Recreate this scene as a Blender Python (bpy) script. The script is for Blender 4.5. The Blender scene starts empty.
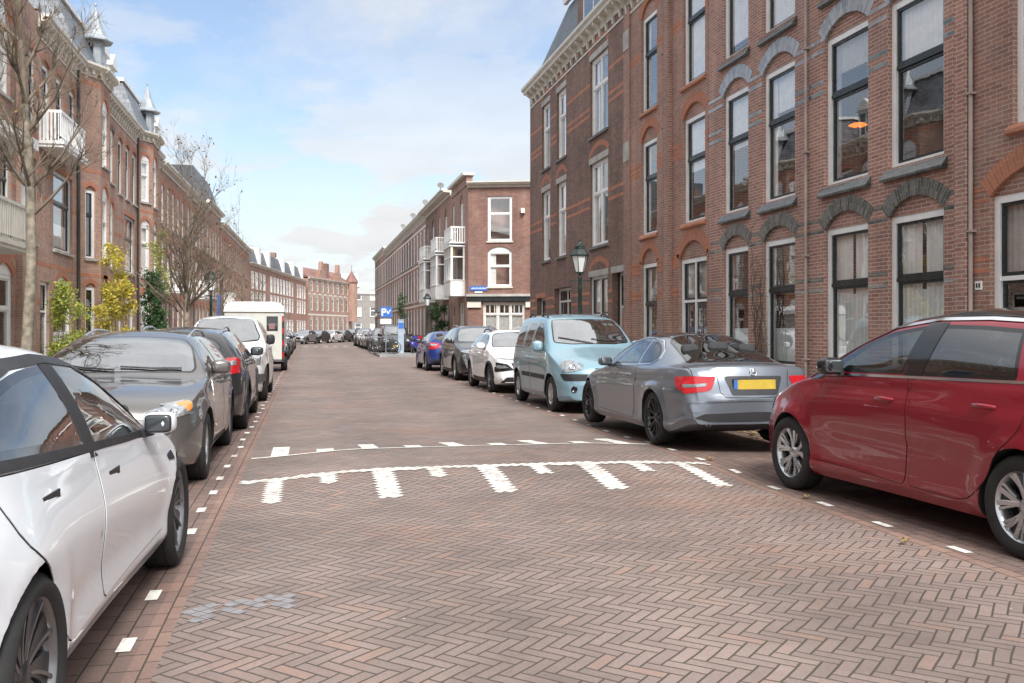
EXPOSURE = 0.85; SKY_STRENGTH = .1; CLOUD = 5.3; SKY_TINT = (1.1, 1.1, 1.1); SUN_E = 2.9; SUN_ANGLE = 20
import bpy, bmesh, math, random
from mathutils import Vector, Matrix, geometry
from mathutils.bvhtree import BVHTree
random.seed(7)
R = math.radians
SC = bpy.context.scene
COL = SC.collection

# ------------------------------------------------------------------ materials
MATS = {}
def nt(m):
    m.use_nodes = True
    t = m.node_tree
    return t, t.nodes, t.links, t.nodes['Principled BSDF']

def mix_rgb(t, fac, a, b, blend='MIX'):
    n = t.nodes.new('ShaderNodeMix'); n.data_type = 'RGBA'; n.blend_type = blend
    for sock, v in ((0, fac), (6, a), (7, b)):
        if hasattr(v, 'is_linked'): t.links.new(v, n.inputs[sock])
        elif isinstance(v, (int, float)): n.inputs[sock].default_value = v
        else: n.inputs[sock].default_value = (*v, 1)
    return n.outputs[2]

def mth(t, op, a, b=None, c=None):
    n = t.nodes.new('ShaderNodeMath'); n.operation = op
    for i, v in enumerate((a, b, c)):
        if v is None: continue
        if hasattr(v, 'is_linked'): t.links.new(v, n.inputs[i])
        else: n.inputs[i].default_value = v
    return n.outputs[0]

def noise(t, scale, detail=3, vec=None, rough=.55):
    n = t.nodes.new('ShaderNodeTexNoise'); n.inputs['Scale'].default_value = scale
    n.inputs['Detail'].default_value = detail; n.inputs['Roughness'].default_value = rough
    if vec is not None: t.links.new(vec, n.inputs['Vector'])
    return n.outputs[0]

def ramp(t, v, lo, hi, a=0., b=1.):
    n = t.nodes.new('ShaderNodeMapRange'); n.clamp = True
    t.links.new(v, n.inputs[0])
    for i, x in enumerate((lo, hi, a, b)): n.inputs[i+1].default_value = x
    return n.outputs[0]

def bump(t, h, strength=.3, dist=.01):
    n = t.nodes.new('ShaderNodeBump'); n.inputs['Strength'].default_value = strength
    n.inputs['Distance'].default_value = dist
    t.links.new(h, n.inputs['Height']); return n.outputs[0]

def plain(name, col, rough=.5, metal=0, coat=0, var=.12, vscale=3., spec=.5, emit=None, bmp=0):
    if name in MATS: return MATS[name]
    m = bpy.data.materials.new(name); t, N, L, P = nt(m)
    tc = N.new('ShaderNodeTexCoord')
    v = tc.outputs['Object']
    if var:
        nz = noise(t, vscale, 4, v)
        c2 = tuple(max(0, c*(1-var*2)) for c in col); c1 = tuple(min(1, c*(1+var)) for c in col)
        o = mix_rgb(t, ramp(t, nz, .3, .7), c2, c1)
        L.new(o, P.inputs['Base Color'])
        rr = ramp(t, noise(t, vscale*2.3, 3, v), .3, .7, max(0, rough-.07), min(1, rough+.07))
        L.new(rr, P.inputs['Roughness'])
    else:
        P.inputs['Base Color'].default_value = (*col, 1); P.inputs['Roughness'].default_value = rough
    P.inputs['Metallic'].default_value = metal
    P.inputs['Coat Weight'].default_value = coat; P.inputs['Coat Roughness'].default_value = .04
    P.inputs['Specular IOR Level'].default_value = spec
    if emit:
        P.inputs['Emission Color'].default_value = (*emit[0], 1); P.inputs['Emission Strength'].default_value = emit[1]
    if bmp:
        L.new(bump(t, noise(t, vscale*12, 4, v), bmp, .01), P.inputs['Normal'])
    MATS[name] = m; return m

def brick(name, c1, c2, mortar, w=.22, h=.0625, msize=.009, rough=.8, stain=.35, coat=0, bias=0., wash=.0, bmp=.5):
    if name in MATS: return MATS[name]
    m = bpy.data.materials.new(name); t, N, L, P = nt(m)
    uv = N.new('ShaderNodeUVMap'); uv.uv_map = 'UVMap'
    b = N.new('ShaderNodeTexBrick'); L.new(uv.outputs[0], b.inputs['Vector'])
    b.inputs['Scale'].default_value = 1; b.inputs['Brick Width'].default_value = w; b.inputs['Row Height'].default_value = h
    b.inputs['Mortar Size'].default_value = msize*.5; b.inputs['Mortar Smooth'].default_value = .25
    b.inputs['Bias'].default_value = bias
    b.inputs['Color1'].default_value = (*c1, 1); b.inputs['Color2'].default_value = (*c2, 1); b.inputs['Mortar'].default_value = (*mortar, 1)
    tc = N.new('ShaderNodeTexCoord')
    big = noise(t, .35, 5, uv.outputs[0], .65)
    sm = noise(t, 38, 2, uv.outputs[0])
    st = ramp(t, big, .35, .68, 1-stain, 1+stain*.25)
    sp = ramp(t, sm, .3, .7, .86, 1.1)
    k = mth(t, 'MULTIPLY', st, sp)
    smp = N.new('ShaderNodeMapping'); smp.inputs['Scale'].default_value = (2.2, .22, 1); L.new(uv.outputs[0], smp.inputs[0])
    k = mth(t, 'MULTIPLY', k, ramp(t, noise(t, 1.0, 5, smp.outputs[0], .6), .35, .7, .80, 1.08))
    cmb = N.new('ShaderNodeCombineColor'); [L.new(k, cmb.inputs[i]) for i in range(3)]
    c = mix_rgb(t, 1., b.outputs[0], cmb.outputs[0], 'MULTIPLY')
    if wash:   # lime bloom in irregular patches
        wn = ramp(t, noise(t, 1.1, 6, uv.outputs[0], .7), .5, .75, 0, wash)
        c = mix_rgb(t, wn, c, (.42, .38, .35))
    L.new(c, P.inputs['Base Color']); P.inputs['Roughness'].default_value = rough
    P.inputs['Coat Weight'].default_value = coat; P.inputs['Coat Roughness'].default_value = .15
    hgt = mth(t, 'ADD', mth(t, 'MULTIPLY', b.outputs[1], -1.), mth(t, 'MULTIPLY', sm, .3))
    L.new(bump(t, hgt, bmp, .006), P.inputs['Normal'])
    MATS[name] = m; return m

def herringbone(name, w=.0705, n=3):
    """45 degree herringbone of narrow paving bricks, position based"""
    m = bpy.data.materials.new(name); t, N, L, P = nt(m)
    tc = N.new('ShaderNodeTexCoord')
    mp = N.new('ShaderNodeMapping'); mp.inputs['Rotation'].default_value = (0, 0, R(45)); L.new(tc.outputs['Object'], mp.inputs[0])
    # slight waviness of the laid courses
    nz = N.new('ShaderNodeTexNoise'); nz.inputs['Scale'].default_value = .9; nz.inputs['Detail'].default_value = 2
    L.new(tc.outputs['Object'], nz.inputs['Vector'])
    vm = N.new('ShaderNodeVectorMath'); vm.operation = 'MULTIPLY_ADD'
    L.new(nz.outputs['Color'], vm.inputs[0]); vm.inputs[1].default_value = (.09, .09, 0); L.new(mp.outputs[0], vm.inputs[2])
    sp = N.new('ShaderNodeSeparateXYZ'); L.new(vm.outputs[0], sp.inputs[0])
    X = mth(t, 'DIVIDE', sp.outputs[0], w); Y = mth(t, 'DIVIDE', sp.outputs[1], w)
    fx, fy = mth(t, 'FLOOR', X), mth(t, 'FLOOR', Y)
    rx, ry = mth(t, 'SUBTRACT', X, fx), mth(t, 'SUBTRACT', Y, fy)
    k = mth(t, 'FLOORED_MODULO', mth(t, 'SUBTRACT', fx, fy), 2.*n)
    hor = mth(t, 'LESS_THAN', k, n-.5)
    pk = mth(t, 'SUBTRACT', 2*n-1., k)
    uH, vH = mth(t, 'ADD', rx, k), ry
    uV, vV = mth(t, 'ADD', ry, pk), rx
    def sel(a, b):   # hor ? a : b
        return mth(t, 'ADD', mth(t, 'MULTIPLY', a, hor), mth(t, 'MULTIPLY', b, mth(t, 'SUBTRACT', 1., hor)))
    u, v = sel(uH, uV), sel(vH, vV)
    idx = sel(mth(t, 'SUBTRACT', fx, k), fx); idy = sel(fy, mth(t, 'SUBTRACT', fy, pk))
    cx = N.new('ShaderNodeCombineXYZ'); L.new(idx, cx.inputs[0]); L.new(idy, cx.inputs[1]); L.new(hor, cx.inputs[2])
    wn = N.new('ShaderNodeTexWhiteNoise'); L.new(cx.outputs[0], wn.inputs[0])
    eu = mth(t, 'MINIMUM', u, mth(t, 'SUBTRACT', float(n), u)); ev = mth(t, 'MINIMUM', v, mth(t, 'SUBTRACT', 1., v))
    e = mth(t, 'MINIMUM', eu, ev)
    edge = ramp(t, e, .03, .11, 0, 1)
    return m, t, N, L, P, tc, wn, edge

def build_road_mat(name, base, dark, red, joint, tint=1.0, orient='herring', bw=.21, bh=.07, rot=0.):
    if orient == 'herring':
        m, t, N, L, P, tc, wn, edge = herringbone(name)
        rnd = wn.outputs[0]
    else:
        m = bpy.data.materials.new(name); t, N, L, P = nt(m); tc = N.new('ShaderNodeTexCoord')
        mp = N.new('ShaderNodeMapping'); mp.inputs['Rotation'].default_value = (0, 0, R(rot)); L.new(tc.outputs['Object'], mp.inputs[0])
        b = N.new('ShaderNodeTexBrick'); L.new(mp.outputs[0], b.inputs['Vector']); b.inputs['Scale'].default_value = 1
        b.inputs['Brick Width'].default_value = bw; b.inputs['Row Height'].default_value = bh
        b.inputs['Mortar Size'].default_value = .005; b.inputs['Mortar Smooth'].default_value = .2
        b.inputs['Color1'].default_value = (0, 0, 0, 1); b.inputs['Color2'].default_value = (1, 1, 1, 1); b.inputs['Mortar'].default_value = (.5,.5,.5, 1)
        sc_ = N.new('ShaderNodeSeparateColor'); L.new(b.outputs[0], sc_.inputs[0]); rnd = sc_.outputs[0]
        edge = mth(t, 'SUBTRACT', 1., b.outputs[1])
    ob = tc.outputs['Object']
    c = mix_rgb(t, ramp(t, rnd, .0, 1.), dark, base)
    c = mix_rgb(t, ramp(t, rnd, .93, .97, 0, .4), c, red)
    redz = ramp(t, noise(t, .42, 5, ob, .65), .52, .66, 0, .55)
    c = mix_rgb(t, redz, c, red)
    st = mth(t, 'MULTIPLY', ramp(t, noise(t, .8, 7, ob, .7), .32, .68, .72, 1.13), ramp(t, noise(t, .17, 3, ob, .5), .35, .65, .88, 1.08))
    trk = N.new('ShaderNodeSeparateXYZ'); L.new(ob, trk.inputs[0])   # broad worn tracks along the street
    st = mth(t, 'MULTIPLY', st, ramp(t, mth(t, 'SINE', mth(t, 'ADD', mth(t, 'MULTIPLY', trk.outputs[0], 3.6), mth(t, 'MULTIPLY', noise(t, .3, 2, ob), 3.))), -1, 1, .93, 1.05))
    fine = ramp(t, noise(t, 60, 3, ob), .3, .7, .88, 1.1)
    k = mth(t, 'MULTIPLY', st, fine)
    # tyre tracks polished lighter / centre darker: broad bands along the street
    cmb = N.new('ShaderNodeCombineColor'); [L.new(k, cmb.inputs[i]) for i in range(3)]
    c = mix_rgb(t, 1., c, cmb.outputs[0], 'MULTIPLY')
    # pale worn spots
    vor = N.new('ShaderNodeTexVoronoi'); vor.inputs['Scale'].default_value = 2.3; L.new(ob, vor.inputs['Vector'])
    spot = ramp(t, vor.outputs[0], .018, .03, .5, 0)
    c = mix_rgb(t, spot, c, (.5, .46, .42))
    moss = mix_rgb(t, ramp(t, noise(t, .6, 4, ob), .5, .7), joint, (joint[0]*.95, joint[1]*1.12, joint[2]*.8))
    c = mix_rgb(t, edge, moss, c)
    L.new(c, P.inputs['Base Color'])
    L.new(ramp(t, noise(t, 3, 4, ob), .3, .7, .55, .85), P.inputs['Roughness'])
    P.inputs['Specular IOR Level'].default_value = .35
    hh = mth(t, 'ADD', edge, mth(t, 'MULTIPLY', rnd, .35))
    L.new(bump(t, hh, .55, .006), P.inputs['Normal'])
    MATS[name] = m; return m

def glass_mat(name, tint=(.75, .8, .8), refl=.14, rough=.01, wavy=.0):
    if name in MATS: return MATS[name]
    m = bpy.data.materials.new(name); t, N, L, P = nt(m); N.remove(P)
    out = [n for n in N if n.type == 'OUTPUT_MATERIAL'][0]
    tr = N.new('ShaderNodeBsdfTransparent'); tr.inputs[0].default_value = (*tint, 1)
    gl = N.new('ShaderNodeBsdfGlossy'); gl.inputs['Roughness'].default_value = rough; gl.inputs[0].default_value = (1, 1, 1, 1)
    ge = N.new('ShaderNodeNewGeometry'); dp = N.new('ShaderNodeVectorMath'); dp.operation = 'DOT_PRODUCT'
    L.new(ge.outputs['Incoming'], dp.inputs[0]); L.new(ge.outputs['Normal'], dp.inputs[1])
    sch = mth(t, 'POWER', mth(t, 'SUBTRACT', 1., mth(t, 'ABSOLUTE', dp.outputs['Value'])), 4.)
    k = mth(t, 'MINIMUM', mth(t, 'ADD', mth(t, 'MULTIPLY', sch, 1.-refl), refl), 1.)
    if wavy:
        tc = N.new('ShaderNodeTexCoord'); bn = bump(t, noise(t, 1.3, 2, tc.outputs['Object']), wavy, .02); L.new(bn, gl.inputs['Normal'])
    ms = N.new('ShaderNodeMixShader'); L.new(k, ms.inputs[0]); L.new(tr.outputs[0], ms.inputs[1]); L.new(gl.outputs[0], ms.inputs[2])
    L.new(ms.outputs[0], out.inputs[0]); MATS[name] = m; return m

def paint(name, col, metal=.0, rough=.35, coat=1., flake=0., dirt=.12):
    if name in MATS: return MATS[name]
    m = bpy.data.materials.new(name); t, N, L, P = nt(m); tc = N.new('ShaderNodeTexCoord'); ob = tc.outputs['Object']
    # road dust kept low on the panels
    sp = N.new('ShaderNodeSeparateXYZ'); L.new(ob, sp.inputs[0])
    low = ramp(t, sp.outputs[2], .2, .62, 1, 0)
    d = mth(t, 'MULTIPLY', low, ramp(t, noise(t, 5, 6, ob, .7), .3, .75, 0, 1))
    d = mth(t, 'MULTIPLY', d, dirt*3.)
    d = mth(t, 'ADD', d, ramp(t, noise(t, 2.2, 6, ob, .7), .45, .8, 0, dirt*.35))
    c = mix_rgb(t, d, col, (.2, .175, .15))
    L.new(c, P.inputs['Base Color']); P.inputs['Metallic'].default_value = metal
    L.new(ramp(t, d, 0, .5, rough, .7), P.inputs['Roughness'])
    P.inputs['Coat Weight'].default_value = coat; P.inputs['Coat IOR'].default_value = 1.4
    L.new(ramp(t, d, 0, .4, .03, .35), P.inputs['Coat Roughness'])
    MATS[name] = m; return m

# ------------------------------------------------------------------ mesh builder
class MB:
    def __init__(s): s.v = []; s.f = []; s.m = []; s.uv = []; s.sm = []
    def add(s, verts, faces, m=0, uvs=None, smooth=False):
        o = len(s.v); s.v += [Vector(p) for p in verts]
        for i, f in enumerate(faces):
            s.f.append([a+o for a in f]); s.m.append(m); s.uv.append(uvs[i] if uvs else None); s.sm.append(smooth)
        return s
    def box(s, x0, x1, y0, y1, z0, z1, m=0, T=None):
        p = [(x, y, z) for z in (z0, z1) for y in (y0, y1) for x in (x0, x1)]
        if T: p = [T @ Vector(q) for q in p]
        return s.add(p, [(0,2,3,1), (4,5,7,6), (0,1,5,4), (2,6,7,3), (0,4,6,2), (1,3,7,5)], m)
    def prism(s, a, b, m=0, caps=True, smooth=False):
        """a, b: matching rings of points"""
        n = len(a); f = [(i, (i+1) % n, n+(i+1) % n, n+i) for i in range(n)]
        s.add(list(a)+list(b), f, m, None, smooth)
        if caps: s.add(list(a), [tuple(range(n))[::-1]], m); s.add(list(b), [tuple(range(n))], m)
        return s
    def tube(s, pts, r, seg=8, m=0, caps=True):
        pts = [Vector(p) for p in pts]
        if not hasattr(r, '__len__'): r = [r]*len(pts)
        rings = []; up = None
        for i, p in enumerate(pts):
            d = (pts[min(i+1, len(pts)-1)] - pts[max(i-1, 0)]).normalized()
            if up is None: up = d.orthogonal().normalized()
            up = (up - d*up.dot(d))
            up = up.normalized() if up.length > 1e-5 else d.orthogonal().normalized()
            q = d.cross(up)
            rings.append([p + (up*math.cos(a) + q*math.sin(a))*r[i] for a in [2*math.pi*k/seg for k in range(seg)]])
        vs = [q for rg in rings for q in rg]
        fs = [(i*seg+k, i*seg+(k+1) % seg, (i+1)*seg+(k+1) % seg, (i+1)*seg+k) for i in range(len(pts)-1) for k in range(seg)]
        s.add(vs, fs, m, None, True)
        if caps:
            s.add(rings[0], [tuple(range(seg))[::-1]], m); s.add(rings[-1], [tuple(range(seg))], m)
        return s
    def lathe(s, prof, seg=24, m=0, T=None, smooth=True, capped=True):
        """prof: (r, z) rotated about z; T matrix"""
        T = T or Matrix.Identity(4)
        vs = [T @ Vector((r*math.cos(2*math.pi*k/seg), r*math.sin(2*math.pi*k/seg), z)) for r, z in prof for k in range(seg)]
        n = len(prof)
        fs = [(i*seg+k, i*seg+(k+1) % seg, (i+1)*seg+(k+1) % seg, (i+1)*seg+k) for i in range(n-1) for k in range(seg)]
        s.add(vs, fs, m, None, smooth)
        if capped:
            s.add(vs[:seg], [tuple(range(seg))[::-1]], m); s.add(vs[-seg:], [tuple(range(seg))], m)
        return s
    def build(s, name, mats, parent=None, local=True, label=None):
        """local False: geometry given in world coordinates, parent unrotated"""
        me = bpy.data.meshes.new(name)
        off = Vector((0, 0, 0))
        if not local and parent is not None:
            off = parent['_loc'] if '_loc' in parent else parent.location
            off = Vector(off)
        me.from_pydata([p-off for p in s.v], [], s.f)
        if not isinstance(mats, (list, tuple)): mats = [mats]
        for m in mats: me.materials.append(m)
        uvl = me.uv_layers.new(name='UVMap')
        for i, p in enumerate(me.polygons):
            p.material_index = s.m[i]; p.use_smooth = s.sm[i]
            if s.uv[i]:
                for li, uv in zip(p.loop_indices, s.uv[i]): uvl.data[li].uv = uv
            else:
                n = p.normal
                if abs(n.z) > .75: A = Vector((1, 0, 0)); B = Vector((0, 1, 0))
                else:
                    A = Vector((-n.y, n.x, 0)).normalized(); B = Vector((0, 0, 1))
                for li in p.loop_indices:
                    co = me.vertices[me.loops[li].vertex_index].co + off
                    uvl.data[li].uv = (co.dot(A), co.dot(B))
        me.validate(); me.update()
        o = bpy.data.objects.new(name, me); COL.objects.link(o)
        if parent is not None: o.parent = parent
        if label: o['label'] = label
        return o

def thing(name, label, cat, loc=(0, 0, 0), rz=0, group=None):
    o = bpy.data.objects.new(name, None); COL.objects.link(o); o.location = loc; o.rotation_euler = (0, 0, rz)
    o.empty_display_size = .3; o['label'] = label; o['category'] = cat
    if group: o['group'] = group
    return o
def tag(o, label, cat, group=None, kind=None):
    if label: o['label'] = label
    if cat: o['category'] = cat
    if group: o['group'] = group
    if kind: o['kind'] = kind
    return o
KIDS = {}
def copy_tree(o, loc=None, rz=None, label=None, group=None, swap=None):
    """copies a thing with copies of its parts and sub-parts"""
    def rec(src, par):
        c = src.copy(); COL.objects.link(c)
        if par is not None: c.parent = par
        if swap and src.type == 'MESH' and any(s.material and s.material.name in swap for s in src.material_slots):
            c.data = src.data.copy()
            for i, mm in enumerate(list(c.data.materials)):
                if mm and mm.name in swap: c.data.materials[i] = MATS[swap[mm.name]]
        for k in KIDS.get(src.name, []): rec(k, c)
        return c
    if not KIDS.get('_done') == len(bpy.data.objects):
        KIDS.clear()
        for q in bpy.data.objects:
            if q.parent: KIDS.setdefault(q.parent.name, []).append(q)
    r = rec(o, None)
    if loc is not None: r.location = loc
    if rz is not None: r.rotation_euler = (0, 0, rz)
    if label: r['label'] = label
    if group: r['group'] = group
    return r

# ------------------------------------------------------------------ palette
WHITE = plain('white_paint', (.88, .88, .86), .4, var=.05)
CREAM = plain('cream_paint', (.66, .63, .55), .45, var=.06)
BLACKP = plain('black_green_paint', (.022, .028, .028), .3, var=.1)
STONE = plain('pale_stone', (.48, .46, .42), .75, var=.15, vscale=2, bmp=.2)
STONED = plain('grey_stone', (.2, .2, .19), .75, var=.2, vscale=2, bmp=.2)
ZINC = plain('zinc', (.33, .36, .39), .45, metal=.2, var=.1)
DARKIN = plain('dark_interior', (.05, .045, .04), .9)
CURT = plain('white_curtain', (.92, .91, .87), .9, var=.06, vscale=6)
CURTG = plain('grey_curtain', (.5, .5, .47), .9, var=.1, vscale=6)
FROST = plain('frosted_film', (.72, .78, .76), .5, var=.03)
CURTY = plain('ochre_blind', (.65, .52, .12), .9, var=.1)
REDBRICK = brick('red_brick', (.50, .25, .185), (.35, .17, .132), (.68, .60, .52), stain=.22, wash=.25, msize=.012)
PINKBRICK = brick('pink_brick', (.46, .24, .175), (.32, .17, .13), (.58, .50, .43), stain=.22, wash=.3, msize=.011)
BROWNBRICK = brick('brown_brick', (.31, .175, .13), (.195, .115, .092), (.31, .26, .22), stain=.28, wash=.2)
LEFTBRICK = brick('weathered_brick', (.56, .325, .24), (.40, .235, .175), (.60, .52, .45), stain=.35, wash=.35)
FARBRICK = brick('salmon_brick', (.52, .27, .19), (.40, .20, .145), (.5, .4, .34), stain=.25, wash=.2)
CORNBRICK = brick('russet_brick', (.33, .165, .12), (.22, .11, .088), (.38, .30, .26), stain=.28, wash=.25)
ORANGE = brick('orange_brick', (.60, .225, .12), (.47, .18, .105), (.5, .36, .28), stain=.12, wash=.05)
GLAZED = brick('glazed_green_brick', (.045, .07, .06), (.26, .27, .25), (.4, .36, .32), stain=.3, rough=.25, coat=.8, bmp=.3)
GLAZEDL = brick('glazed_grey_brick', (.5, .5, .48), (.22, .2, .2), (.42, .38, .35), stain=.2, rough=.25, coat=.7, bmp=.3)
SLATE = brick('slate', (.14, .15, .17), (.09, .10, .115), (.05, .05, .055), w=.25, h=.16, msize=.008, rough=.5, stain=.3)
SLATEB = brick('patterned_slate', (.27, .29, .32), (.12, .13, .15), (.07, .07, .08), w=.25, h=.2, msize=.01, rough=.45, stain=.4)
TILE = brick('red_roof_tile', (.34, .17, .14), (.28, .14, .12), (.1, .05, .04), w=.25, h=.3, msize=.02, rough=.7, stain=.3)
PANE = glass_mat('window_glass', (1, 1, 1), .20, wavy=.06)
GLAZEDD = brick('glazed_sill_tile', (.04, .06, .055), (.11, .13, .12), (.16, .16, .14), w=.12, h=.0625, stain=.2, rough=.25, coat=.7, bmp=.3)
PANEL = glass_mat('lantern_glass', (.85, .86, .85), .06)
IRON = plain('green_black_iron', (.012, .03, .025), .4, var=.15)
LEAD = plain('roof_felt', (.07, .07, .075), .8)
PIPE = plain('grey_downpipe', (.42, .34, .31), .6)
PIPED = plain('dark_downpipe', (.06, .055, .05), .5)
BLUE = plain('blue_enamel', (.05, .16, .5), .35, var=.05)
# ------------------------------------------------------------------ camera, sky, sun
CAMH = 1.47
cam = bpy.data.cameras.new('camera'); cam_o = bpy.data.objects.new('camera', cam); COL.objects.link(cam_o)
cam_o.location = (0, 0, CAMH); cam_o.rotation_euler = (R(90), 0, -math.atan(205/940))
cam.sensor_width = 36; cam.lens = 36*940/1024; cam.shift_y = -11.5/1024; cam.clip_end = 6000; cam.clip_start = .05
SC.camera = cam_o
SC.view_settings.view_transform = 'Standard'; SC.view_settings.look = 'None'
SC.view_settings.exposure = EXPOSURE; SC.view_settings.gamma = 1
SC.cycles.use_denoising = True
SC.cycles.max_bounces = 8; SC.cycles.transparent_max_bounces = 16; SC.cycles.glossy_bounces = 4; SC.cycles.diffuse_bounces = 4
SC.cycles.caustics_reflective = False; SC.cycles.caustics_refractive = False

SUN_EL, SUN_AZ = R(48), R(174)    # azimuth of the sun measured clockwise from +Y
W = bpy.data.worlds.new('World'); SC.world = W; W.use_nodes = True
t = W.node_tree; N = t.nodes; L = t.links
bg = N['Background']; bg.inputs[1].default_value = SKY_STRENGTH
sky = N.new('ShaderNodeTexSky'); sky.sky_type = 'NISHITA'; sky.sun_disc = False
sky.sun_elevation = SUN_EL; sky.sun_rotation = SUN_AZ; sky.dust_density = 1.0; sky.air_density = 1.0; sky.ozone_density = 1.0
tc = N.new('ShaderNodeTexCoord'); sp = N.new('ShaderNodeSeparateXYZ'); L.new(tc.outputs['Generated'], sp.inputs[0])
# clouds: project the view direction on a flat layer so they stretch towards the horizon
zc = mth(t, 'MAXIMUM', mth(t, 'ADD', sp.outputs[2], .12), .05)
cx = mth(t, 'DIVIDE', sp.outputs[0], zc); cy = mth(t, 'DIVIDE', sp.outputs[1], zc)
cv = N.new('ShaderNodeCombineXYZ'); L.new(cx, cv.inputs[0]); L.new(cy, cv.inputs[1])
mp = N.new('ShaderNodeMapping'); L.new(cv.outputs[0], mp.inputs[0]); mp.inputs['Scale'].default_value = (.75, .42, 1); mp.inputs['Rotation'].default_value = (0, 0, R(25)); mp.inputs['Location'].default_value = (3.1, 1.7, 0)
wisp = noise(t, 1.0, 9, mp.outputs[0], .62)
mp2 = N.new('ShaderNodeMapping'); L.new(tc.outputs['Generated'], mp2.inputs[0]); mp2.inputs['Scale'].default_value = (3.2, 3.2, 8.5); mp2.inputs['Location'].default_value = (.6, 2.1, .35)
puff = noise(t, 1.4, 8, mp2.outputs[0], .56)
low = ramp(t, sp.outputs[2], .12, .42, 1, 0)
pm = mth(t, 'MULTIPLY', ramp(t, puff, .43, .52), low)
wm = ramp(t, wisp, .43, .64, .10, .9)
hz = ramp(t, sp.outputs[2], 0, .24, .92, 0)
behind = ramp(t, sp.outputs[1], .25, -.35, 0, .85)  # cloud cover added out of view behind the camera to light the street
overhead = mth(t, 'MULTIPLY', ramp(t, sp.outputs[2], .36, .62, 0, 1), ramp(t, wisp, .25, .5, .45, 1.))  # unseen cloud added above the frame, brightens windscreens and overall light
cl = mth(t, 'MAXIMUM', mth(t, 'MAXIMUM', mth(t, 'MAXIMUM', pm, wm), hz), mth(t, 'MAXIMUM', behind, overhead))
shade = ramp(t, noise(t, 3.1, 6, mp2.outputs[0], .6), .35, .65, .9, 1.0)
sc3 = mth(t, 'MULTIPLY', mth(t, 'MULTIPLY', shade, CLOUD), mth(t, 'MAXIMUM', ramp(t, sp.outputs[1], .1, -.5, 1., 1.6), ramp(t, sp.outputs[2], .4, .8, 1., 1.6)))  # added clouds behind and overhead are boosted as extra light
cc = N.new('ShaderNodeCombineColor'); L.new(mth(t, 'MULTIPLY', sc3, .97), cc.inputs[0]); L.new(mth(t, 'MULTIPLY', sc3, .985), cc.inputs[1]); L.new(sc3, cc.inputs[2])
skyc = mix_rgb(t, 1., sky.outputs[0], SKY_TINT, 'MULTIPLY')
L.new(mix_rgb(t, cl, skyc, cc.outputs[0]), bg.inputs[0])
sun = bpy.data.lights.new('sun', 'SUN'); so = bpy.data.objects.new('sun', sun); COL.objects.link(so)
sun.energy = SUN_E; sun.angle = R(SUN_ANGLE); sun.color = (1, .975, .94)
d = Vector((math.sin(SUN_AZ)*math.cos(SUN_EL), math.cos(SUN_AZ)*math.cos(SUN_EL), math.sin(SUN_EL)))
so.rotation_euler = d.to_track_quat('Z', 'Y').to_euler()

# ------------------------------------------------------------------ ground
LK, LP, RP, RK = -2.95, -.76, 4.2, 6.25      # kerb, parking edge left; parking edge, kerb right
RF_X, LF_X = 9.0, -7.55                      # house fronts
def sm(a, b, x):
    u = min(1, max(0, (x-a)/(b-a))); return u*u*(3-2*u)
def gz(x, y):
    """height of the paving: a low brick speed hump, and the camber"""
    hy = sm(8.1, 9.3, y)*(1-sm(11., 12.3, y))
    hx = sm(-.8, .7, x)*(1-.45*sm(3.2, 4.4, x))*(1-sm(4.4, 5.6, x))
    return .075*hy*hx
def sheet(name, x0, x1, y0, y1, z, mat, dx=.4, dy=.4, follow=True, kind='structure'):
    nx = max(1, int((x1-x0)/dx)); ny = max(1, int((y1-y0)/dy)); b = MB()
    vs = [(x0+(x1-x0)*i/nx, y0+(y1-y0)*j/ny) for j in range(ny+1) for i in range(nx+1)]
    b.add([(x, y, z+(gz(x, y) if follow else 0)) for x, y in vs], [(j*(nx+1)+i, j*(nx+1)+i+1, (j+1)*(nx+1)+i+1, (j+1)*(nx+1)+i) for j in range(ny) for i in range(nx)], 0, None, True)
    o = b.build(name, mat); o['kind'] = kind; return o
ROAD = build_road_mat('road_brick', (.258, .197, .173), (.206, .159, .143), (.30, .18, .135), (.062, .050, .042))
BAY = build_road_mat('bay_brick', (.225, .155, .132), (.165, .115, .10), (.26, .15, .115), (.045, .038, .028), orient='b', bw=.21, bh=.105, rot=90)
GUT = build_road_mat('gutter_brick', (.28, .18, .145), (.23, .15, .125), (.29, .17, .13), (.06, .048, .038), orient='b', bw=.21, bh=.1, rot=90)
PAVE = build_road_mat('pavement_tile', (.3, .29, .27), (.24, .23, .22), (.3, .28, .25), (.1, .1, .08), orient='b', bw=.3, bh=.3)
sheet('ground', -3000, 3000, -3000, 3000, -.03, plain('far_ground', (.2, .17, .15), .9), 400, 400, False)
sheet('road', LP+.12, RP-.12, -12, 96, 0, ROAD, .35, .35)
sheet('gutter_strip', LP, LP+.12, -12, 96, 0, GUT, .12, .35)
sheet('gutter_strip', RP-.12, RP, -12, 96, 0, GUT, .12, .35)
sheet('parking_bay', LK, LP, -12, 96, 0, BAY, .4, .35)
sheet('parking_bay', RP, RK, -12, 38.6, 0, BAY, .35, .35)
sheet('parking_bay', RP, RK, 56.5, 96, 0, BAY, .5, 2)
sheet('side_street', RP, 60, 38.6, 51.2, 0, ROAD, 2, 2)
sheet('far_road', -9, 60, 96, 260, 0, ROAD, 8, 8, False)
KERB = plain('kerb_stone', (.33, .32, .31), .8, var=.2, vscale=4)
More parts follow.
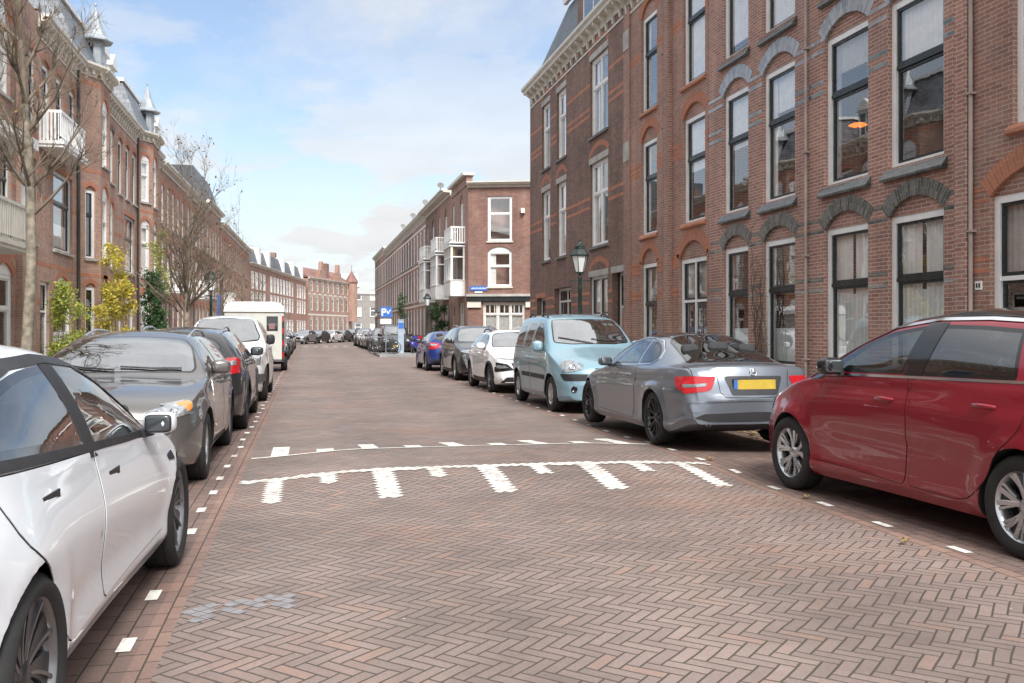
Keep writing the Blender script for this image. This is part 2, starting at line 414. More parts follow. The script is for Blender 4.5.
def kerb(x0, x1, y0, y1, name='kerb'):
    b = MB(); n = max(1, round(max(x1-x0, y1-y0)/1.0))
    for i in range(n):
        if y1-y0 > x1-x0: b.box(x0, x1, y0+(y1-y0)*i/n+.004, y0+(y1-y0)*(i+1)/n-.004, -.1, .12)
        else: b.box(x0+(x1-x0)*i/n+.004, x0+(x1-x0)*(i+1)/n-.004, y0, y1, -.1, .12)
    o = b.build(name, KERB); o['kind'] = 'structure'
def pavement(x0, x1, y0, y1):
    o = MB().box(x0, x1, y0, y1, -.1, .115).build('pavement', PAVE); o['kind'] = 'structure'
kerb(LK-.13, LK, -12, 96); pavement(LF_X-6, LK-.13, -12, 96)
kerb(RK, RK+.13, -12, 38.45); kerb(RK+.13, 9, 38.32, 38.45); pavement(RK+.13, 9.5, -12, 38.32)
kerb(RP-.35, RP-.22, 51.3, 56.5); kerb(RP-.22, 13, 51.3, 51.43); kerb(RP-.22, RK, 56.37, 56.5); kerb(RK, RK+.13, 56.5, 96)
pavement(RP-.22, 13, 51.43, 56.37); pavement(RK+.13, 9.3, 56.37, 96)

# white parking ticks (whole white bricks) and the hump markings, cell by cell on the brick grid
LINE = plain('road_marking_white', (.70, .69, .64), .75, var=.0)
t_ = LINE.node_tree; tcn = t_.nodes.new('ShaderNodeTexCoord'); w_ = noise(t_, 9, 8, tcn.outputs['Object'], .75); w2 = noise(t_, 1.6, 3, tcn.outputs['Object'])
t_.links.new(mix_rgb(t_, ramp(t_, mth(t_, 'ADD', w_, mth(t_, 'MULTIPLY', w2, .25)), .58, .74, 0, .8), (.68, .67, .62), (.33, .27, .24)), t_.nodes['Principled BSDF'].inputs['Base Color'])
b = MB()
def quad(pts, z=.005):
    b.add([(x, y, gz(x, y)+z) for x, y in pts], [(0, 1, 2, 3)])
y = 1.2
while y < 95:
    x = LP-.03; j = random.uniform(-.02, .02)
    if y < 38 or True: quad([(x-.066+j, y), (x+j, y), (x+j, y+.2), (x-.066+j, y+.2)])
    x = RP+.03
    if y < 38.2 or y > 57: quad([(x+j, y), (x+.066+j, y), (x+.066+j, y+.2), (x+j, y+.2)])
    y += .84
o = b.build('parking_ticks', LINE); o['kind'] = 'structure'
b = MB()
w = .0705; c45 = math.sqrt(.5)
strokes = [(-.31+.52*k, (1.18 if k % 2 == 0 else .52)) for k in range(9)]
def marked(x, y):
    bow = .12*math.sin(max(0, min(1, (x+.6)/4.8))*math.pi)
    if -.62 < x < 4.15 and abs(y-(9.35+bow)) < .085: return True
    for sx, ln in strokes:
        if abs(x-sx) < .085 and 9.35+bow-ln < y < 9.35+bow: return True
    return False
for i in range(-130, 0):
    for j in range(60, 160):
        # centre of a cell in the turned grid, turned back to the street
        u, v = (i+.5)*w, (j+.5)*w
        x = (u+v)*c45; yy = (-u+v)*c45
        if not (-1 < x < 4.4 and 7.9 < yy < 9.8): continue
        if marked(x, yy):
            k = (i-j) % 6; g = .0022
            p = []
            for du, dv in ((0, 0), (1, 0), (1, 1), (0, 1)):
                U = (i+du)*w; V = (j+dv)*w
                if k < 3:
                    V += g*(1-2*dv)
                    if k == 0 and du == 0: U += g
                    if k == 2 and du == 1: U -= g
                else:
                    U += g*(1-2*du)
                    if k == 5 and dv == 0: V += g
                    if k == 3 and dv == 1: V -= g
                p.append(((U+V)*c45, (-U+V)*c45))
            quad(p)
smear = MB(); b_main = b; b = smear; rs_ = random.Random(9)
for i in range(-66, -42):
    for j in range(38, 60):
        u, v = (i+.5)*w, (j+.5)*w; x = (u+v)*c45; yy = (-u+v)*c45
        if LP+.13 < x < -.05 and abs(yy-5.3-.35*x) < .14 and rs_.random() < .8-(x+.6)*.7: quad([(((i+a)*w+(j+e)*w)*c45, (-(i+a)*w+(j+e)*w)*c45) for a, e in ((.03, .03), (.97, .03), (.97, .97), (.03, .97))], .003)
for q in range(0): 
    x = LP-.12-.105*(q % 5)*1.0; yy = 4.86+.212*(q//5)*.8
    if rs_.random() < .75: quad([(x, yy), (x+.098, yy), (x+.098, yy+.2), (x, yy+.2)], .003)
o = smear.build('blue_paint_smear', plain('worn_blue_paint', (.235, .225, .235), .8, var=.15, vscale=16)); o['kind'] = 'structure'
b = b_main
# far edge of the hump: a thin rule with short bars behind it
for k in range(48):
    x0 = -.62+4.8*k/48; x1 = x0+4.8/48
    bw = lambda x: 11.05+.1*math.sin(max(0, min(1, (x+.6)/4.8))*math.pi)
    quad([(x0, bw(x0)), (x1, bw(x1)), (x1, bw(x1)+.07), (x0, bw(x0)+.07)])
for k, (sx, ln) in enumerate(strokes):
    y0 = 11.12+.1*math.sin((sx+.6)/4.8*math.pi); n = 8; ln = .95 if k % 2 == 0 else .42
    for q in range(n):
        a, c = y0+ln*q/n, y0+ln*(q+1)/n
        quad([(sx-.1, a), (sx+.1, a), (sx+.1, c), (sx-.1, c)])
o = b.build('hump_markings', LINE); o['kind'] = 'structure'
b = MB()
for k in range(7): quad([(-.3+.85*k, 83), (.1+.85*k, 83), (.1+.85*k, 84.4), (-.3+.85*k, 84.4)])
o = b.build('far_hump_markings', LINE); o['kind'] = 'structure'
# ------------------------------------------------------------------ house kit
class Frame:
    """local facade coordinates: s along the wall, d outwards, z up"""
    def __init__(f, origin, direction, outward):
        f.o = Vector((*origin, 0)); f.u = Vector((*direction, 0)).normalized(); f.n = Vector((*outward, 0)).normalized()
    def p(f, s, d, z): return f.o + f.u*s + f.n*d + Vector((0, 0, z))
    def box(f, b, s0, s1, d0, d1, z0, z1, m=0):
        q = [f.p(s, d, z) for z in (z0, z1) for d in (d0, d1) for s in (s0, s1)]
        fl = f.u.cross(f.n).z < 0
        F = [(0,2,3,1), (4,5,7,6), (0,1,5,4), (2,6,7,3), (0,4,6,2), (1,3,7,5)]
        if fl: F = [x[::-1] for x in F]
        b.add(q, F, m); return b
    def poly(f, b, pts, d0, d1, m=0, smooth=False):
        """pts (s,z) outline, extruded from d0 to d1"""
        A = [f.p(s, d0, z) for s, z in pts]; B = [f.p(s, d1, z) for s, z in pts]
        b.prism(A, B, m, smooth=smooth); return b
    def profile(f, b, pts, s0, s1, m=0):
        """pts (d,z) cross-section, swept along s"""
        b.prism([f.p(s0, d, z) for d, z in pts], [f.p(s1, d, z) for d, z in pts], m); return b

def arc_pts(s0, s1, z, rise, n=12):
    w = s1-s0
    if rise <= 0.001: return [(s1, z), (s0, z)]
    Rr = (w*w/4+rise*rise)/(2*rise); zc = z+rise-Rr; a = math.asin(min(1, w/2/Rr))
    if rise > w/2: a = math.pi-a
    return [((s0+s1)/2+Rr*math.sin(a-2*a*k/n), zc+Rr*math.cos(a-2*a*k/n)) for k in range(n+1)]

def wall_with_holes(f, b, s0, s1, z0, z1, holes, reveal=.2, m=0, top=None):
    """holes: outlines [(s,z)...]; top: optional outline replacing the straight top"""
    outer = [(s0, z0), (s1, z0)] + (top if top else [(s1, z1), (s0, z1)])
    vs, es = [], []
    def ring(p):
        o = len(vs); vs.extend(Vector(q) for q in p); es.extend((o+i, o+(i+1) % len(p)) for i in range(len(p)))
    ring(outer)
    for h in holes: ring(h)
    r = geometry.delaunay_2d_cdt(vs, es, [], 1, 1e-5)
    V, F = r[0], r[2]
    def inside(p, poly):
        c = False; j = len(poly)-1
        for i in range(len(poly)):
            xi, yi = poly[i]; xj, yj = poly[j]
            if (yi > p[1]) != (yj > p[1]) and p[0] < (xj-xi)*(p[1]-yi)/(yj-yi)+xi: c = not c
            j = i
        return c
    keep = []
    fl = f.u.cross(Vector((0, 0, 1))).dot(f.n) > 0
    for tri in F:
        c = (sum(V[i][0] for i in tri)/len(tri), sum(V[i][1] for i in tri)/len(tri))
        if not inside(c, outer) or any(inside(c, h) for h in holes): continue
        a = sum(V[tri[i]][0]*V[tri[(i+1) % len(tri)]][1]-V[tri[(i+1) % len(tri)]][0]*V[tri[i]][1] for i in range(len(tri)))
        tri = list(tri)
        if (a < 0) == fl: tri = tri[::-1]
        keep.append(tri)
    b.add([f.p(s, 0, z) for s, z in V], keep, m)
    for h in holes:
        n = len(h)
        for i in range(n):
            a, c = h[i], h[(i+1) % n]
            b.add([f.p(a[0], 0, a[1]), f.p(c[0], 0, c[1]), f.p(c[0], -reveal, c[1]), f.p(a[0], -reveal, a[1])], [(0, 1, 2, 3)], m)

def arch_band(f, b, s0, s1, z, rise, t=.21, d=.006, m=0, extra=0.0):
    """ring of standing bricks over an opening"""
    w = s1-s0; Rr = (w*w/4+rise*rise)/(2*rise); zc = z+rise-Rr; a = math.asin(min(1, w/2/Rr))
    if rise > w/2: a = math.pi-a
    a += extra; sc = (s0+s1)/2; n = 16; Ri = Rr-.004; Ro = Rr+t
    def P(r, k, dd): an = -a+2*a*k/n; return f.p(sc+r*math.sin(an), dd, zc+r*math.cos(an))
    for k in range(n):
        A = [P(Ri, k, d), P(Ri, k+1, d), P(Ro, k+1, d), P(Ro, k, d)]
        u0 = 2*a*k/n*(Rr+t/2); u1 = 2*a*(k+1)/n*(Rr+t/2)
        b.add(A, [(0, 1, 2, 3)], m, [[(0.01, u0), (.01, u1), (t, u1), (t, u0)]])
        b.add([P(Ro, k, d), P(Ro, k+1, d), P(Ro, k+1, -.03), P(Ro, k, -.03)], [(0, 1, 2, 3)], m, [[(.01, u0), (.01, u1), (.04, u1), (.04, u0)]])
        b.add([P(Ri, k, d), P(Ri, k+1, d), P(Ri, k+1, -.10), P(Ri, k, -.10)], [(0, 1, 2, 3)], m, [[(.01, u0), (.01, u1), (.1, u1), (.1, u0)]])
    for k in (0, n):
        b.add([P(Ri, k, d), P(Ro, k, d), P(Ro, k, -.03), P(Ri, k, -.03)], [(0, 1, 2, 3)], m)

class House:
    def __init__(h, label, frame, s0, s1, H, wall, depth=9, cat='house', group=None, name='brick_house', z0=.0, lod=0):
        h.f, h.s0, h.s1, h.H, h.wall, h.depth, h.z0, h.lod = frame, s0, s1, H, wall, depth, z0, lod
        base = frame.p((s0+s1)/2, 0, 0)
        h.o = thing(name, label, cat, base, 0, group); h.loc = base
        h.holes = []; h.front_top = None
        h.wallmb = MB(); h.wm = [wall]; h.cover = []
    def mk(h, b, name, mats, parent=None, label=None):
        o = b.build(name, mats, None, True)
        # geometry is in world coordinates: shift it to the thing's base
        for v in o.data.vertices: v.co -= h.loc
        o.parent = parent if parent is not None else h.o
        if label: o['label'] = label
        return o
    def opening(h, s0, s1, z0, z1, rise=0, f=None): h.holes.append([(s0, z0), (s1, z0)] + arc_pts(s0, s1, z1, rise)); h.cover.append((s0, s1, z0, z1+rise))
    def window(h, s0, s1, z0, z1, rise=0, frame=WHITE, sash=BLACKP, transom=.62, mull=0, top_mull=0, fill=None, arch=None, arch_t=.21,
               sill=None, sillkind='flat', curtain=None, rec=.075, door=False, transoms=None, lintel=None, f=None, cut=True, blind=None, label=None, bars=0, film=None, flat_arch=None):
        F = f or h.f; g = MB()
        if cut: h.opening(s0, s1, z0, z1, rise)
        else: rec = 0.0
        k = .105; e = .003
        dA, dB = -rec-.08, -rec
        # outer casing
        F.box(g, s0+e, s0+k, dA, dB, z0, z1); F.box(g, s1-k, s1-e, dA, dB, z0, z1)
        F.box(g, s0+k, s1-k, dA, dB, z1-k, z1-e); F.box(g, s0+k, s1-k, dA, dB, z0, z0+.06)
        a, c, zb, zt = s0+k, s1-k, z0+.06, z1-k
        zs = [zb] + [zb+(zt-zb)*q for q in (transoms if transoms is not None else ([transom] if transom else []))] + [zt]
        dark_bar = sash is BLACKP and not door and not mull
        sg = MB()
        for q in zs[1:-1]:
            F.box(sg if dark_bar else g, a, c, dA, dB-.012, q-.03, q+.03)
        xs = [a + (c-a)*(i/(mull+1)) for i in range(mull+2)]
        for x in xs[1:-1]: F.box(g, x-.035, x+.035, dA, dB-.008, zb, zt)
        nm = 'door_frame' if door else 'window'
        wo = h.mk(g, nm, frame, None, label)
        pg = MB(); dg = MB()
        for iz in range(len(zs)-1):
            for ix in range(len(xs)-1):
                p0, p1 = xs[ix]+(.035 if ix else 0), xs[ix+1]-(.035 if ix < len(xs)-2 else 0)
                q0, q1 = zs[iz]+(.03 if iz else 0), zs[iz+1]-(.03 if iz < len(zs)-2 else 0)
                w = .044; off = .02 if iz == 0 else .0
                D0, D1 = dB-.075-off, dB-.025-off
                if door and iz == 0 and ix == (door-1 if isinstance(door, int) and door > 1 else 0):
                    F.box(dg, p0, p1, D0, D1, q0, q1, 0)
                    ww = (p1-p0)
                    for (u0, u1, v0, v1, mm) in ((.12, .46, .38, .92, 1), (.54, .88, .38, .92, 1), (.12, .46, .06, .3, 0), (.54, .88, .06, .3, 0)):
                        F.box(dg, p0+ww*u0, p0+ww*u1, D1, D1+(.006 if mm else .015), q0+(q1-q0)*v0, q0+(q1-q0)*v1, mm)
                    continue
                F.box(sg, p0, p0+w, D0, D1, q0, q1); F.box(sg, p1-w, p1, D0, D1, q0, q1)
                F.box(sg, p0+w, p1-w, D0, D1, q0, q0+w*1.2); F.box(sg, p0+w, p1-w, D0, D1, q1-w, q1)
                if bars and iz == len(zs)-2:
                    for bb in range(1, bars+1):
                        xx = p0+(p1-p0)*bb/(bars+1); F.box(sg, xx-.012, xx+.012, D0, D1, q0, q1)
                dm = (D0+D1)/2
                pg.add([F.p(p0+w, dm, q0+w), F.p(p1-w, dm, q0+w), F.p(p1-w, dm, q1-w), F.p(p0+w, dm, q1-w)], [(0, 1, 2, 3)])
        if sg.v: h.mk(sg, 'sash', sash, wo)
        h.mk(pg, 'pane', PANE, wo)
        if dg.v: h.mk(dg, 'door', [door_mat(h), PANE], wo)
        # what hangs behind the glass
        if curtain is not None:
            cg = MB(); n = 14; dc = dB-.12
            mat_c, rngs = curtain
            for (u0, u1, v0, v1) in rngs:
                A0, A1 = a+(c-a)*u0, a+(c-a)*u1; Z0, Z1 = zb+(zt-zb)*v0, zb+(zt-zb)*v1
                nn = max(2, int((A1-A0)/.035)); rows = []
                for i in range(nn+1):
                    x = A0+(A1-A0)*i/nn; dd = dc+.018*math.sin(i*1.9+x*3)
                    rows += [F.p(x, dd, Z0), F.p(x, dd, Z1)]
                cg.add(rows, [(2*i, 2*i+2, 2*i+3, 2*i+1) for i in range(nn)], 0, None, True)
            h.mk(cg, 'curtain', mat_c, wo)
        if film:
            fg = MB(); dd = dB-.12
            fg.add([F.p(a, dd, zb), F.p(c, dd, zb), F.p(c, dd, zb+(zt-zb)*film), F.p(a, dd, zb+(zt-zb)*film)], [(0, 1, 2, 3)])
            h.mk(fg, 'frosted_film', FROST, wo)
        if not cut:   # surface mounted (dormers, bays): dark back
            pass
        if rise and fill is not None:
            F.poly(h.wb(fill), [(s0+.001, z1-.001), (s1-.001, z1-.001)] + arc_pts(s0+.001, s1-.001, z1-.001, rise-.001)[1:-1], -rec-.06, -rec+.015, h.wm.index(fill))
        if arch and rise: ab = MB(); arch_band(F, ab, s0, s1, z1, rise, arch_t); h.mk(ab, 'window_arch', arch, wo)
        if lintel: h.mk(F.box(MB(), s0-.06, s1+.06, -.03, .02, z1-.02, z1+.17), 'lintel', lintel, wo)
        if flat_arch: ab = MB(); arch_band(F, ab, s0-.02, s1+.02, z1+.16, .28, .17); h.mk(ab, 'window_arch', flat_arch, wo)
        if sill:
            sb = MB()
            if sillkind == 'slope': F.profile(sb, [(-.12, z0), (-.12, z0-.05), (.0, z0-.22), (.10, z0-.20), (.10, z0-.17), (-.02, z0-.003)], s0-.08, s1+.08)
            elif sillkind == 'brick': F.profile(sb, [(-.12, z0), (-.12, z0-.1), (.0, z0-.14), (.07, z0-.12), (.07, z0-.07), (.0, z0-.003)], s0-.07, s1+.07)
            else: F.profile(sb, [(-.12, z0), (-.12, z0-.08), (.07, z0-.10), (.07, z0-.02)], s0-.06, s1+.06)
            h.mk(sb, 'sill', sill, wo)
        return wo
    def band(h, z0, z1, mat, d=.005, s0=None, s1=None, name='band'):
        """a course of other bricks, broken by the openings"""
        a, e = (h.s0 if s0 is None else s0), (h.s1 if s1 is None else s1)
        cuts = sorted([(c[0]-.001, c[1]+.001) for c in h.cover if c[2] < z1 and c[3] > z0])
        segs = []; x = a
        for c0, c1 in cuts:
            if c0 > x: segs.append((x, min(c0, e)))
            x = max(x, c1)
        if x < e: segs.append((x, e))
        for p, q in segs:
            if q-p > .02: h.f.box(h.wb(mat), p, q, -.03, d, z0, z1, h.wm.index(mat))
    def wb(h, mat):
        if mat not in h.wm: h.wm.append(mat)
        return h.wallmb
    def pier(h, s0, s1, d, z0, z1, mat=None):
        mat = mat or h.wall; h.f.box(h.wb(mat), s0, s1, -.01, d, z0, z1, h.wm.index(mat))
    def finish(h, roof=LEAD, sides=True, back=True, flat=True):
        b = h.wallmb; f = h.f
        wall_with_holes(f, b, h.s0, h.s1, h.z0, h.H, h.holes, top=h.front_top)
        z0, H, D = h.z0, h.H, -h.depth
        for s in (h.s0, h.s1):
            b.add([f.p(s, 0, z0), f.p(s, D, z0), f.p(s, D, H), f.p(s, 0, H)], [(0, 1, 2, 3)])
        b.add([f.p(h.s0, D, z0), f.p(h.s1, D, z0), f.p(h.s1, D, H), f.p(h.s0, D, H)], [(0, 1, 2, 3)])
        h.mk(b, 'wall', h.wm)
        ib = MB()   # a dark room wall some way behind the windows
        f.box(ib, h.s0+.05, h.s1-.05, -2.6, -2.5, z0, H-.1)
        for zf in (3.55, 7.1):
            if zf < H-1: f.box(ib, h.s0+.05, h.s1-.05, -2.45, -.3, zf, zf+.2)
        h.mk(ib, 'interior_wall', INTERIOR)
        if flat:
            rb = MB(); f.box(rb, h.s0+.01, h.s1-.01, D+.05, -.05, H-.03, H+.04); h.roof = h.mk(rb, 'roof', roof)
    def cornice(h, z, mat=CREAM, out=.4, brackets=.45, hgt=.45, s0=None, s1=None, f=None):
        f = f or h.f; a, e = (h.s0 if s0 is None else s0), (h.s1 if s1 is None else s1); b = MB()
        f.profile(b, [(-.02, z), (.05, z), (.06, z+hgt*.42), (out*.75, z+hgt*.5), (out*.8, z+hgt*.66), (out, z+hgt*.8), (out, z+hgt), (-.02, z+hgt)], a, e)
        if brackets:
            n = int((e-a)/brackets)
            for i in range(n):
                s = a+(i+.5)*(e-a)/n
                f.profile(b, [(.0, z-.22), (.055, z-.2), (.09, z+.02), (out*.66, z+hgt*.32), (out*.68, z+hgt*.5), (.0, z+hgt*.5)], s-.05, s+.05)
            f.box(b, a, e, -.02, .03, z-.3, z-.24)
        return h.mk(b, 'cornice', mat)
    def pipe(h, s, z0, z1, mat=PIPE, d=.07, r=.04):
        b = MB(); b.tube([h.f.p(s, d, z0), h.f.p(s, d, z1)], r, 8)
        z = z0+.8
        while z < z1: h.f.box(b, s-.06, s+.06, 0, d+.045, z, z+.03); z += 1.9
        return h.mk(b, 'downpipe', mat)
INTERIOR = plain('room_wall', (.24, .21, .18), .9, var=.25, vscale=.8)
DOORS = {}
def door_mat(h): return getattr(h, 'doorm', BLACKP)

def dormer(h, s0, s1, zb, zt, dfront, gable=False, mat=WHITE, win=True, depth=1.6):
    """a roof dormer standing on the eaves"""
    f = h.f; b = MB()
    f.box(b, s0, s1, dfront-depth, dfront, zb, zt)
    if gable:
        f.poly(b, [(s0-.1, zt), (s1+.1, zt), ((s0+s1)/2, zt+.55*(s1-s0))], dfront-depth, dfront+.12)
    else: f.box(b, s0-.1, s1+.1, dfront-depth, dfront+.14, zt, zt+.12)
    o = h.mk(b, 'dormer', mat)
    if win:
        g = MB(); m = .12
        f.box(g, s0+m, s1-m, dfront-.001, dfront+.012, zb+.15, zt-.12, 0)
        f.box(g, (s0+s1)/2-.02, (s0+s1)/2+.02, dfront+.012, dfront+.03, zb+.15, zt-.12, 1)
        f.box(g, s0+m, s1-m, dfront+.012, dfront+.028, (zb+zt)/2+.1, (zb+zt)/2+.14, 1)
        h.mk(g, 'dormer_window', [DARKGLASS, mat], o)
    return o
DARKGLASS = plain('dark_glass', (.03, .035, .04), .05, var=0, coat=.6)
def mansard(h, z0, z1, slope=1.1, mat=SLATE, s0=None, s1=None, depth=8, inset=.0, hip0=0, hip1=0, label=None):
    f = h.f; a, e = (h.s0 if s0 is None else s0), (h.s1 if s1 is None else s1); b = MB()
    lo = [f.p(a, -inset, z0), f.p(e, -inset, z0), f.p(e, -depth, z0), f.p(a, -depth, z0)]
    hi = [f.p(a+hip0, -inset-slope, z1), f.p(e-hip1, -inset-slope, z1), f.p(e-hip1, -depth, z1), f.p(a+hip0, -depth, z1)]
    b.prism(lo, hi)
    o = h.mk(b, 'roof', mat, None, label)
    return o
def balcony(h, s0, s1, z, out=.9, hgt=1.0, mat=WHITE, step=.13, solid_sides=False, slab=.14):
    f = h.f; b = MB()
    f.box(b, s0-.05, s1+.05, 0, out+.05, z-slab, z)
    f.box(b, s0-.09, s1+.09, 0, out+.09, z-.05, z+.04)
    o = h.mk(b, 'balcony', mat)
    r = MB(); n = max(2, int((s1-s0)/step))
    f.box(r, s0, s1, out-.08, out, z+hgt-.08, z+hgt); f.box(r, s0, s1, out-.07, out-.01, z+.12, z+.18)
    for i in range(n+1):
        s = s0+(s1-s0)*i/n; w = .05 if i % 6 == 0 or i == n else .028
        f.box(r, max(s0, s-w), min(s1, s+w), out-.07, out-.01, z+.04, z+hgt-.08)
    for s in (s0, s1-.05):
        if solid_sides: f.box(r, s, s+.05, 0, out-.08, z+.04, z+hgt-.08)
        else:
            for k in range(6): f.box(r, s, s+.04, k*out/6, k*out/6+.05, z+.04, z+hgt-.08)
        f.box(r, s, s+.05, 0, out-.08, z+hgt-.08, z+hgt)
    h.mk(r, 'railing', mat, o)
def bay(h, s0, s1, z0, z1, out=.9, mat=WHITE, panes=3, sash=WHITE, curtain=None, roof=True, name='bay_window', transom=.68, base=.9, trim=True):
    """projecting wooden bay with its own windows"""
    f = h.f; b = MB()
    zt = z1-.22; zb = z0+base
    f.box(b, s0, s1, 0, out, z0, zb); f.box(b, s0-.05, s1+.05, 0, out+.06, zt, z1)
    f.box(b, s0-.04, s1+.04, 0, out+.05, zb, zb+.05)
    for k in range(panes+1):
        s = s0+(s1-s0)*k/panes; f.box(b, max(s0, s-.06), min(s1, s+.06), out-.12, out-.002, zb+.05, zt)
    for s in (s0, s1-.08): f.box(b, s, s+.08, 0, .12, zb+.05, zt)
    zm = zb+(zt-zb)*transom
    f.box(b, s0+.01, s1-.01, out-.11, out-.01, zm, zm+.07)
    for s in (s0+.01, s1-.08): f.box(b, s, s+.07, .12, out-.12, zm, zm+.07)
    # panelled base
    for k in range(panes):
        a, c = s0+(s1-s0)*k/panes, s0+(s1-s0)*(k+1)/panes
        if base > .3: f.box(b, a+.1, c-.1, out-.001, out+.018, z0+.1, zb-.1)
    f.box(b, s0, s1, 0, .02, zb, zt, 1)
    o = h.mk(b, name, [mat, INTERIOR])
    g = MB()
    for k in range(panes):
        a, c = s0+(s1-s0)*k/panes+.06, s0+(s1-s0)*(k+1)/panes-.06
        g.add([f.p(a, out-.06, zb), f.p(c, out-.06, zb), f.p(c, out-.06, zt), f.p(a, out-.06, zt)], [(0, 1, 2, 3)])
    for s in (s0+.04, s1-.04): g.add([f.p(s, .12, zb), f.p(s, out-.12, zb), f.p(s, out-.12, zt), f.p(s, .12, zt)], [(0, 1, 2, 3)])
    h.mk(g, 'pane', PANE, o)
    if curtain:
        cg = MB(); m, v0, v1 = curtain
        f.box(cg, s0+.1, s1-.1, out-.22, out-.2, zb+(zt-zb)*v0, zb+(zt-zb)*v1)
        h.mk(cg, 'curtain', m, o)
    return o

# ================================================================== RIGHT SIDE
FR = Frame((RF_X, 0), (0, 1), (-1, 0))
TOPS = (0.14, 3.27, 4.0, 6.62, 7.42, 10.05)
cw = (CURT, [(0, 1, .5, 1)])
def C_side(m=CURTG, w=.28, top=1): return (m, [(0, w, 0, top), (1-w*.6, 1, 0, top)])
# R0 nearest house with orange arches (partly outside)
h = House('red brick house with bright orange brick arches and black front door at the near end', FR, 4.2, 11.36, 11, PINKBRICK)
h.doorm = BLACKP
for (a, b_) in ((9.15, 11.02),): h.window(a, b_, .14, 3.27, .34, fill=PINKBRICK, arch=ORANGE, arch_t=.27, transoms=[.66], door=True, mull=1, curtain=(CURTG, [(0, 1, .66, 1)]), label='black door with green panes under a light')
h.window(5.2, 7.6, .9, 3.27, .34, fill=PINKBRICK, arch=ORANGE, arch_t=.27, transoms=[.62], curtain=(CURT, [(0, .4, 0, 1)]))
for (a, b_) in ((9.2, 10.6), (5.4, 7.2)):
    h.window(a, b_, 4.15, 6.6, .25, fill=PINKBRICK, arch=ORANGE, sill=ORANGE, sillkind='brick', transoms=[.64], curtain=C_side())
    h.window(a, b_, 7.42, 9.8, .25, fill=PINKBRICK, arch=ORANGE, sill=ORANGE, sillkind='brick', transoms=[.64])
for z in (2.25, 2.4, 3.2, 3.36, 6.3, 6.46): h.band(z, z+.0625, ORANGE)
h.cornice(10.6); h.finish()
g = MB(); FR.box(g, 11.16, 11.28, 0, .02, 2.02, 2.14); FR.box(g, 11.18, 11.21, .02, .024, 2.05, 2.11, 1); FR.box(g, 11.23, 11.26, .02, .024, 2.05, 2.11, 1)
h.mk(g, 'house_number', [WHITE, BLACKP]); h.pipe(11.33, .12, 10.6, PIPE, .05, .03)

# R1: wide pair with glazed green brick arches
def glazed_house(s0, s1, ws, label, piers, doors=(), blinds=()):
    h = House(label, FR, s0, s1, 11, REDBRICK)
    for k, (a, b_) in enumerate(ws):
        r = .27
        if k in doors:
            h.window(a, b_, .14, 3.27, r, fill=REDBRICK, arch=GLAZED, transoms=[.6], mull=0, curtain=None)
        else:
            h.window(a, b_, .75 if k not in (2,) else .75, 3.25, r, fill=REDBRICK, arch=GLAZED, arch_t=.25, transoms=[.62], sill=STONED,
                     curtain=(CURT, [(0, .46, 0, 1), (.56, 1, 0, 1)]) if k in blinds else C_side(CURTG, .2), film=.55 if k in blinds else .3)
        h.window(a, b_, 4.02, 6.62, r, fill=REDBRICK, arch=GLAZEDL, arch_t=.27, sill=GLAZEDD, sillkind='slope', transoms=[.62],
                 curtain=[(CURT, [(0, .10, 0, .6), (0, 1, .62, 1)]), (CURTG, [(0, .16, 0, .98), (.86, 1, 0, .98), (0, 1, .78, 1)])][k] if s0 < 12 else [(CURT, [(0, .14, 0, 1), (.8, 1, 0, 1), (0, 1, .7, 1)]), (CURT, [(0, .2, 0, 1), (0, 1, .55, 1)])][k])
        h.window(a, b_, 7.42, 10.0, r, fill=REDBRICK, arch=GLAZEDL, arch_t=.27, sill=GLAZEDD, sillkind='slope', transoms=[.62],
                 curtain=(CURT, [(0, 1, .1*k, 1)]))
    for z, m in ((2.15, GLAZEDL), (2.34, GLAZED), (3.2, GLAZED), (3.4, GLAZED), (5.68, GLAZED), (5.88, GLAZED), (6.42, GLAZEDL), (6.62, GLAZEDL), (9.2, GLAZED), (9.4, GLAZED)):
        h.band(z, z+.0625, m, .004)
    for p0, p1 in piers: h.pier(p0, p1, .1, 0, 10.6)
    h.cornice(10.6); h.finish(); return h
h = glazed_house(11.36, 15.76, [(11.95, 13.3), (13.83, 15.18)], 'red brick house with two wide windows, white curtains below and glazed green arches', [(11.37, 11.6)], blinds=(0, 1))
h.pipe(15.72, .12, 10.6, PIPE, .05, .028)
h = glazed_house(15.78, 20.1, [(16.2, 17.5), (18.12, 19.36)], 'red brick house with narrow windows, green glazed arches and a bare climber', [], blinds=())
# bare climber beside its window
b = MB(); random.seed(3)
for k in range(9):
    s, z = 17.35+random.uniform(-.1, .3), .12; pts = []
    for q in range(14):
        pts.append(FR.p(s, .05+random.uniform(0, .05), z)); s += random.uniform(-.1, .14); z += random.uniform(.12, .32)
        if z > 4: break
    b.tube(pts, [.018*(1-.8*i/len(pts)) for i in range(len(pts))], 5)
    for q in range(9):
        p = random.choice(pts); b.tube([p, p+Vector((-.04, random.uniform(-.4, .4), random.uniform(-.3, .3)))], .004, 4)
TWIG = plain('bare_twig', (.16, .12, .09), .85)
o = b.build('climbing_plant', TWIG); tag(o, 'bare brown climber on red brick between the two narrow windows', 'climbing plant')

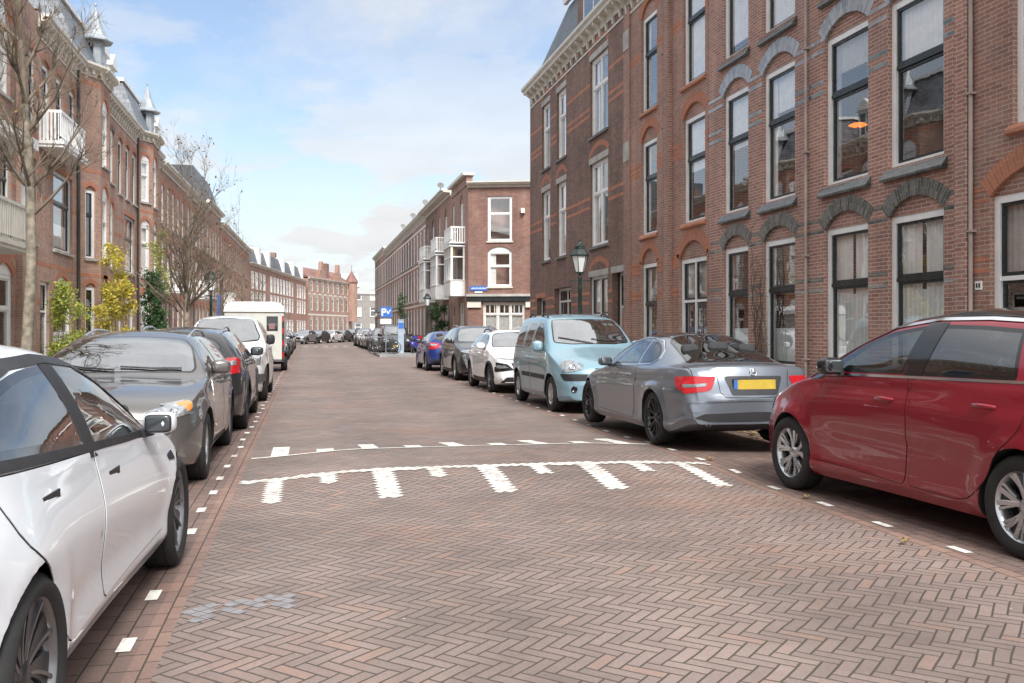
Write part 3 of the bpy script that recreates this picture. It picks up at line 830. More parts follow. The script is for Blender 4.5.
# R2 orange arches, brick strip pilaster
h = House('pale red brick house with rounded orange brick arches and a double white door frame', FR, 20.12, 25.9, 11.6, PINKBRICK)
h.window(20.2, 21.85, .14, 3.2, .42, fill=PINKBRICK, arch=ORANGE, arch_t=.3, transoms=[.68], mull=1, door=True, curtain=(CURTG, [(0, 1, .7, 1)]))
h.window(23.36, 24.56, .5, 3.27, .4, fill=PINKBRICK, arch=ORANGE, arch_t=.25, sill=ORANGE, sillkind='brick', transoms=[.62], curtain=C_side(CURT, .3))
for z0, z1 in ((4.06, 6.6), (7.42, 10.0)):
    h.window(20.3, 21.62, z0, z1, .3, fill=PINKBRICK, arch=ORANGE, arch_t=.25, sill=ORANGE, sillkind='brick', transoms=[.62], curtain=(CURT, [(0, 1, .0 if z0 > 7 else .5, 1)]))
    h.window(23.36, 24.56, z0, z1, .36, fill=PINKBRICK, arch=ORANGE, arch_t=.25, sill=ORANGE, sillkind='brick', transoms=[.62], mull=0, sash=BLACKP, curtain=C_side(CURT, .2))
h.pier(22.3, 22.62, .12, 0, 10.7); h.pier(25.4, 25.9, .05, 0, 10.7)
for z in (2.3, 2.43, 3.0, 3.12, 3.24, 5.7, 5.84, 5.98, 8.9, 9.03): h.band(z, z+.0625*1.6, ORANGE, .006)
for z in (6.3, 9.5): h.pier(25.42, 25.88, .07, z, z+.55, STONE)
h.cornice(10.75, out=.45); h.finish(); h.pipe(22.7, .12, 10.8, PIPED, .06, .035)

# R3 brown corner house with slate mansard
h = House('dark brown brick corner house with tall white windows, white bracketed cornice and slate mansard', FR, 25.92, 37.75, 11.1, BROWNBRICK, name='corner_house')
ws = [(27.48, 29.35), (32.25, 33.5), (34.5, 35.75)]
for k, (a, b_) in enumerate(ws):
    mu = 1 if k == 0 else 0
    for z0, z1 in ((4.15, 6.85), (7.7, 10.2)):
        h.window(a, b_, z0, z1, .0, sash=WHITE, transoms=[.64], mull=mu, sill=STONED, lintel=STONE, curtain=(CURT, [(0, 1, 0, 1)]) if k == 1 else C_side(CURT, .3), rec=.08, flat_arch=ORANGE)
h.window(27.5, 29.4, .75, 3.2, 0, sash=BLACKP, transoms=[.5], mull=1, sill=STONED, lintel=STONE, curtain=(CURT, [(0, 1, 0, 1)]), rec=.08, flat_arch=ORANGE)
h.doorm = plain('oak_door', (.30, .15, .06), .5)
h.window(25.98, 27.1, .14, 3.2, 0, transoms=[.68], door=True, lintel=STONE, rec=.25)
h.window(31.6, 33.9, .14, 3.0, 0, transoms=[.86], mull=1, curtain=(CURTG, [(0, .5, 0, .85)]), rec=.2)
h.window(35.2, 36.6, .14, 2.75, 0, transoms=[.75], door=True, lintel=ORANGE, rec=.2)
for z in (2.3, 2.62, 5.4, 5.7, 8.4, 8.62, 9.4): h.band(z, z+.1, ORANGE, .004)
h.cornice(10.85, out=.42, brackets=.62, hgt=.5, s1=37.6); h.finish(flat=False)
mansard(h, 11.34, 14.5, 1.3, SLATE, hip1=1.2, s1=37.7, label='dark slate mansard')
g = MB(); FR.profile(g, [(-1.2, 14.5), (-1.05, 14.5), (-1.0, 14.75), (-1.35, 14.8)], 25.95, 36.4); h.mk(g, 'roof_edge', WHITE)
dormer(h, 28.2, 30.6, 11.36, 13.6, -.15, mat=WHITE)
g = MB(); FR.box(g, 30.7, 32.0, -1.6, -.35, 11.3, 15.3); FR.box(g, 30.62, 32.08, -1.68, -.27, 15.3, 15.5); h.mk(g, 'chimney', BROWNBRICK)
dormer(h, 26.2, 27.6, 11.36, 13.4, -.15, mat=WHITE)
# corner house beyond the side street -------------------------------------------------
b = 0
FA = Frame((9.0, 53.0), (2.9, -.95), (-.95, -2.9))     # wall facing the side street
L_ = 3.7
h = House('brick corner house beyond the side street with shop window under small arched panes', FA, 0, 8.5, 9.7, CORNBRICK, depth=6.2, name='corner_house')
h.window(1.12, 2.52, 6.55, 9.1, 0, sash=WHITE, transoms=[.62], sill=CREAM, frame=WHITE, curtain=None)
h.window(1.12, 2.5, 3.95, 5.95, .28, sash=WHITE, fill=WHITE, transoms=[.6], sill=CREAM, curtain=(CURT, [(0, .3, 0, 1)]), arch=CORNBRICK)
h.window(.85, 3.25, .8, 3.05, 0, sash=WHITE, frame=CREAM, transoms=[.72], mull=2, sill=STONED, film=.25, curtain=(CURTG, [(0, 1, 0, .68)]))
g = MB()
for k in range(8):
    s = .95+k*.28; FA.box(g, s-.03, s+.03, -.12, -.09, 2.45, 2.97)
    FA.poly(g, [(s+.03, 2.97), (s+.25, 2.97), (s+.25, 2.86), (s+.2, 2.93), (s+.14, 2.95), (s+.08, 2.93), (s+.03, 2.86)], -.12, -.09)
h.mk(g, 'arched_transom', CREAM)
g = MB(); FA.box(g, -.1, 3.55, 0, .16, 3.1, 3.38, 0); FA.box(g, -.1, 3.6, 0, .22, 3.38, 3.52, 1)
FA.box(g, -.05, .75, 0, .12, 2.75, 3.1, 2); FA.box(g, 3.3, 3.6, 0, .12, 2.75, 3.1, 2); h.mk(g, 'shop_fascia', [BLACKP, STONE, CREAM])
h.cornice(9.6, out=.4, brackets=0, hgt=.3, s0=-.05, s1=3.9); h.finish()
g = MB(); FA.box(g, 3.7, 4.7, -.8, -.1, 9.9, 10.9); FA.box(g, 3.62, 4.78, -.88, -.02, 10.9, 11.0); h.mk(g, 'chimney', CORNBRICK)
g = MB(); FA.box(g, 3.05, 3.25, 0, .25, 8.1, 8.35); h.mk(g, 'alarm_box', WHITE)
g = MB(); FA.box(g, -.35+.45, .65+.45, .03, .05, 3.72, 3.98, 0); FA.box(g, .38, .82, .03, .045, 3.58, 3.67, 1)
for k in range(14):   # street name in small white capitals, too small to read in the photo
    FA.box(g, .18+k*.063, .21+k*.063, .05, .052, 3.8, 3.87+.02*(k % 3), 1)

o = g.build('street_name_sign', [BLUE, WHITE]); tag(o, 'blue street name plate on the corner house wall above the shop fascia', 'street sign')
h.pipe(5.2, .12, 9.8, PIPE)

# row beyond: alternating bays, balconies and gables
def R_row(s0, s1, label, kind, H=9.9, wall=PINKBRICK, grp=None):
    h = House(label, FR, s0, s1, H, wall, group=grp)
    w = s1-s0
    if kind in ('bay', 'gable'):
        c = s0+w*.36; bw = 1.35
        b0, b1 = c-bw, c+bw
        bay(h, b0, b1, 3.45, 6.55, .85, panes=3, curtain=(CURTY, .7, 1) if kind == 'gable' else (CURT, 0, 1))
        h.window(c-.62, c+.62, 6.75, 9.0, .5, sash=WHITE, fill=PINKBRICK, arch=wall, transoms=[.66], mull=1, curtain=(CURT, [(0, 1, 0, 1)]))
        balcony(h, b0, b1, 6.55, .85, .95, solid_sides=False)
        h.window(s0+.25, s0+.85 if c-bw-s0 > .9 else s0+.7, .8, 3.0, 0, sash=WHITE, transoms=[.7])
        h.window(c-.9, c+.9, .5, 3.1, 0, sash=WHITE, frame=CREAM, transoms=[.72], mull=1, curtain=C_side())
        h.doorm = plain('oak_door', (.30, .15, .06), .5)
        h.window(s1-1.5, s1-.4, .14, 3.1, 0, frame=CREAM, transoms=[.75], door=True)
        for z0, z1 in ((4.1, 6.5), (6.9, 9.2)): h.window(s1-1.4, s1-.5, z0, z1, .15, sash=WHITE, fill=WHITE, arch=wall, sill=STONE, transoms=[.65], curtain=(CURT, [(0, 1, .0, 1)]))
    else:
        n = max(2, round(w/2.3))
        for k in range(n):
            a = s0+w*(k+.5)/n-.5
            for z0, z1 in ((.8, 3.1), (4.0, 6.4), (7.1, 9.3)):
                h.window(a, a+1.0, z0, z1, .15, sash=WHITE, fill=WHITE, arch=ORANGE, sill=STONE, rec=.03, transoms=[.65], curtain=(CURT, [(0, 1, .0, 1)]) if (k+int(z0)) % 2 else None)
        for z in (3.4, 3.8, 6.7, 9.5): h.band(z, z+.16, CREAM, .01)
    if kind == 'gable':
        c = s0+w*.36
        g = MB(); FR.box(g, s0+.2, s0+5.9, -.3, .06, H-.1, H+.45); h.mk(g, 'raised_parapet', wall)
        g = MB(); FR.box(g, s0+.05, s0+6.05, -.4, .3, H+.45, H+.62); h.mk(g, 'coping', CREAM)
        pass
    else: h.cornice(H-.1, out=.65 if kind == 'bay' else .4, brackets=.5 if kind != 'bay' else 0, hgt=.4)
    h.finish(); return h
RG = 'houses in the row beyond the side street'
R_row(53.1, 59.6, 'narrow house with raised brick parapet, white bay and slatted balcony next to the corner shop', 'gable')
R_row(59.6, 66.0, 'house with grey-topped white bay and balcony, second beyond the side street', 'bay', 10.2)
R_row(66.0, 72.6, 'house with pale closed bay and balcony behind the lamp post, third beyond the side street', 'bay', 10.2, BROWNBRICK)
labs = ['red brick house with cream bands and chimney, first past the row of bay windows', 'red brick banded house with flat cornice, second past the bay windows',
        'tall banded brick house third past the bay windows', 'banded brick house fourth past the bay windows', 'darker banded brick house fifth past the bay windows', 'last banded brick house at the far end of the row']
for k in range(6):
    s = 72.6+k*9.3
    h = R_row(s, s+9.3, labs[k], 'flat', 10.4 if k < 4 else 10.9, PINKBRICK if k % 2 == 0 else BROWNBRICK)
    g = MB(); FR.box(g, s+.3, s+1.3, -1.6, -.7, 10.4, 11.5); FR.box(g, s+4.5, s+5.6, -2, -.7, 10.4, 11.2, 1)
    h.mk(g, 'chimney', [PINKBRICK, SLATE])
    if k < 4:
        b = MB(); px = FR.p(s-1+k*.3, -1.0, 10.3); b.tube([px, px+Vector((0, 0, 2.2))], .03, 6)
        b.lathe([(.02, 0), (.15, .03), (.25, .09), (.27, .12), (.25, .12), (.12, .07), (.02, .05)], 14, 0, Matrix.Translation(px+Vector((0, 0, 2.2))) @ Matrix.Rotation(R(60), 4, 'X') @ Matrix.Rotation(R(20), 4, 'Z'))
        h.mk(b, 'satellite_dish', STONED)
# a lit pendant lamp seen through the first floor window
o = thing('pendant_lamp', 'black pendant lamp with warm orange glow behind a first floor window pane', 'lamp', (RF_X+.75, 15.3, 5.2))
b = MB(); b.tube([(0, 0, .3), (0, 0, 1.3)], .012, 6); b.lathe([(.03, .3), (.2, .22), (.24, .05), (.22, .05), (.03, .2)], 20, 0); b.tube([(0, 0, .2), (0, 0, -.55)], .02, 6); b.build('lamp_shade', BLACKP, o)
b = MB(); b.lathe([(.0, .02), (.10, .015), (.17, -.02), (.10, -.05), (.0, -.06)], 20, 0); b.build('bulb', plain('warm_glow', (.8, .4, .1), .5, var=0, emit=((1, .30, .03), .7)), o)
# ================================================================== LEFT SIDE
FL = Frame((LF_X, 0), (0, 1), (1, 0))
def face(h, f, ln, z0, z1, wins, mat=None):
    """one wall face with its own windows (canted bays)"""
    keep, kc = h.holes, h.cover; h.holes, h.cover = [], []
    for w in wins: h.window(*w[0], f=f, **w[1])
    wall_with_holes(f, h.wallmb, 0, ln, z0, z1, h.holes)
    h.holes, h.cover = keep, kc
def canted_bay(h, s0, s1, z0, z1, out=.75, sidewins=True, top_side=True, run=.9):
    f = h.f; P = lambda s, d: (f.p(s, d, 0).x, f.p(s, d, 0).y)
    a, b_, c, e = P(s0, 0), P(s0+run, out), P(s1-run, out), P(s1, 0)
    def fr(p, q, n): return Frame(p, (q[0]-p[0], q[1]-p[1]), n), math.hypot(q[0]-p[0], q[1]-p[1])
    n = f.n; u = f.u
    for p, q, nn, kind in ((a, b_, (n*run-u*out), 'side'), (b_, c, n, 'front'), (c, e, (n*run+u*out), 'side')):
        ff, ln = fr(p, q, (nn.x, nn.y)); W_ = []
        kw = dict(sash=WHITE, frame=WHITE, arch=ORANGE, arch_t=.16, fill=WHITE, sill=STONE, rec=.07, curtain=(CURT, [(0, 1, 0, 1)]))
        if kind == 'side':
            for k, (q0, q1) in enumerate(((1.0, 2.95), (3.95, 6.3), (7.4, 9.3))):
                if k == 2 and not top_side: continue
                if sidewins: W_.append(((.2, ln-.2, q0, q1, .28), dict(kw, transoms=[.68])))
                else: W_.append(((.28, ln-.24, q0, q1, .14), dict(kw, transoms=[.65], sash=BLACKP, fill=LEFTBRICK, curtain=None)))
        else:
            for k, (q0, q1) in enumerate(((.9, 2.9), (3.95, 6.2), (7.3, 9.3))):
                W_.append(((ln/2-.55, ln/2+.55, q0, q1, .4), dict(kw, transoms=[.64], mull=1 if k == 0 else 0)))
        face(h, ff, ln, z0, z1, W_)
        for z in (3.3, 6.9, 9.9):
            ff.box(h.wb(ORANGE), .01, ln-.01, -.02, .006, z, z+.12, h.wm.index(ORANGE))
        b = MB()
        ff.profile(b, [(-.05, z1-.1), (.05, z1-.1), (.06, z1+.10), (.22, z1+.15), (.30, z1+.25), (.30, z1+.33), (-.05, z1+.33)], -.12, ln+.12)
        for i in range(3): ff.box(b, ln*(i+.5)/3-.05, ln*(i+.5)/3+.05, 0, .16, z1-.02, z1+.15)
        h.mk(b, 'cornice', CREAM)
def turret(h, s, d, z0, zt, w=.5):
    f = h.f; c = f.p(s, d, 0)
    b = MB(); T = Matrix.Translation((c.x, c.y, 0))
    b.lathe([(w*.62, z0), (w*.62, zt)], 8, 0, T, False)
    for k in range(8):
        a = 2*math.pi*(k+.5)/8; b.box(-.01+w*.575, .01+w*.575, -.1, .1, zt-.8, zt-.15, 1 if k in (1, 5) else 0, T @ Matrix.Rotation(a, 4, 'Z'))
    o = h.mk(b, 'turret', [ZINC, DARKGLASS])
    b = MB(); b.lathe([(w*1.22, zt-.02), (w*1.22, zt+.03), (w*.80, zt+.2), (w*.42, zt+.65), (.06, zt+1.2), (.02, zt+1.24), (.02, zt+1.3), (.05, zt+1.34), (.03, zt+1.4), (.0, zt+1.45)], 8, 0, T, False)
    h.mk(b, 'spire', ZINC, o)
KW = dict(sash=WHITE, sill=STONE, fill=WHITE, arch=ORANGE, arch_t=.2)
DK = dict(sash=BLACKP, sill=STONE, fill=LEFTBRICK, arch=ORANGE, arch_t=.2)
# nearest house whose first floor is a loggia behind white boards
def near_left(s0, s1, label):
    h = House(label, FL, s0, s1, 10.6, LEFTBRICK); o = s1-29.3
    h.window(20.9+o, 24.3+o, .7, 3.05, 0, frame=CREAM, sash=CREAM, transoms=[.45, .58], mull=1, sill=STONE, curtain=(CURTG, [(0, 1, 0, .45), (0, 1, .58, 1)]), rec=-.0)
    h.window(28.0+o, 29.1+o, .14, 3.1, 0, frame=CREAM, transoms=[.72], mull=0, door=True)
    h.window(25.6+o, 27.0+o, .14, 2.9, .3, transoms=[.7], mull=0, **{k: v for k, v in KW.items() if k not in ('sill',)})
    h.window(21.0+o, 24.3+o, 3.7, 5.6, 0, frame=WHITE, sash=BLACKP, transoms=[.7], mull=1, curtain=C_side())
    h.window(28.0+o, 29.15+o, 3.95, 6.35, 0, lintel=ORANGE, transoms=[.65], **{k: v for k, v in DK.items() if k != 'arch'})
    h.window(25.5+o, 26.8+o, 3.95, 6.2, .2, transoms=[.65], **DK)
    h.window(25.2+o, 26.7+o, 7.5, 9.5, .6, transoms=[.6], mull=1, curtain=(CURT, [(0, 1, 0, 1)]), **KW)
    h.window(20.5+o, 22+o, 7.4, 9.4, .2, transoms=[.65], **DK)
    h.window(28.35+o, 29.1+o, 7.3, 9.3, .12, transoms=[.65], **DK)
    balcony(h, 20.5+o, 24.85+o, 3.45, .95, 1.0, CREAM, step=.16)
    b = MB(); FL.box(b, 20.35+o, 25.0+o, 0, 1.12, 5.85, 6.1); FL.box(b, 20.4+o, 24.9+o, 0, 1.05, 5.72, 5.85)
    for s in (20.52+o, 24.7+o): FL.box(b, s, s+.13, .80, .93, 4.45, 5.72)
    h.mk(b, 'loggia_roof', WHITE)
    for z in (2.2, 3.35, 5.2, 6.9, 9.0): h.band(z, z+.12, ORANGE)
    h.pier(27.2+o, 27.75+o, .16, 0, 12.4)
    h.cornice(10.5, out=.5, brackets=.5, s1=27.1+o); h.finish()
    b = MB(); FL.box(b, s0, 27.1+o, -.9, -.6, 10.6, 11.7)
    h.mk(b, 'parapet', LEFTBRICK)
    return h
near_left(17.9, 29.3, 'weathered brick house with white boarded first-floor loggia behind the nearest bare tree')
def spired(s0, label, sidewins, n_top, yel=False, grp=None):
    """repeating type: plain part, then a canted bay under a slate roof with a zinc spire; s0 = start of the bay"""
    h = House(label, FL, s0-5.0, s0+6.4, 10.3, LEFTBRICK, group=grp)
    a = s0-5.0
    # plain part left of the bay
    h.window(a+1.65, a+3.95, .14, 2.55, .62, frame=WHITE, transoms=[.42, .5], mull=0, **{k: v for k, v in KW.items() if k != 'sill'})
    h.window(a+.05+.15, a+1.2, .14, 2.9, 0, frame=WHITE, transoms=[.7], sash=BLACKP, door=True)
    h.window(a+1.65, a+4.0, 3.95, 6.4, 0, sash=BLACKP, transoms=[.62], lintel=ORANGE, sill=STONE, curtain=(CURT, [(0, 1, 0, .35)]))
    for k in range(3): h.window(a+.35+k*1.6, a+1.3+k*1.6, 7.1, 9.3, .14, transoms=[.65], mull=0, **DK)
    if not sidewins: balcony(h, a+.1, a+3.1, 6.9, .6, .95, WHITE, step=.2)
    # right of the bay
    for k, s in enumerate((s0+3.75, s0+5.15)):
        h.window(s, s+.8, .9, 2.9, .35, transoms=[.66], **KW)
        h.window(s, s+.8, 3.95, 6.2, .35, transoms=[.66], curtain=(CURT, [(0, 1, 0, 1)]), **KW)
        h.window(s, s+.8, 7.3, 9.3, .12, transoms=[.66], curtain=(CURT, [(0, 1, 0, 1)]), **dict(KW, arch=BROWNBRICK))
    for z in (2.25, 3.35, 5.3, 6.0, 8.6): h.band(z, z+.12, ORANGE)
    h.cover = []
    for z in (9.9,): h.band(z, z+.1, ORANGE, s1=s0)
    canted_bay(h, s0, s0+3.4, 0, 10.3, .5, sidewins, sidewins)
    h.cornice(10.2, out=.32, brackets=.42, hgt=.38, s1=s0-.1); h.cornice(10.2, out=.32, brackets=.42, hgt=.38, s0=s0+3.5)
    h.finish()
    mansard(h, 10.62, 12.4, .7, SLATEB, s0-2.2, s0+3.0, 5, -.3, .5, .5)
    b = MB(); FL.box(b, s0-1.8, s0+2.6, -4.9, -.3, 12.4, 12.55); h.mk(b, 'roof_edge', WHITE)
    turret(h, s0+2.5, .0, 10.6, 12.0, .5)
    dormer(h, s0+3.6, s0+4.8, 10.6, 12.0, -.05, True); dormer(h, s0+5.2, s0+6.2, 10.6, 11.9, -.05, True)
    h.pipe(s0-.35, .1, 10.2, PIPED, .06, .05)
    return h
spired(34.3, 'brown brick house with round-arched white ground window, canted bay and first zinc spire', False, 3)
spired(45.7, 'brick house with canted bay of white windows under the second, farther zinc spire', True, 3)
# the houses behind and beside the camera, mirrored in car windows
for k, s in enumerate((6.5, -4.9)):
    near_left(s, s+11.4, ['weathered brick house beside the white car, outside the picture', 'weathered brick house behind the camera'][k])
# plainer row towards the bend
FL2 = Frame((LF_X, 52.1), (1.2, 58), (58, -1.2))
labs = ['brick house with white balcony just past the second spire', 'brick house beyond the lamp post, second past the second spire', 'brick house with grey slate roof behind the second bare tree, third past the spires',
        'fourth plain brick house past the spires', 'fifth plain brick house past the spires', 'sixth plain brick house just before the salmon terrace']
for k in range(6):
    s = k*9.6; H = 10.0 if k != 2 else 10.6
    h = House(labs[k], FL2, s, s+9.6, H, [FARBRICK, LEFTBRICK, PINKBRICK][k % 3])
    n = 5
    for i in range(n):
        a = s+.55+i*1.8
        for j, (z0, z1) in enumerate(((.8, 2.9), (3.95, 6.2), (7.1, 9.1))):
            h.window(a, a+.95, z0, z1, .22 if j else .3, transoms=[.66], curtain=(CURT, [(0, 1, 0, 1)]) if (i+j+k) % 2 else None, **KW)
    if k in (0, 1, 3): balcony(h, s+1.0, s+3.4, 3.6, .9, 1.0, WHITE)
    for z in (3.3, 6.7, 9.4): h.band(z, z+.14, ORANGE)
    h.cornice(H-.05, out=.4, brackets=0, hgt=.4); h.finish()
    if k == 2: mansard(h, H+.35, H+2.8, .9, SLATE, depth=6)
    for q in (1.4, 5.6):
        g = MB(); FL2.box(g, s+q, s+q+.7, -1.9, -1.2, H, H+1.5); h.mk(g, 'chimney', BROWNBRICK)
# salmon terrace with slate dormers where the street bends
FB = Frame((-6.3, 109.9), (6.2, 40), (40, -6.2))
h = House('salmon brick terrace with five dark dormers curving round the bend', FB, 0, 40.2, 8.9, FARBRICK, cat='terrace', name='terrace')
for i in range(18):
    if i in (4, 13): continue
    a = .7+i*2.2
    for z0, z1 in ((.8, 2.9), (3.9, 5.9), (6.3, 8.0) if False else (6.2, 8.2)):
        h.window(a, a+1.4, z0, z1, 0, transoms=[.6], sash=WHITE, rec=.0, curtain=(CURT, [(0, 1, 0, 1)]) if i % 2 else None)
h.cornice(8.85, out=.35, brackets=0, hgt=.3); h.finish()
for i in range(5):
    g = MB(); s = 1+i*7.9; w = 5.2 if i != 1 else 3; FB.profile(g, [(-.3, 9.15), (-.9, 11.1), (-2.5, 11.1), (-2.5, 9.15)], s, s+w); h.mk(g, 'dormer', SLATE)
    g = MB(); FB.box(g, s+w, s+w+1.2, -2.5, -.25, 9.15, 11.3); h.mk(g, 'roof_upstand', WHITE)
g = MB(); FB.box(g, 25.5, 26.6, -3, -2, 9, 12.3); h.mk(g, 'chimney', BROWNBRICK)
# gabled dark building beyond, with a little turret at its end
FC = Frame((.2, 150.5), (7.6, 20), (20, -7.6))
h = House('tall red brick building with stepped gables beyond the salmon terrace', FC, 0, 21, 9.6, PINKBRICK, cat='building', name='gabled_building')
for i in range(8):
    a = .9+i*2.5
    for z0, z1 in ((.8, 3.2), (4.6, 6.8), (7.6, 9.2)): h.window(a, a+1.1, z0, z1, .5, transoms=[.6], sash=CREAM, frame=CREAM, fill=STONE, rec=.02)
for z in (3.8, 7.1): h.band(z, z+.25, CREAM)
h.cornice(9.5, out=.3, brackets=0, hgt=.3); h.finish()
for s in (6, 14):
    g = MB(); FC.poly(g, [(s-2, 9.6), (s+2, 9.6), (s+2, 10.4), (s+1.3, 10.4), (s+1.3, 11.2), (s+.6, 11.2), (s+.3, 12.6), (s-.3, 12.6), (s-.6, 11.2), (s-1.3, 11.2), (s-1.3, 10.4), (s-2, 10.4)], -.4, .15); h.mk(g, 'gable', PINKBRICK)
mansard(h, 9.8, 11.7, 3.0, TILE, depth=6)
g = MB(); FC.box(g, 10, 11.2, -1.6, -.6, 9.6, 12.6); h.mk(g, 'chimney', BROWNBRICK)
c = FC.p(20.5, .3, 0); T = Matrix.Translation(c)
g = MB(); g.lathe([(1.0, 3), (1.0, 9.9)], 12, 0, T, False); o = h.mk(g, 'turret', PINKBRICK)
g = MB(); g.lathe([(1.2, 9.9), (1.15, 10.1), (.1, 11.9), (.04, 12.0), (.04, 12.9), (0, 13.0)], 12, 0, T, False); h.mk(g, 'spire', TILE, o)
# backdrop at the very end of the street
FD = Frame((5.5, 176), (16, 3), (3, -16))
def end_block(s0, s1, H, mat, label, d, frame_mat=WHITE, top=None, floors=3):
    f = Frame((FD.p(0, -d, 0).x, FD.p(0, -d, 0).y), (16, 3), (3, -16))
    h = House(label, f, s0, s1, H, mat, cat='building', name='building', depth=8)
    n = int((s1-s0)/2.2)
    for i in range(n):
        a = s0+.5+i*(s1-s0-.6)/n
        for j in range(floors):
            z0 = .9+j*3.1; h.window(a, a+1.3, z0, z0+1.9, 0, transoms=[.6], sash=frame_mat, frame=frame_mat, sill=STONE, curtain=(CURT, [(0, 1, 0, 1)]) if (i+j) % 2 else None)
    h.cornice(H-.1, out=.3, brackets=0, hgt=.3, mat=WHITE); h.finish()
    if top: mansard(h, H+.2, H+3, 1.5, top, depth=7)
RENDER = plain('white_render', (.62, .61, .58), .8, var=.08, vscale=.5)
end_block(-3, 9.5, 10.4, RENDER, 'pale rendered building with blue-grey roof closing the street behind the turret', 22, WHITE, ZINC)
end_block(3.2, 9.6, 8.2, plain('grey_render', (.32, .30, .28), .85, var=.1), 'grey corner block with white windows at the end of the street', 2, WHITE)
end_block(9.8, 24, 7.4, RENDER, 'low white building at the very end beside the grey block', 8, WHITE)
# ================================================================== TREES AND PLANTS
BARK = plain('mossy_bark', (.30, .26, .20), .9, var=.3, vscale=9, bmp=.5)
BARK2 = plain('branch_bark', (.20, .16, .12), .9, var=.2, vscale=5)
def leafmat(name, c1, c2):
    m = bpy.data.materials.new(name); t, N, L, P = nt(m)
    oi = N.new('ShaderNodeNewGeometry'); c = mix_rgb(t, oi.outputs['Random Per Island'], c1, c2)
    L.new(c, P.inputs['Base Color']); P.inputs['Roughness'].default_value = .6
    P.inputs['Subsurface Weight'].default_value = 0
    out = [n for n in N if n.type == 'OUTPUT_MATERIAL'][0]
    tr = N.new('ShaderNodeBsdfTranslucent'); L.new(c, tr.inputs[0]); ms = N.new('ShaderNodeMixShader'); ms.inputs[0].default_value = .3
    L.new(P.outputs[0], ms.inputs[1]); L.new(tr.outputs[0], ms.inputs[2]); L.new(ms.outputs[0], out.inputs[0])
    MATS[name] = m; return m
YEL = leafmat('yellow_leaf', (.74, .58, .08), (.36, .36, .07))
YGR = leafmat('yellow_green_leaf', (.55, .55, .10), (.22, .30, .07))
GRN = leafmat('ivy_leaf', (.07, .15, .05), (.035, .09, .03))
CON = leafmat('conifer_needle', (.05, .09, .06), (.025, .05, .035))
BRL = leafmat('dry_leaf', (.3, .16, .06), (.14, .08, .04))
def leaves(b, pts, n, size, rng, spread, m=0):
    for _ in range(n):
        c = Vector(rng.choice(pts)) + Vector([rng.gauss(0, spread) for _ in range(3)])
        a = Vector([rng.gauss(0, 1) for _ in range(3)]).normalized(); q = a.orthogonal().normalized()
        q = Matrix.Rotation(rng.uniform(0, 6.28), 3, a) @ q; r = a.cross(q); s = size*rng.uniform(.6, 1.3)
        b.add([c-q*s, c+r*s*.55-q*s*.1, c+q*s, c-r*s*.55-q*s*.1], [(0, 1, 2, 3)], m)
def bare_tree(loc, H, r0, seed, label, lean=(0, 0), fork=.42, spreadf=.5, leafn=60, name='bare_tree', grp=None, lev=4, twigs=9, side=5, sl=1.):
    rng = random.Random(seed); o = thing(name, label, 'tree', loc, 0, grp)
    tb, cb, lb = MB(), MB(), MB(); tips = []
    pts = []; p = Vector((0, 0, -.05)); n = 12; hf = H*fork
    for i in range(n+1):
        u = i/n; pts.append(Vector((lean[0]*u+.05*math.sin(u*5+seed), lean[1]*u+.04*math.cos(u*4+seed), -.05+hf*u)))
    tb.tube(pts, [r0*(1.25 if i == 0 else 1-.35*i/n) for i in range(n+1)], 12)
    def grow(p, d, ln, r, lv):
        k = 6; q = p.copy(); path = [q.copy()]; dd = d.copy()
        for i in range(k):
            gs = .035 if lv == 0 else .10
            dd = (dd + Vector((rng.gauss(0, gs), rng.gauss(0, gs), .07+rng.gauss(0, .05)))).normalized()
            q = q + dd*ln/k; path.append(q.copy())
        cb.tube(path, [r*(1-.72*i/k) for i in range(k+1)], 6 if lv < 2 else 4, 0, False)
        tips.append(path[-1])
        if lv >= lev: return
        nb = (4, 5, 6, 5)[min(lv, 3)] if lv else twigs
        for j in range(nb):
            i = rng.randint(1, k) if lv else int(1+(k-1)*j/max(1, nb-1))
            i = min(i, k); base = path[i]; dl = (path[i]-path[i-1]).normalized()
            ax = dl.orthogonal().normalized(); ax = Matrix.Rotation(rng.uniform(0, 6.28), 3, dl) @ ax
            nd = (Matrix.Rotation(rng.uniform(.45, .85), 3, ax) @ dl); nd.z += .12; nd.normalize()
            grow(base, nd, ln*rng.uniform(.36, .58), r*(1-.72*i/k)*.6+.0015, lv+1)
    top = pts[-1]
    grow(top, Vector((lean[0]*.05, lean[1]*.05, 1)).normalized(), H*(1-fork)*.92, r0*.62, 0)
    for j in range(side):
        a = 2*math.pi*j/5+rng.uniform(-.4, .4); base = pts[-1-rng.randint(0, 4 if side > 5 else 3)]
        d = Vector((math.cos(a)*spreadf*1.5, math.sin(a)*spreadf*1.5, rng.uniform(.8, 1.5))).normalized()
        grow(base, d, H*(1-fork)*rng.uniform(.34, .52)*sl, r0*.30*sl**.5, 1)
    tb.build('trunk', BARK, o); cb.build('crown', BARK2, o)
    if leafn: leaves(lb, tips, leafn, .045, rng, .02); lb.build('last_leaves', BRL, o)
    return o
bare_tree((-3.55, 13.25, .1), 7.0, .078, 11, 'nearest bare street tree with mossy trunk rising behind the white car', (-.02, .05), .62, .75, 80, lev=4, twigs=12, side=13, sl=1.15)
bare_tree((-3.6, 29.2, .1), 6.0, .10, 23, 'bare street tree with a few dry leaves in front of the ivy', (.1, 0), .42, .75, 420, lev=4, twigs=13, side=14, sl=1.4)
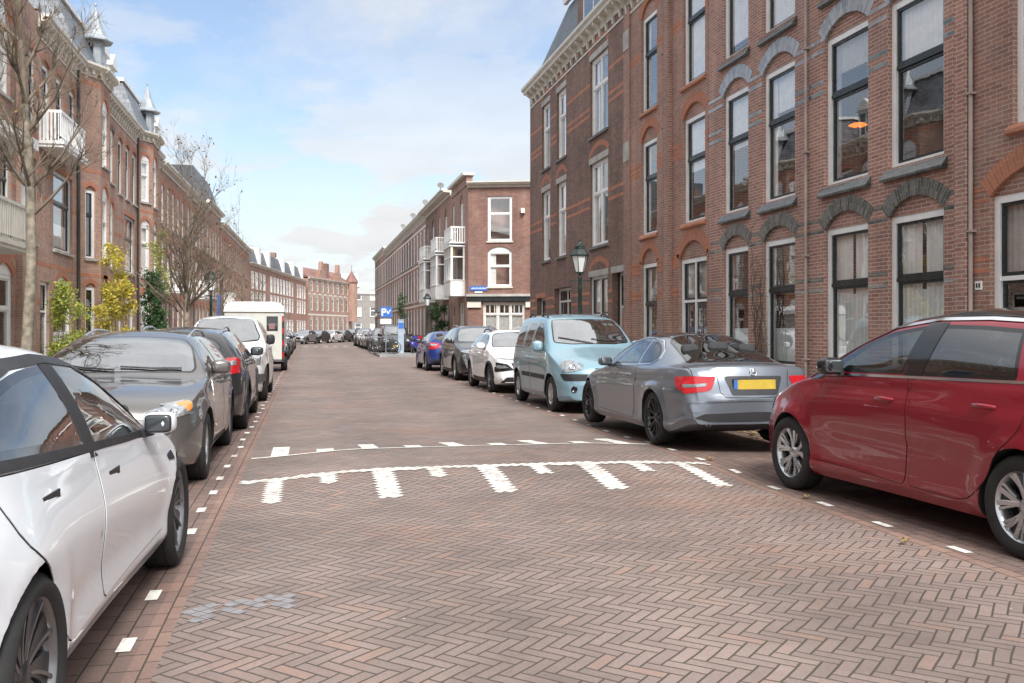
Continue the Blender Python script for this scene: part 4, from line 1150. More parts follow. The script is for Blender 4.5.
for k, (x, y, s, lb) in enumerate(((-3.8, 44, 21, 'third bare street tree beyond the lamp post'), (-3.8, 58, 8, 'thin bare tree farther on, behind the white horse trailer'), (-3.7, 76, 31, 'small far bare tree before the salmon terrace'))):
    bare_tree((x, y, .1), 5.0+.3*k, .09, s, lb, (0, 0), .40, .6, 150, lev=3, twigs=12)
def shrub(name, label, cat, loc, blobs, mat, n, size, stem=None, seed=1, spread=.09, mats=None):
    rng = random.Random(seed); o = thing(name, label, cat, loc)
    cen = []
    for (x, y, z, r, k) in blobs:
        for _ in range(k):
            v = Vector([rng.gauss(0, 1) for _ in range(3)]).normalized()*r*rng.random()**.4; cen.append((x+v.x, y+v.y, z+v.z))
    b = MB(); leaves(b, cen, n, size, rng, spread); b.build('foliage', mat, o)
    sb = MB()
    for k in range(7):
        c = Vector(rng.choice(cen)); r = Vector((rng.uniform(-.12, .12), rng.uniform(-.12, .12), 0)); mid = (c+r)/2+Vector((rng.uniform(-.1, .1), 0, 0))
        sb.tube([r, mid, c], [.022, .014, .006], 5)
    sb.build('stem', BARK2, o); return o
def col_blobs(h0, h1, r0, r1, n, rng, k=9, sway=.15):
    return [(rng.uniform(-sway, sway), rng.uniform(-sway, sway), h0+(h1-h0)*i/(n-1), r0+(r1-r0)*i/(n-1), k) for i in range(n)]
rg = random.Random(2)
shrub('climbing_shrub', 'large yellow leafy climber beside the drainpipe of the first spired house', 'shrub', (-6.5, 34.6, .1), [(rg.uniform(-.3, .2), rg.uniform(-1.5, 1.5), .5+rg.random()*3.0, .32, 8) for _ in range(17)] + [(0, -.9, 3.7, .25, 6), (0, .9, 3.9, .22, 6), (0, -.6, 4.1, .2, 4)], YEL, 5200, .055, seed=3)
shrub('climbing_shrub', 'small yellow-green climber in front of the arched ground floor window', 'shrub', (-6.6, 27.6, .1), [(rg.uniform(-.2, .2), rg.uniform(-.6, .6), .4+rg.random()*2.1, .28, 8) for _ in range(9)], YGR, 1900, .05, seed=4)
shrub('climbing_shrub', 'thin green and brown climber between the two yellow ones', 'shrub', (-6.9, 31.0, .1), [(rg.uniform(-.1, .15), rg.uniform(-.7, .7), .4+rg.random()*2.2, .25, 6) for _ in range(8)], YGR, 1000, .045, seed=5)
shrub('ivy_column', 'dense dark green ivy column climbing the wall below the second spire', 'ivy', (-6.3, 42.4, .1), col_blobs(.2, 3.6, .5, .38, 12, rg, 12), GRN, 5200, .06, seed=6)
shrub('climbing_shrub', 'yellowish creeper spreading above the dark ivy column', 'shrub', (-6.3, 43.2, .1), col_blobs(3.2, 5.3, .35, .25, 7, rg, 7, .3), YGR, 1200, .055, seed=7)
shrub('conifer', 'dark conifer at the left edge beside the nearest tree trunk', 'conifer', (-5.2, 14.2, .1), col_blobs(.2, 2.0, .42, .1, 10, rg, 10, .03), CON, 4200, .05, seed=8, spread=.05)
shrub('climbing_shrub', 'green plant hanging in front of the bay windowed houses near the lamp', 'shrub', (8.4, 60.5, .1), col_blobs(.4, 2.8, .5, .5, 7, rg, 10, .5), GRN, 1800, .08, seed=9)
shrub('street_shrub', 'small green street tree behind the blue parking column', 'shrub', (7.0, 70.5, .1), col_blobs(2.4, 3.8, .35, .3, 5, rg, 8, .3), GRN, 700, .06, seed=10)
# leaf litter against the kerb and single fallen leaves
rng = random.Random(4); b = MB()
for _ in range(900):
    y = rng.uniform(6.8, 14.5); x = RK-abs(rng.gauss(0, .22))-.02; a = rng.uniform(0, 6.28); s = rng.uniform(.02, .05); z = .012+rng.random()*.035
    q = Vector((math.cos(a), math.sin(a), rng.uniform(-.3, .3)))*s; r = Vector((-math.sin(a), math.cos(a), rng.uniform(-.3, .3)))*s*.6; c = Vector((x, y, z))
    b.add([c-q, c+r, c+q, c-r], [(0, 1, 2, 3)])
LEAFD = leafmat('fallen_leaf', (.50, .38, .20), (.28, .18, .09))
o = b.build('leaf_litter', LEAFD); o['kind'] = 'stuff'
def fallen(x, y, s, a, label):
    b = MB(); n = 14; ring = []
    for k in range(n):
        th = 2*math.pi*k/n; r = s*(1+.35*math.cos(3*th)+.12*math.cos(7*th)); ring.append(Vector((r*math.cos(th), .7*r*math.sin(th), .012+.018*abs(math.sin(2*th)))))
    b.add([Vector((0, 0, .008))]+ring, [(0, 1+k, 1+(k+1) % n) for k in range(n)]); b.tube([(s*.8, 0, .015), (s*1.9, .01, .02)], .003, 5)
    o = b.build('fallen_leaf', LEAFD); o.location = (x, y, gz(x, y)+.006); o.rotation_euler = (0, 0, a); tag(o, label, 'leaf')
fallen(4.0, 5.72, .035, .4, 'pale fallen leaf lying on the road near the rear wheel of the red car')
fallen(4.06, 5.78, .028, 2.2, 'smaller curled leaf touching the pale leaf by the red car')
fallen(4.25, 7.45, .045, 1.0, 'brown fallen leaf beside the front wheel of the red car')
fallen(4.32, 9.6, .05, 1.9, 'yellowish fallen leaf on the road behind the grey coupe')
# ================================================================== CAR KIT
def pchip(tab):
    xs = [p[0] for p in tab]; ys = [p[1] for p in tab]; n = len(xs)
    h = [xs[i+1]-xs[i] for i in range(n-1)]; d = [(ys[i+1]-ys[i])/h[i] for i in range(n-1)]
    m = [0.]*n; m[0], m[-1] = d[0], d[-1]
    for i in range(1, n-1):
        if d[i-1]*d[i] > 0:
            w1, w2 = 2*h[i]+h[i-1], h[i]+2*h[i-1]; m[i] = (w1+w2)/(w1/d[i-1]+w2/d[i])
    def f(x):
        if x <= xs[0]: return ys[0]
        if x >= xs[-1]: return ys[-1]
        i = 0
        while x > xs[i+1]: i += 1
        t = (x-xs[i])/h[i]; t2, t3 = t*t, t*t*t
        return (2*t3-3*t2+1)*ys[i]+(t3-2*t2+t)*h[i]*m[i]+(-2*t3+3*t2)*ys[i+1]+(t3-t2)*h[i]*m[i+1]
    return f
RUBBER = plain('tyre_rubber', (.02, .02, .02), .8, var=.2, vscale=6)
PLAST = plain('black_plastic', (.02, .02, .022), .55, var=.1)
PLASTG = plain('gloss_black', (.01, .01, .012), .12, var=0, coat=.5)
UNDER = plain('underbody', (.008, .008, .008), .9, var=0)
CABIN = plain('cabin_trim', (.03, .03, .032), .85, var=.1)
CHROME = plain('chrome', (.75, .76, .78), .12, metal=1, var=0)
ALU = plain('silver_alloy', (.55, .56, .58), .3, metal=.85, var=.05)
ALUD = plain('dark_alloy', (.09, .09, .095), .32, metal=.7, var=.05)
ALUG = plain('grey_alloy', (.24, .24, .25), .3, metal=.8, var=.05)
DISC = plain('brake_disc', (.10, .095, .09), .45, metal=.8)
LAMPR = plain('red_lamp', (.45, .012, .02), .1, var=.1, vscale=15, coat=1)
LAMPRD = plain('deep_red_lamp', (.2, .008, .012), .1, var=.1, coat=1)
LAMPW = plain('clear_lamp', (.40, .42, .44), .15, metal=.6, var=.3, vscale=16, coat=1)
LAMPD = plain('dark_lamp', (.06, .065, .07), .12, metal=.3, var=.3, vscale=18, coat=1)
LAMPO = plain('amber_lamp', (.75, .26, .05), .15, var=.05, coat=1)
PLATE = plain('yellow_plate', (.50, .36, .05), .5, var=.15, vscale=5)
CGLASS = glass_mat('car_glass', (.60, .66, .64), .12, .005)
CGLASSD = glass_mat('tinted_car_glass', (.16, .17, .18), .17, .005)
MIRG = plain('mirror_glass', (.10, .11, .12), .05, metal=.6, var=0)
WSGLASS = glass_mat('windscreen_glass', (.66, .72, .70), .42, .005)
FRIT = plain('glass_border', (.008, .008, .009), .1, var=0, coat=.5)
SEAM = plain('panel_gap', (.012, .012, .012), .9, var=0)

def bool_cut(ob, cutters):
    for c in cutters:
        md = ob.modifiers.new('b', 'BOOLEAN'); md.operation = 'DIFFERENCE'; md.object = c; md.solver = 'EXACT'; md.material_mode = 'TRANSFER'
    dg = bpy.context.evaluated_depsgraph_get(); dg.update()
    me = bpy.data.meshes.new_from_object(ob.evaluated_get(dg), depsgraph=dg)
    ob.modifiers.clear(); old = ob.data; ob.data = me; bpy.data.meshes.remove(old)
    for c in cutters:
        m = c.data; bpy.data.objects.remove(c); bpy.data.meshes.remove(m)

class Car:
    def __init__(c, S):
        c.S = S; c.L = S['L']; c.f = {k: pchip(S[k]) for k in ('top', 'crown', 'rw', 'belt', 'bw', 'mw', 'bot')}
        c.side = pchip(S.get('side', [(0, .955), (.12, .985), (.35, 1.0), (.62, .995), (.85, .985), (1, .97)]))
        c.wf, c.wr = S['axles']; c.r = S['r']
    def ring(c, u, shrink=0., cavity=False):
        f = c.f; top, cr, rw, belt, bw, mw, bot = [f[k](u) for k in ('top', 'crown', 'rw', 'belt', 'bw', 'mw', 'bot')]
        if cavity:
            top -= .035; rw -= .045; bw -= .05; mw -= .07; bot = max(.42, bot+.1)
            if top < belt+.02: top = belt+.02
        pts = []
        # underside
        mwb = mw*c.side(0)
        for k in range(4): pts.append((mwb*.93*k/4, bot))
        pts += [(mwb*.93, bot), (mwb*.985, bot+.015)]
        n = 24; z0 = bot+.045; z1 = belt-.05
        if z1 < z0+.05: z1 = z0+.05
        xb = bw
        for k in range(n+1):
            t = k/n; z = z0+(z1-z0)*t; x = mw*c.side(t)
            tt = max(0, (t-.6)/.4); x = x*(1-tt*tt)+ (min(x, bw+.012))*tt*tt
            if not cavity:
                for wy in (c.wf, c.wr):
                    du = abs(u-wy); dz = abs(z-c.r)
                    rr = math.hypot(du, dz)/(c.r*1.12)
                    x += c.S.get('flare', .015)*math.exp(-((rr-1.)/.20)**2)*(1 if du < c.r*1.5 else 0)
                for (zc, amp, wd, ua, ub) in c.S.get('creases', ()):
                    if ua < u < ub:
                        e = sm(ua, ua+.3, u)*(1-sm(ub-.3, ub, u)); zz = zc(u) if callable(zc) else zc
                        x += amp*e*math.exp(-((z-zz)/wd)**2)
            pts.append((x, z))
        A = (xb, belt); P0 = pts[-1]; ze = top-cr
        if ze < belt+.005: ze = belt+.005
        B = (rw, ze)
        def lerp(p, q, t): return (p[0]+(q[0]-p[0])*t, p[1]+(q[1]-p[1])*t)
        P1 = lerp(A, B, .08)
        for t in (.25, .5, .75):
            pts.append(((1-t)**2*P0[0]+2*t*(1-t)*A[0]+t*t*P1[0], (1-t)**2*P0[1]+2*t*(1-t)*A[1]+t*t*P1[1]))
        pts.append(P1)
        Q = lerp(A, B, .84); gh = B[1]-A[1]; bul = .022*min(1, gh/.3)
        for t in (.17, .33, .5, .67, .83, 1.):
            p = lerp(P1, Q, t); pts.append((p[0]+bul*4*t*(1-t)*.7, p[1]))
        def zr(x): return top-cr*min(1, abs(x)/rw)**2.3
        Cc = (rw*.80, zr(rw*.80))
        for t in (.2, .4, .6, .8, 1.):
            pts.append(((1-t)**2*Q[0]+2*t*(1-t)*B[0]+t*t*Cc[0], (1-t)**2*Q[1]+2*t*(1-t)*B[1]+t*t*Cc[1]))
        for q in (.64, .48, .32, .16, 0): pts.append((rw*q, zr(rw*q)))
        return pts
    def warp(c, x, u):
        """plan-view curvature of nose and tail"""
        W_ = c.S['W']; L = c.L; cf, cb = c.S.get('nose', .22), c.S.get('tail', .14)
        k = min(1, abs(x)/W_)
        return u + cf*k**2.6*(1-sm(0, 1.1, u)) - cb*k**2.8*(1-sm(0, .9, L-u))
    def solid(c, cavity=False, u0=0, u1=None):
        u1 = u1 or c.L; b = MB(); us = []
        n = 84 if not cavity else 30
        if cavity: us = [u0+(u1-u0)*i/n for i in range(n+1)]
        else:
            us = sorted(set([round(c.L*(.5-.5*math.cos(math.pi*i/n))*.35 + c.L*i/n*.65, 4) for i in range(n+1)]))
        rings = []
        for u in us:
            h = c.ring(u, cavity=cavity)
            full = [(x, z) for x, z in h] + [(-x, z) for x, z in h[-2:0:-1]]
            rings.append([Vector((x, c.L/2-(u if cavity else c.warp(x, u)), z)) for x, z in full])
        m = len(rings[0]); vs = [p for r in rings for p in r]
        fs = [(i*m+k, i*m+(k+1) % m, (i+1)*m+(k+1) % m, (i+1)*m+k) for i in range(len(us)-1) for k in range(m)]
        b.add(vs, fs, 0, None, True)
        hn = len(c.ring(us[0]))
        def cap(i, flip):
            base = i*m
            # bands between right half point k and left half point k
            nx = 10; rows = []
            for k in range(hn):
                pr = rings[i][k]; pl = rings[i][(m-k) % m]
                if k in (0, hn-1): rows.append([base+k]); continue
                row = [base+k]
                for q in range(1, nx):
                    x = pr.x+(pl.x-pr.x)*q/nx; uu = us[i]
                    b.v.append(Vector((x, c.L/2-(uu if cavity else c.warp(x, uu)), pr.z))); row.append(len(b.v)-1)
                row.append(base+(m-k) % m); rows.append(row)
            for a, d in zip(rows[:-1], rows[1:]):
                if len(a) == 1 and len(d) > 1: F = [(a[0], d[j], d[j+1]) for j in range(len(d)-1)]
                elif len(d) == 1 and len(a) > 1: F = [(d[0], a[j+1], a[j]) for j in range(len(a)-1)]
                else: F = [(a[j], d[j], d[j+1], a[j+1]) for j in range(nx)]
                for f in F:
                    b.f.append(list(f[::-1] if flip else f)); b.m.append(0); b.uv.append(None); b.sm.append(True)
        cap(0, True); cap(len(us)-1, False)
        return b
    def raw_ob(c, b, mat):
        me = bpy.data.meshes.new('t'); me.from_pydata(b.v, [], b.f); me.materials.append(mat)
        bm = bmesh.new(); bm.from_mesh(me); bmesh.ops.remove_doubles(bm, verts=bm.verts, dist=1e-4)
        bmesh.ops.dissolve_degenerate(bm, dist=1e-5, edges=bm.edges)
        bmesh.ops.recalc_face_normals(bm, faces=bm.faces); bm.to_mesh(me); bm.free()
        for p in me.polygons: p.use_smooth = True
        o = bpy.data.objects.new('t', me); COL.objects.link(o); return o
    def build_body(c, root, mat, cut_glass=True):
        S = c.S
        o = c.raw_ob(c.solid(), mat); o.name = 'body'; o.parent = root
        me = o.data; c.bvh = BVHTree.FromPolygons([v.co.copy() for v in me.vertices], [tuple(p.vertices) for p in me.polygons])
        cuts = []
        for wu in (c.wf, c.wr):
            b = MB(); W_ = S['W']; R_ = c.r*S.get('arch', 1.12)
            for s in (-1, 1):
                b.lathe([(R_, .0), (R_, .42)], 40, 0, Matrix.Translation((s*(W_-.30) if s > 0 else -(W_-.30), c.L/2-wu, c.r+.01)) @ Matrix.Rotation(s*math.pi/2, 4, 'Y'), True)
            cuts.append(c.raw_ob(b, UNDER))
        if cut_glass:
            u0, u1 = S['cabin']
            cuts.append(c.raw_ob(c.solid(True, u0, u1), CABIN))
            for poly, kind, *a in S['glass']:
                z0 = S.get('cutz', .8); b = MB(); pp = shrink(poly, .022)
                if kind == 'side': b.prism([(-1.4, c.L/2-p[0], p[1]) for p in pp], [(1.4, c.L/2-p[0], p[1]) for p in pp])
                elif kind == 'front': b.prism([(p[0], c.L/2-a[0], p[1]) for p in pp], [(p[0], c.L/2-a[1], p[1]) for p in pp])
                elif kind == 'top': b.prism([(p[0], c.L/2-p[1], a[0]) for p in pp], [(p[0], c.L/2-p[1], 2.6) for p in pp])
                cuts.append(c.raw_ob(b, PLAST))
        bool_cut(o, cuts)
        for p in o.data.polygons: p.use_smooth = True
        # keep the cut edges crisp
        bm = bmesh.new(); bm.from_mesh(o.data)
        for e in bm.edges:
            if len(e.link_faces) == 2 and (e.calc_face_angle(0) > R(38) or e.link_faces[0].material_index != e.link_faces[1].material_index): e.smooth = False
        bm.to_mesh(o.data); bm.free()
        c.body = o; c.root = root; return o
    def hit(c, p, d):
        r = c.bvh.ray_cast(Vector(p), Vector(d))
        return (r[0], r[1]) if r[0] else (None, None)
    def patch(c, poly, kind, off=.004, mats=None, name='panel', parent=None, border=0, sides=(1,), grid=.035, skirt=.012, label=None, joinwith=None, steep=-1.):
        """an outline laid on the body's own surface; kind side: (u,z), rear/front: (x,z), top: (x,u)"""
        out = None
        for sd in sides:
            b = MB() if joinwith is None else joinwith
            dirs = {'side': Vector((-sd, 0, 0)), 'rear': Vector((0, 1, 0)), 'front': Vector((0, -1, 0)), 'top': Vector((0, 0, -1)), 'diag': None}
            L = c.L
            def start(q):
                if kind == 'side': return Vector((sd*3, L/2-q[0], q[1])), Vector((-sd, 0, 0))
                if kind == 'rear': return Vector((q[0]*sd, -L/2-2, q[1])), Vector((0, 1, 0))
                if kind == 'front': return Vector((q[0]*sd, L/2+2, q[1])), Vector((0, -1, 0))
                if kind == 'top': return Vector((q[0]*sd, L/2-q[1], 3)), Vector((0, 0, -1))
            poly_d = dens(poly, grid)
            vs = [Vector(p) for p in poly_d]; n = len(vs); es = [(i, (i+1) % n) for i in range(n)]
            if border:
                inn = dens(shrink(poly, border), grid); o = len(vs); vs += [Vector(p) for p in inn]; es += [(o+i, o+(i+1) % len(inn)) for i in range(len(inn))]
            x0, x1 = min(p[0] for p in poly), max(p[0] for p in poly); y0, y1 = min(p[1] for p in poly), max(p[1] for p in poly)
            gx = x0+grid/2
            while gx < x1:
                gy = y0+grid/2
                while gy < y1:
                    if pin((gx, gy), poly) and all((Vector((gx, gy))-v).length > grid*.4 for v in vs[:n]): vs.append(Vector((gx, gy)))
                    gy += grid
                gx += grid
            r = geometry.delaunay_2d_cdt(vs, es, [], 1, 1e-5); V, F = r[0], r[2]
            P = []; graze = set()
            for qi, q in enumerate(V):
                s, d = start(q); h, nn = c.hit(s, d)
                if h is None:
                    P.append(None)
                    if steep > 0: graze.add(qi)
                    continue
                if nn.dot(d) > 0: nn = -nn
                if -nn.dot(d) < steep or (kind in ('rear', 'front') and steep > 0 and abs(h.y) < L/2-.42): graze.add(qi)
                nn = (nn*.8 - d*.2).normalized() if kind != 'side' else nn
                P.append(h+nn*off)
            good = [p for p in P if p is not None]
            if not good: continue
            for i, p in enumerate(P):
                if p is None: P[i] = min(good, key=lambda g: abs((g.y-(L/2-V[i][0])))+abs(g.z-V[i][1]) if kind == 'side' else (g-Vector((V[i][0]*sd, g.y, V[i][1]))).length if kind in ('rear', 'front') else abs(g.x-V[i][0]*sd)+abs(g.y-(L/2-V[i][1]))).copy()
            ish = shrink(poly, border) if border else None
            F = [list(f) for f in F if pin(cen([V[i] for i in f]), poly) and not any(i in graze for i in f)]
            d0 = start(V[0])[1]
            for f in F:
                a = (P[f[1]]-P[f[0]]).cross(P[f[2]]-P[f[0]])
                if a.dot(d0) > 0: f.reverse()
                m = 0
                if border and not pin(cen([V[i] for i in f]), ish): m = 1
                b.add([P[i] for i in f], [tuple(range(len(f)))], m, None, True)
            if skirt:
                # edge turned in towards the body
                idx = {}
                for f in F:
                    for i in range(len(f)):
                        k = tuple(sorted((f[i], f[(i+1) % len(f)]))); idx[k] = idx.get(k, 0)+1
                for k, ct in idx.items():
                    if ct == 1:
                        a, e = P[k[0]], P[k[1]]; b.add([a, e, e+d0*skirt, a+d0*skirt], [(0, 1, 2, 3)], 1 if border else 0)
            if joinwith is None:
                o = b.build(name, mats, parent or c.root, True, label)
                weld(o); out = o
        return out
def weld(o, d=5e-5):
    bm = bmesh.new(); bm.from_mesh(o.data); bmesh.ops.remove_doubles(bm, verts=bm.verts, dist=d)
    for e in bm.edges:
        if len(e.link_faces) == 2 and e.calc_face_angle(0) > R(40): e.smooth = False
    bm.to_mesh(o.data); bm.free()
def cen(ps): return (sum(p[0] for p in ps)/len(ps), sum(p[1] for p in ps)/len(ps))
def pin(p, poly):
    c = False; j = len(poly)-1
    for i in range(len(poly)):
        xi, yi = poly[i][0], poly[i][1]; xj, yj = poly[j][0], poly[j][1]
        if (yi > p[1]) != (yj > p[1]) and p[0] < (xj-xi)*(p[1]-yi)/(yj-yi)+xi: c = not c
        j = i
    return c
class Poly(list):
    raw = None; r = .04; n = 3
def shrink(poly, d):
    if getattr(poly, 'raw', None):
        q = shrink(poly.raw, d); return rnd([(a[0], a[1], max(.004, (o[2] if len(o) > 2 else poly.r)-d)) for a, o in zip(q, poly.raw)], poly.r, poly.n)
    n = len(poly); a = sum(poly[i][0]*poly[(i+1) % n][1]-poly[(i+1) % n][0]*poly[i][1] for i in range(n)); s = 1 if a > 0 else -1
    out = []
    for i in range(n):
        p0, p1, p2 = [Vector(poly[(i+k) % n][:2]) for k in (-1, 0, 1)]
        e0, e1 = (p1-p0).normalized(), (p2-p1).normalized()
        n0, n1 = Vector((-e0.y, e0.x))*s, Vector((-e1.y, e1.x))*s
        m = (n0+n1); k = max(.45, m.length_squared/2); m = m/ k if m.length > 1e-6 else n0
        out.append(tuple(p1+m*d))
    return out
def dens(poly, g):
    out = []; n = len(poly)
    for i in range(n):
        p, q = Vector(poly[i][:2]), Vector(poly[(i+1) % n][:2]); k = max(1, int((q-p).length/g))
        out += [tuple(p+(q-p)*j/k) for j in range(k)]
    return out
def rnd(poly, r=.04, n=3):
    """round the corners of an outline"""
    out = Poly(); N_ = len(poly); out.raw = list(poly); out.r = r; out.n = n
    for i in range(N_):
        p0, p1, p2 = [Vector(poly[(i+k) % N_][:2]) for k in (-1, 0, 1)]
        rr = poly[i][2] if len(poly[i]) > 2 else r
        a = p1+(p0-p1).normalized()*min(rr, (p0-p1).length*.45); c = p1+(p2-p1).normalized()*min(rr, (p2-p1).length*.45)
        for k in range(n+1):
            t = k/n; out.append(tuple(a*(1-t)**2+p1*2*t*(1-t)+c*t*t))
    return out
def line_poly(pts, w):
    """thin ribbon outline along a polyline"""
    P = [Vector(p) for p in pts]; l, r = [], []
    for i, p in enumerate(P):
        d = (P[min(i+1, len(P)-1)]-P[max(0, i-1)]).normalized(); n = Vector((-d.y, d.x))*w/2
        l.append(tuple(p+n)); r.append(tuple(p-n))
    return l + r[::-1]

# ---------------- wheels: axis along X, outside towards +X
def wheel_mesh(r, wd, rim_r, style, mat, mat2):
    tyre = MB(); h = wd/2; T = Matrix.Rotation(math.pi/2, 4, 'Y'); Rr = rim_r
    prof = [(Rr-.012, -h*.9), (Rr+.01, -h), (r-.035, -h), (r-.012, -h*.86), (r, -h*.62), (r, h*.62), (r-.012, h*.86), (r-.035, h*.99), (Rr+.03, h*1.02), (Rr+.004, h*.94), (Rr-.012, h*.86)]
    tyre.lathe(prof, 48, 0, T, True, False)
    for dx in (-.5, 0, .5):   # tread grooves read as dark rings
        tyre.lathe([(r+.0005, h*dx-.004), (r+.0005, h*dx+.004)], 48, 1, T, False, False)
    rim = MB()
    rim.lathe([(Rr-.012, -h*.9), (Rr-.03, -h*.5), (Rr-.035, h*.3), (Rr-.02, h*.7), (Rr-.006, h*.88), (Rr+.003, h*.92), (Rr+.006, h*.86)], 48, 0, T, True, False)
    rim.lathe([(.02, -h*.1), (Rr*.62, -h*.1), (Rr*.62, -h*.16), (.02, -h*.16)], 32, 2, T, False, False); rim.lathe([(.01, -h*.4), (Rr-.03, -h*.4)], 32, 3, T, False, False)
    def plate(pts, x0, x1, m=0):   # pts (r, angle) outline in the wheel plane; x depth front per radius
        A = []; B = []
        for rr, a, *xx in pts:
            xo = xx[0] if xx else x1
            A.append(Vector((xo, rr*math.sin(a), rr*math.cos(a)))); B.append(Vector((xo-.022, rr*math.sin(a), rr*math.cos(a))))
        rim.prism(B, A, m)
    hub = h*.55; lip = h*.78; Ri = Rr-.02
    def spoke(a, w0, w1, sk=0., m=0, r0=.045, x0=None, x1=None, bow=0., r1=None):
        n = 4; L_, R_ = [], []; r1 = r1 or Ri
        for i in range(n+1):
            t = i/n; rr = r0+(r1-r0)*t; ww = (w0+(w1-w0)*t)/2; aa = a+sk*t+bow*math.sin(math.pi*t)
            xo = (x0 if x0 is not None else hub)+((x1 if x1 is not None else lip)-(x0 if x0 is not None else hub))*(t**1.5)
            L_.append((rr, aa-ww/rr, xo)); R_.append((rr, aa+ww/rr, xo))
        plate(L_+R_[::-1], 0, 0, m)
    if style == 'turbine':
        for k in range(9):
            a = 2*math.pi*k/9; spoke(a, .030, .125, .22, 1, x0=hub*1.0, x1=lip*.80, r1=Rr-.015); spoke(a+.10, .012, .014, .22, 0, x0=hub*1.02, x1=lip*.95)
    elif style == 'thin10':
        for k in range(10):
            a = 2*math.pi*k/10; spoke(a, .018, .010, .13, 1, x0=hub); spoke(a, .018, .010, -.13, 1, x0=hub)
    elif style == 'twin5':
        for k in range(5):
            a = 2*math.pi*k/5
            for sg in (-1, 1): spoke(a+sg*.10, .030, .036, sg*.13, 0, r0=.05, x0=hub*1.0); spoke(a+sg*.30, .014, .022, sg*.12, 0, r0=.10, x0=hub*.9, x1=lip*.9)
            spoke(a, .045, .07, 0, 1, r0=.04, x0=hub*.8, x1=lip*.7)
    elif style == 'cap6':
        for k in range(6):
            a = 2*math.pi*k/6; spoke(a, .075, .06, 0, 0, x0=hub*1.15, x1=lip)
        rim.lathe([(.02, hub*.9), (Ri*.55, hub*.9), (Ri, lip*.6), (Ri, lip*.55), (.02, hub*.7)], 32, 1, T, True, False)
    elif style == 'five':
        for k in range(5): a = 2*math.pi*k/5; spoke(a, .07, .05, 0, 0)
    elif style == 'ten':
        for k in range(5):
            a = 2*math.pi*k/5; spoke(a, .04, .03, .17, 0); spoke(a, .04, .03, -.17, 0)
    rim.lathe([(.0, hub+.012), (.03, hub+.012), (.055, hub), (.065, hub-.03)], 20, 0 if style not in ('turbine', 'thin10') else 1, T, True, False)
    for k in range(5):
        a = 2*math.pi*(k+.5)/5; rim.lathe([(.0, hub+.002), (.007, hub+.002), (.008, hub-.02)], 6, 2, Matrix.Translation((0, .042*math.sin(a), .042*math.cos(a))) @ T, False, False)
    return tyre, rim
def add_wheels(c, style, mat, mat2, wd=.215, rim_r=None, inset=.02, steer=0):
    r = c.r; rim_r = rim_r or r-.100
    ty, ri = wheel_mesh(r, wd, rim_r, style, mat, mat2); d1 = d2 = None
    for wu in (c.wf, c.wr):
        hw = c.f['mw'](wu)*1.0
        for sd in (1, -1):
            if d1 is None:
                o = ty.build('wheel', [RUBBER, UNDER], c.root); q = ri.build('rim', [mat, mat2, DISC, UNDER], o); d1, d2 = o.data, q.data
            else:
                o = bpy.data.objects.new('wheel', d1); COL.objects.link(o); o.parent = c.root
                q = bpy.data.objects.new('rim', d2); COL.objects.link(q); q.parent = o
            o.location = (sd*(hw-wd/2-inset), c.L/2-wu, r); o.rotation_euler = (R(random.uniform(0, 70)), 0, (0 if sd > 0 else math.pi)+(steer if wu == c.wf else 0))
def ellipsoid(b, c0, rx, ry, rz, m=0, p=2.6, n=14, T=None):
    vs = []; fs = []
    def pw(v): return math.copysign(abs(v)**(2/p), v)
    for i in range(n//2+1):
        ph = -math.pi/2+math.pi*i/(n//2)
        for k in range(n):
            th = 2*math.pi*k/n; v = Vector((rx*pw(math.cos(ph))*pw(math.cos(th)), ry*pw(math.cos(ph))*pw(math.sin(th)), rz*pw(math.sin(ph))))
            if T: v = T @ v
            vs.append(v+Vector(c0))
    for i in range(n//2):
        for k in range(n): fs.append((i*n+k, i*n+(k+1) % n, (i+1)*n+(k+1) % n, (i+1)*n+k))
    b.add(vs, fs, m, None, True)
def mirrors(c, u, z, mat, size=(.11, .065, .08), cap=PLAST, label=None, gap=.005):
    for sd in (1, -1):
        hx = None; h, n = c.hit((sd*3, c.L/2-u, z-.05), (-sd, 0, 0))
        x = sd*(abs(h.x) if h else .85); b = MB(); y = c.L/2-u
        cx = x+sd*(size[0]+gap)
        ellipsoid(b, (cx, y, z), size[0], size[1], size[2], 0, 3.2, 20, Matrix.Rotation(-sd*.18, 3, 'Z'))
        b.prism([Vector((x-sd*.03, y+.04, z-.09)), Vector((x-sd*.03, y-.04, z-.09)), Vector((x-sd*.03, y-.04, z-.04)), Vector((x-sd*.03, y+.04, z-.04))],
                [Vector((cx-sd*.03, y+.03, z-.065)), Vector((cx-sd*.03, y-.03, z-.065)), Vector((cx-sd*.03, y-.03, z-.03)), Vector((cx-sd*.03, y+.03, z-.03))], 1)
        w, hh = size[0]*.74, size[2]*.70
        ellipsoid(b, (cx, y-size[1]*.80, z), w+.008, size[1]*.22, hh+.008, 1, 5, 20)
        ellipsoid(b, (cx, y-size[1]*.90, z), w, size[1]*.14, hh, 2, 6, 20)
        b.build('mirror', [mat, cap, MIRG], c.root, True, label)
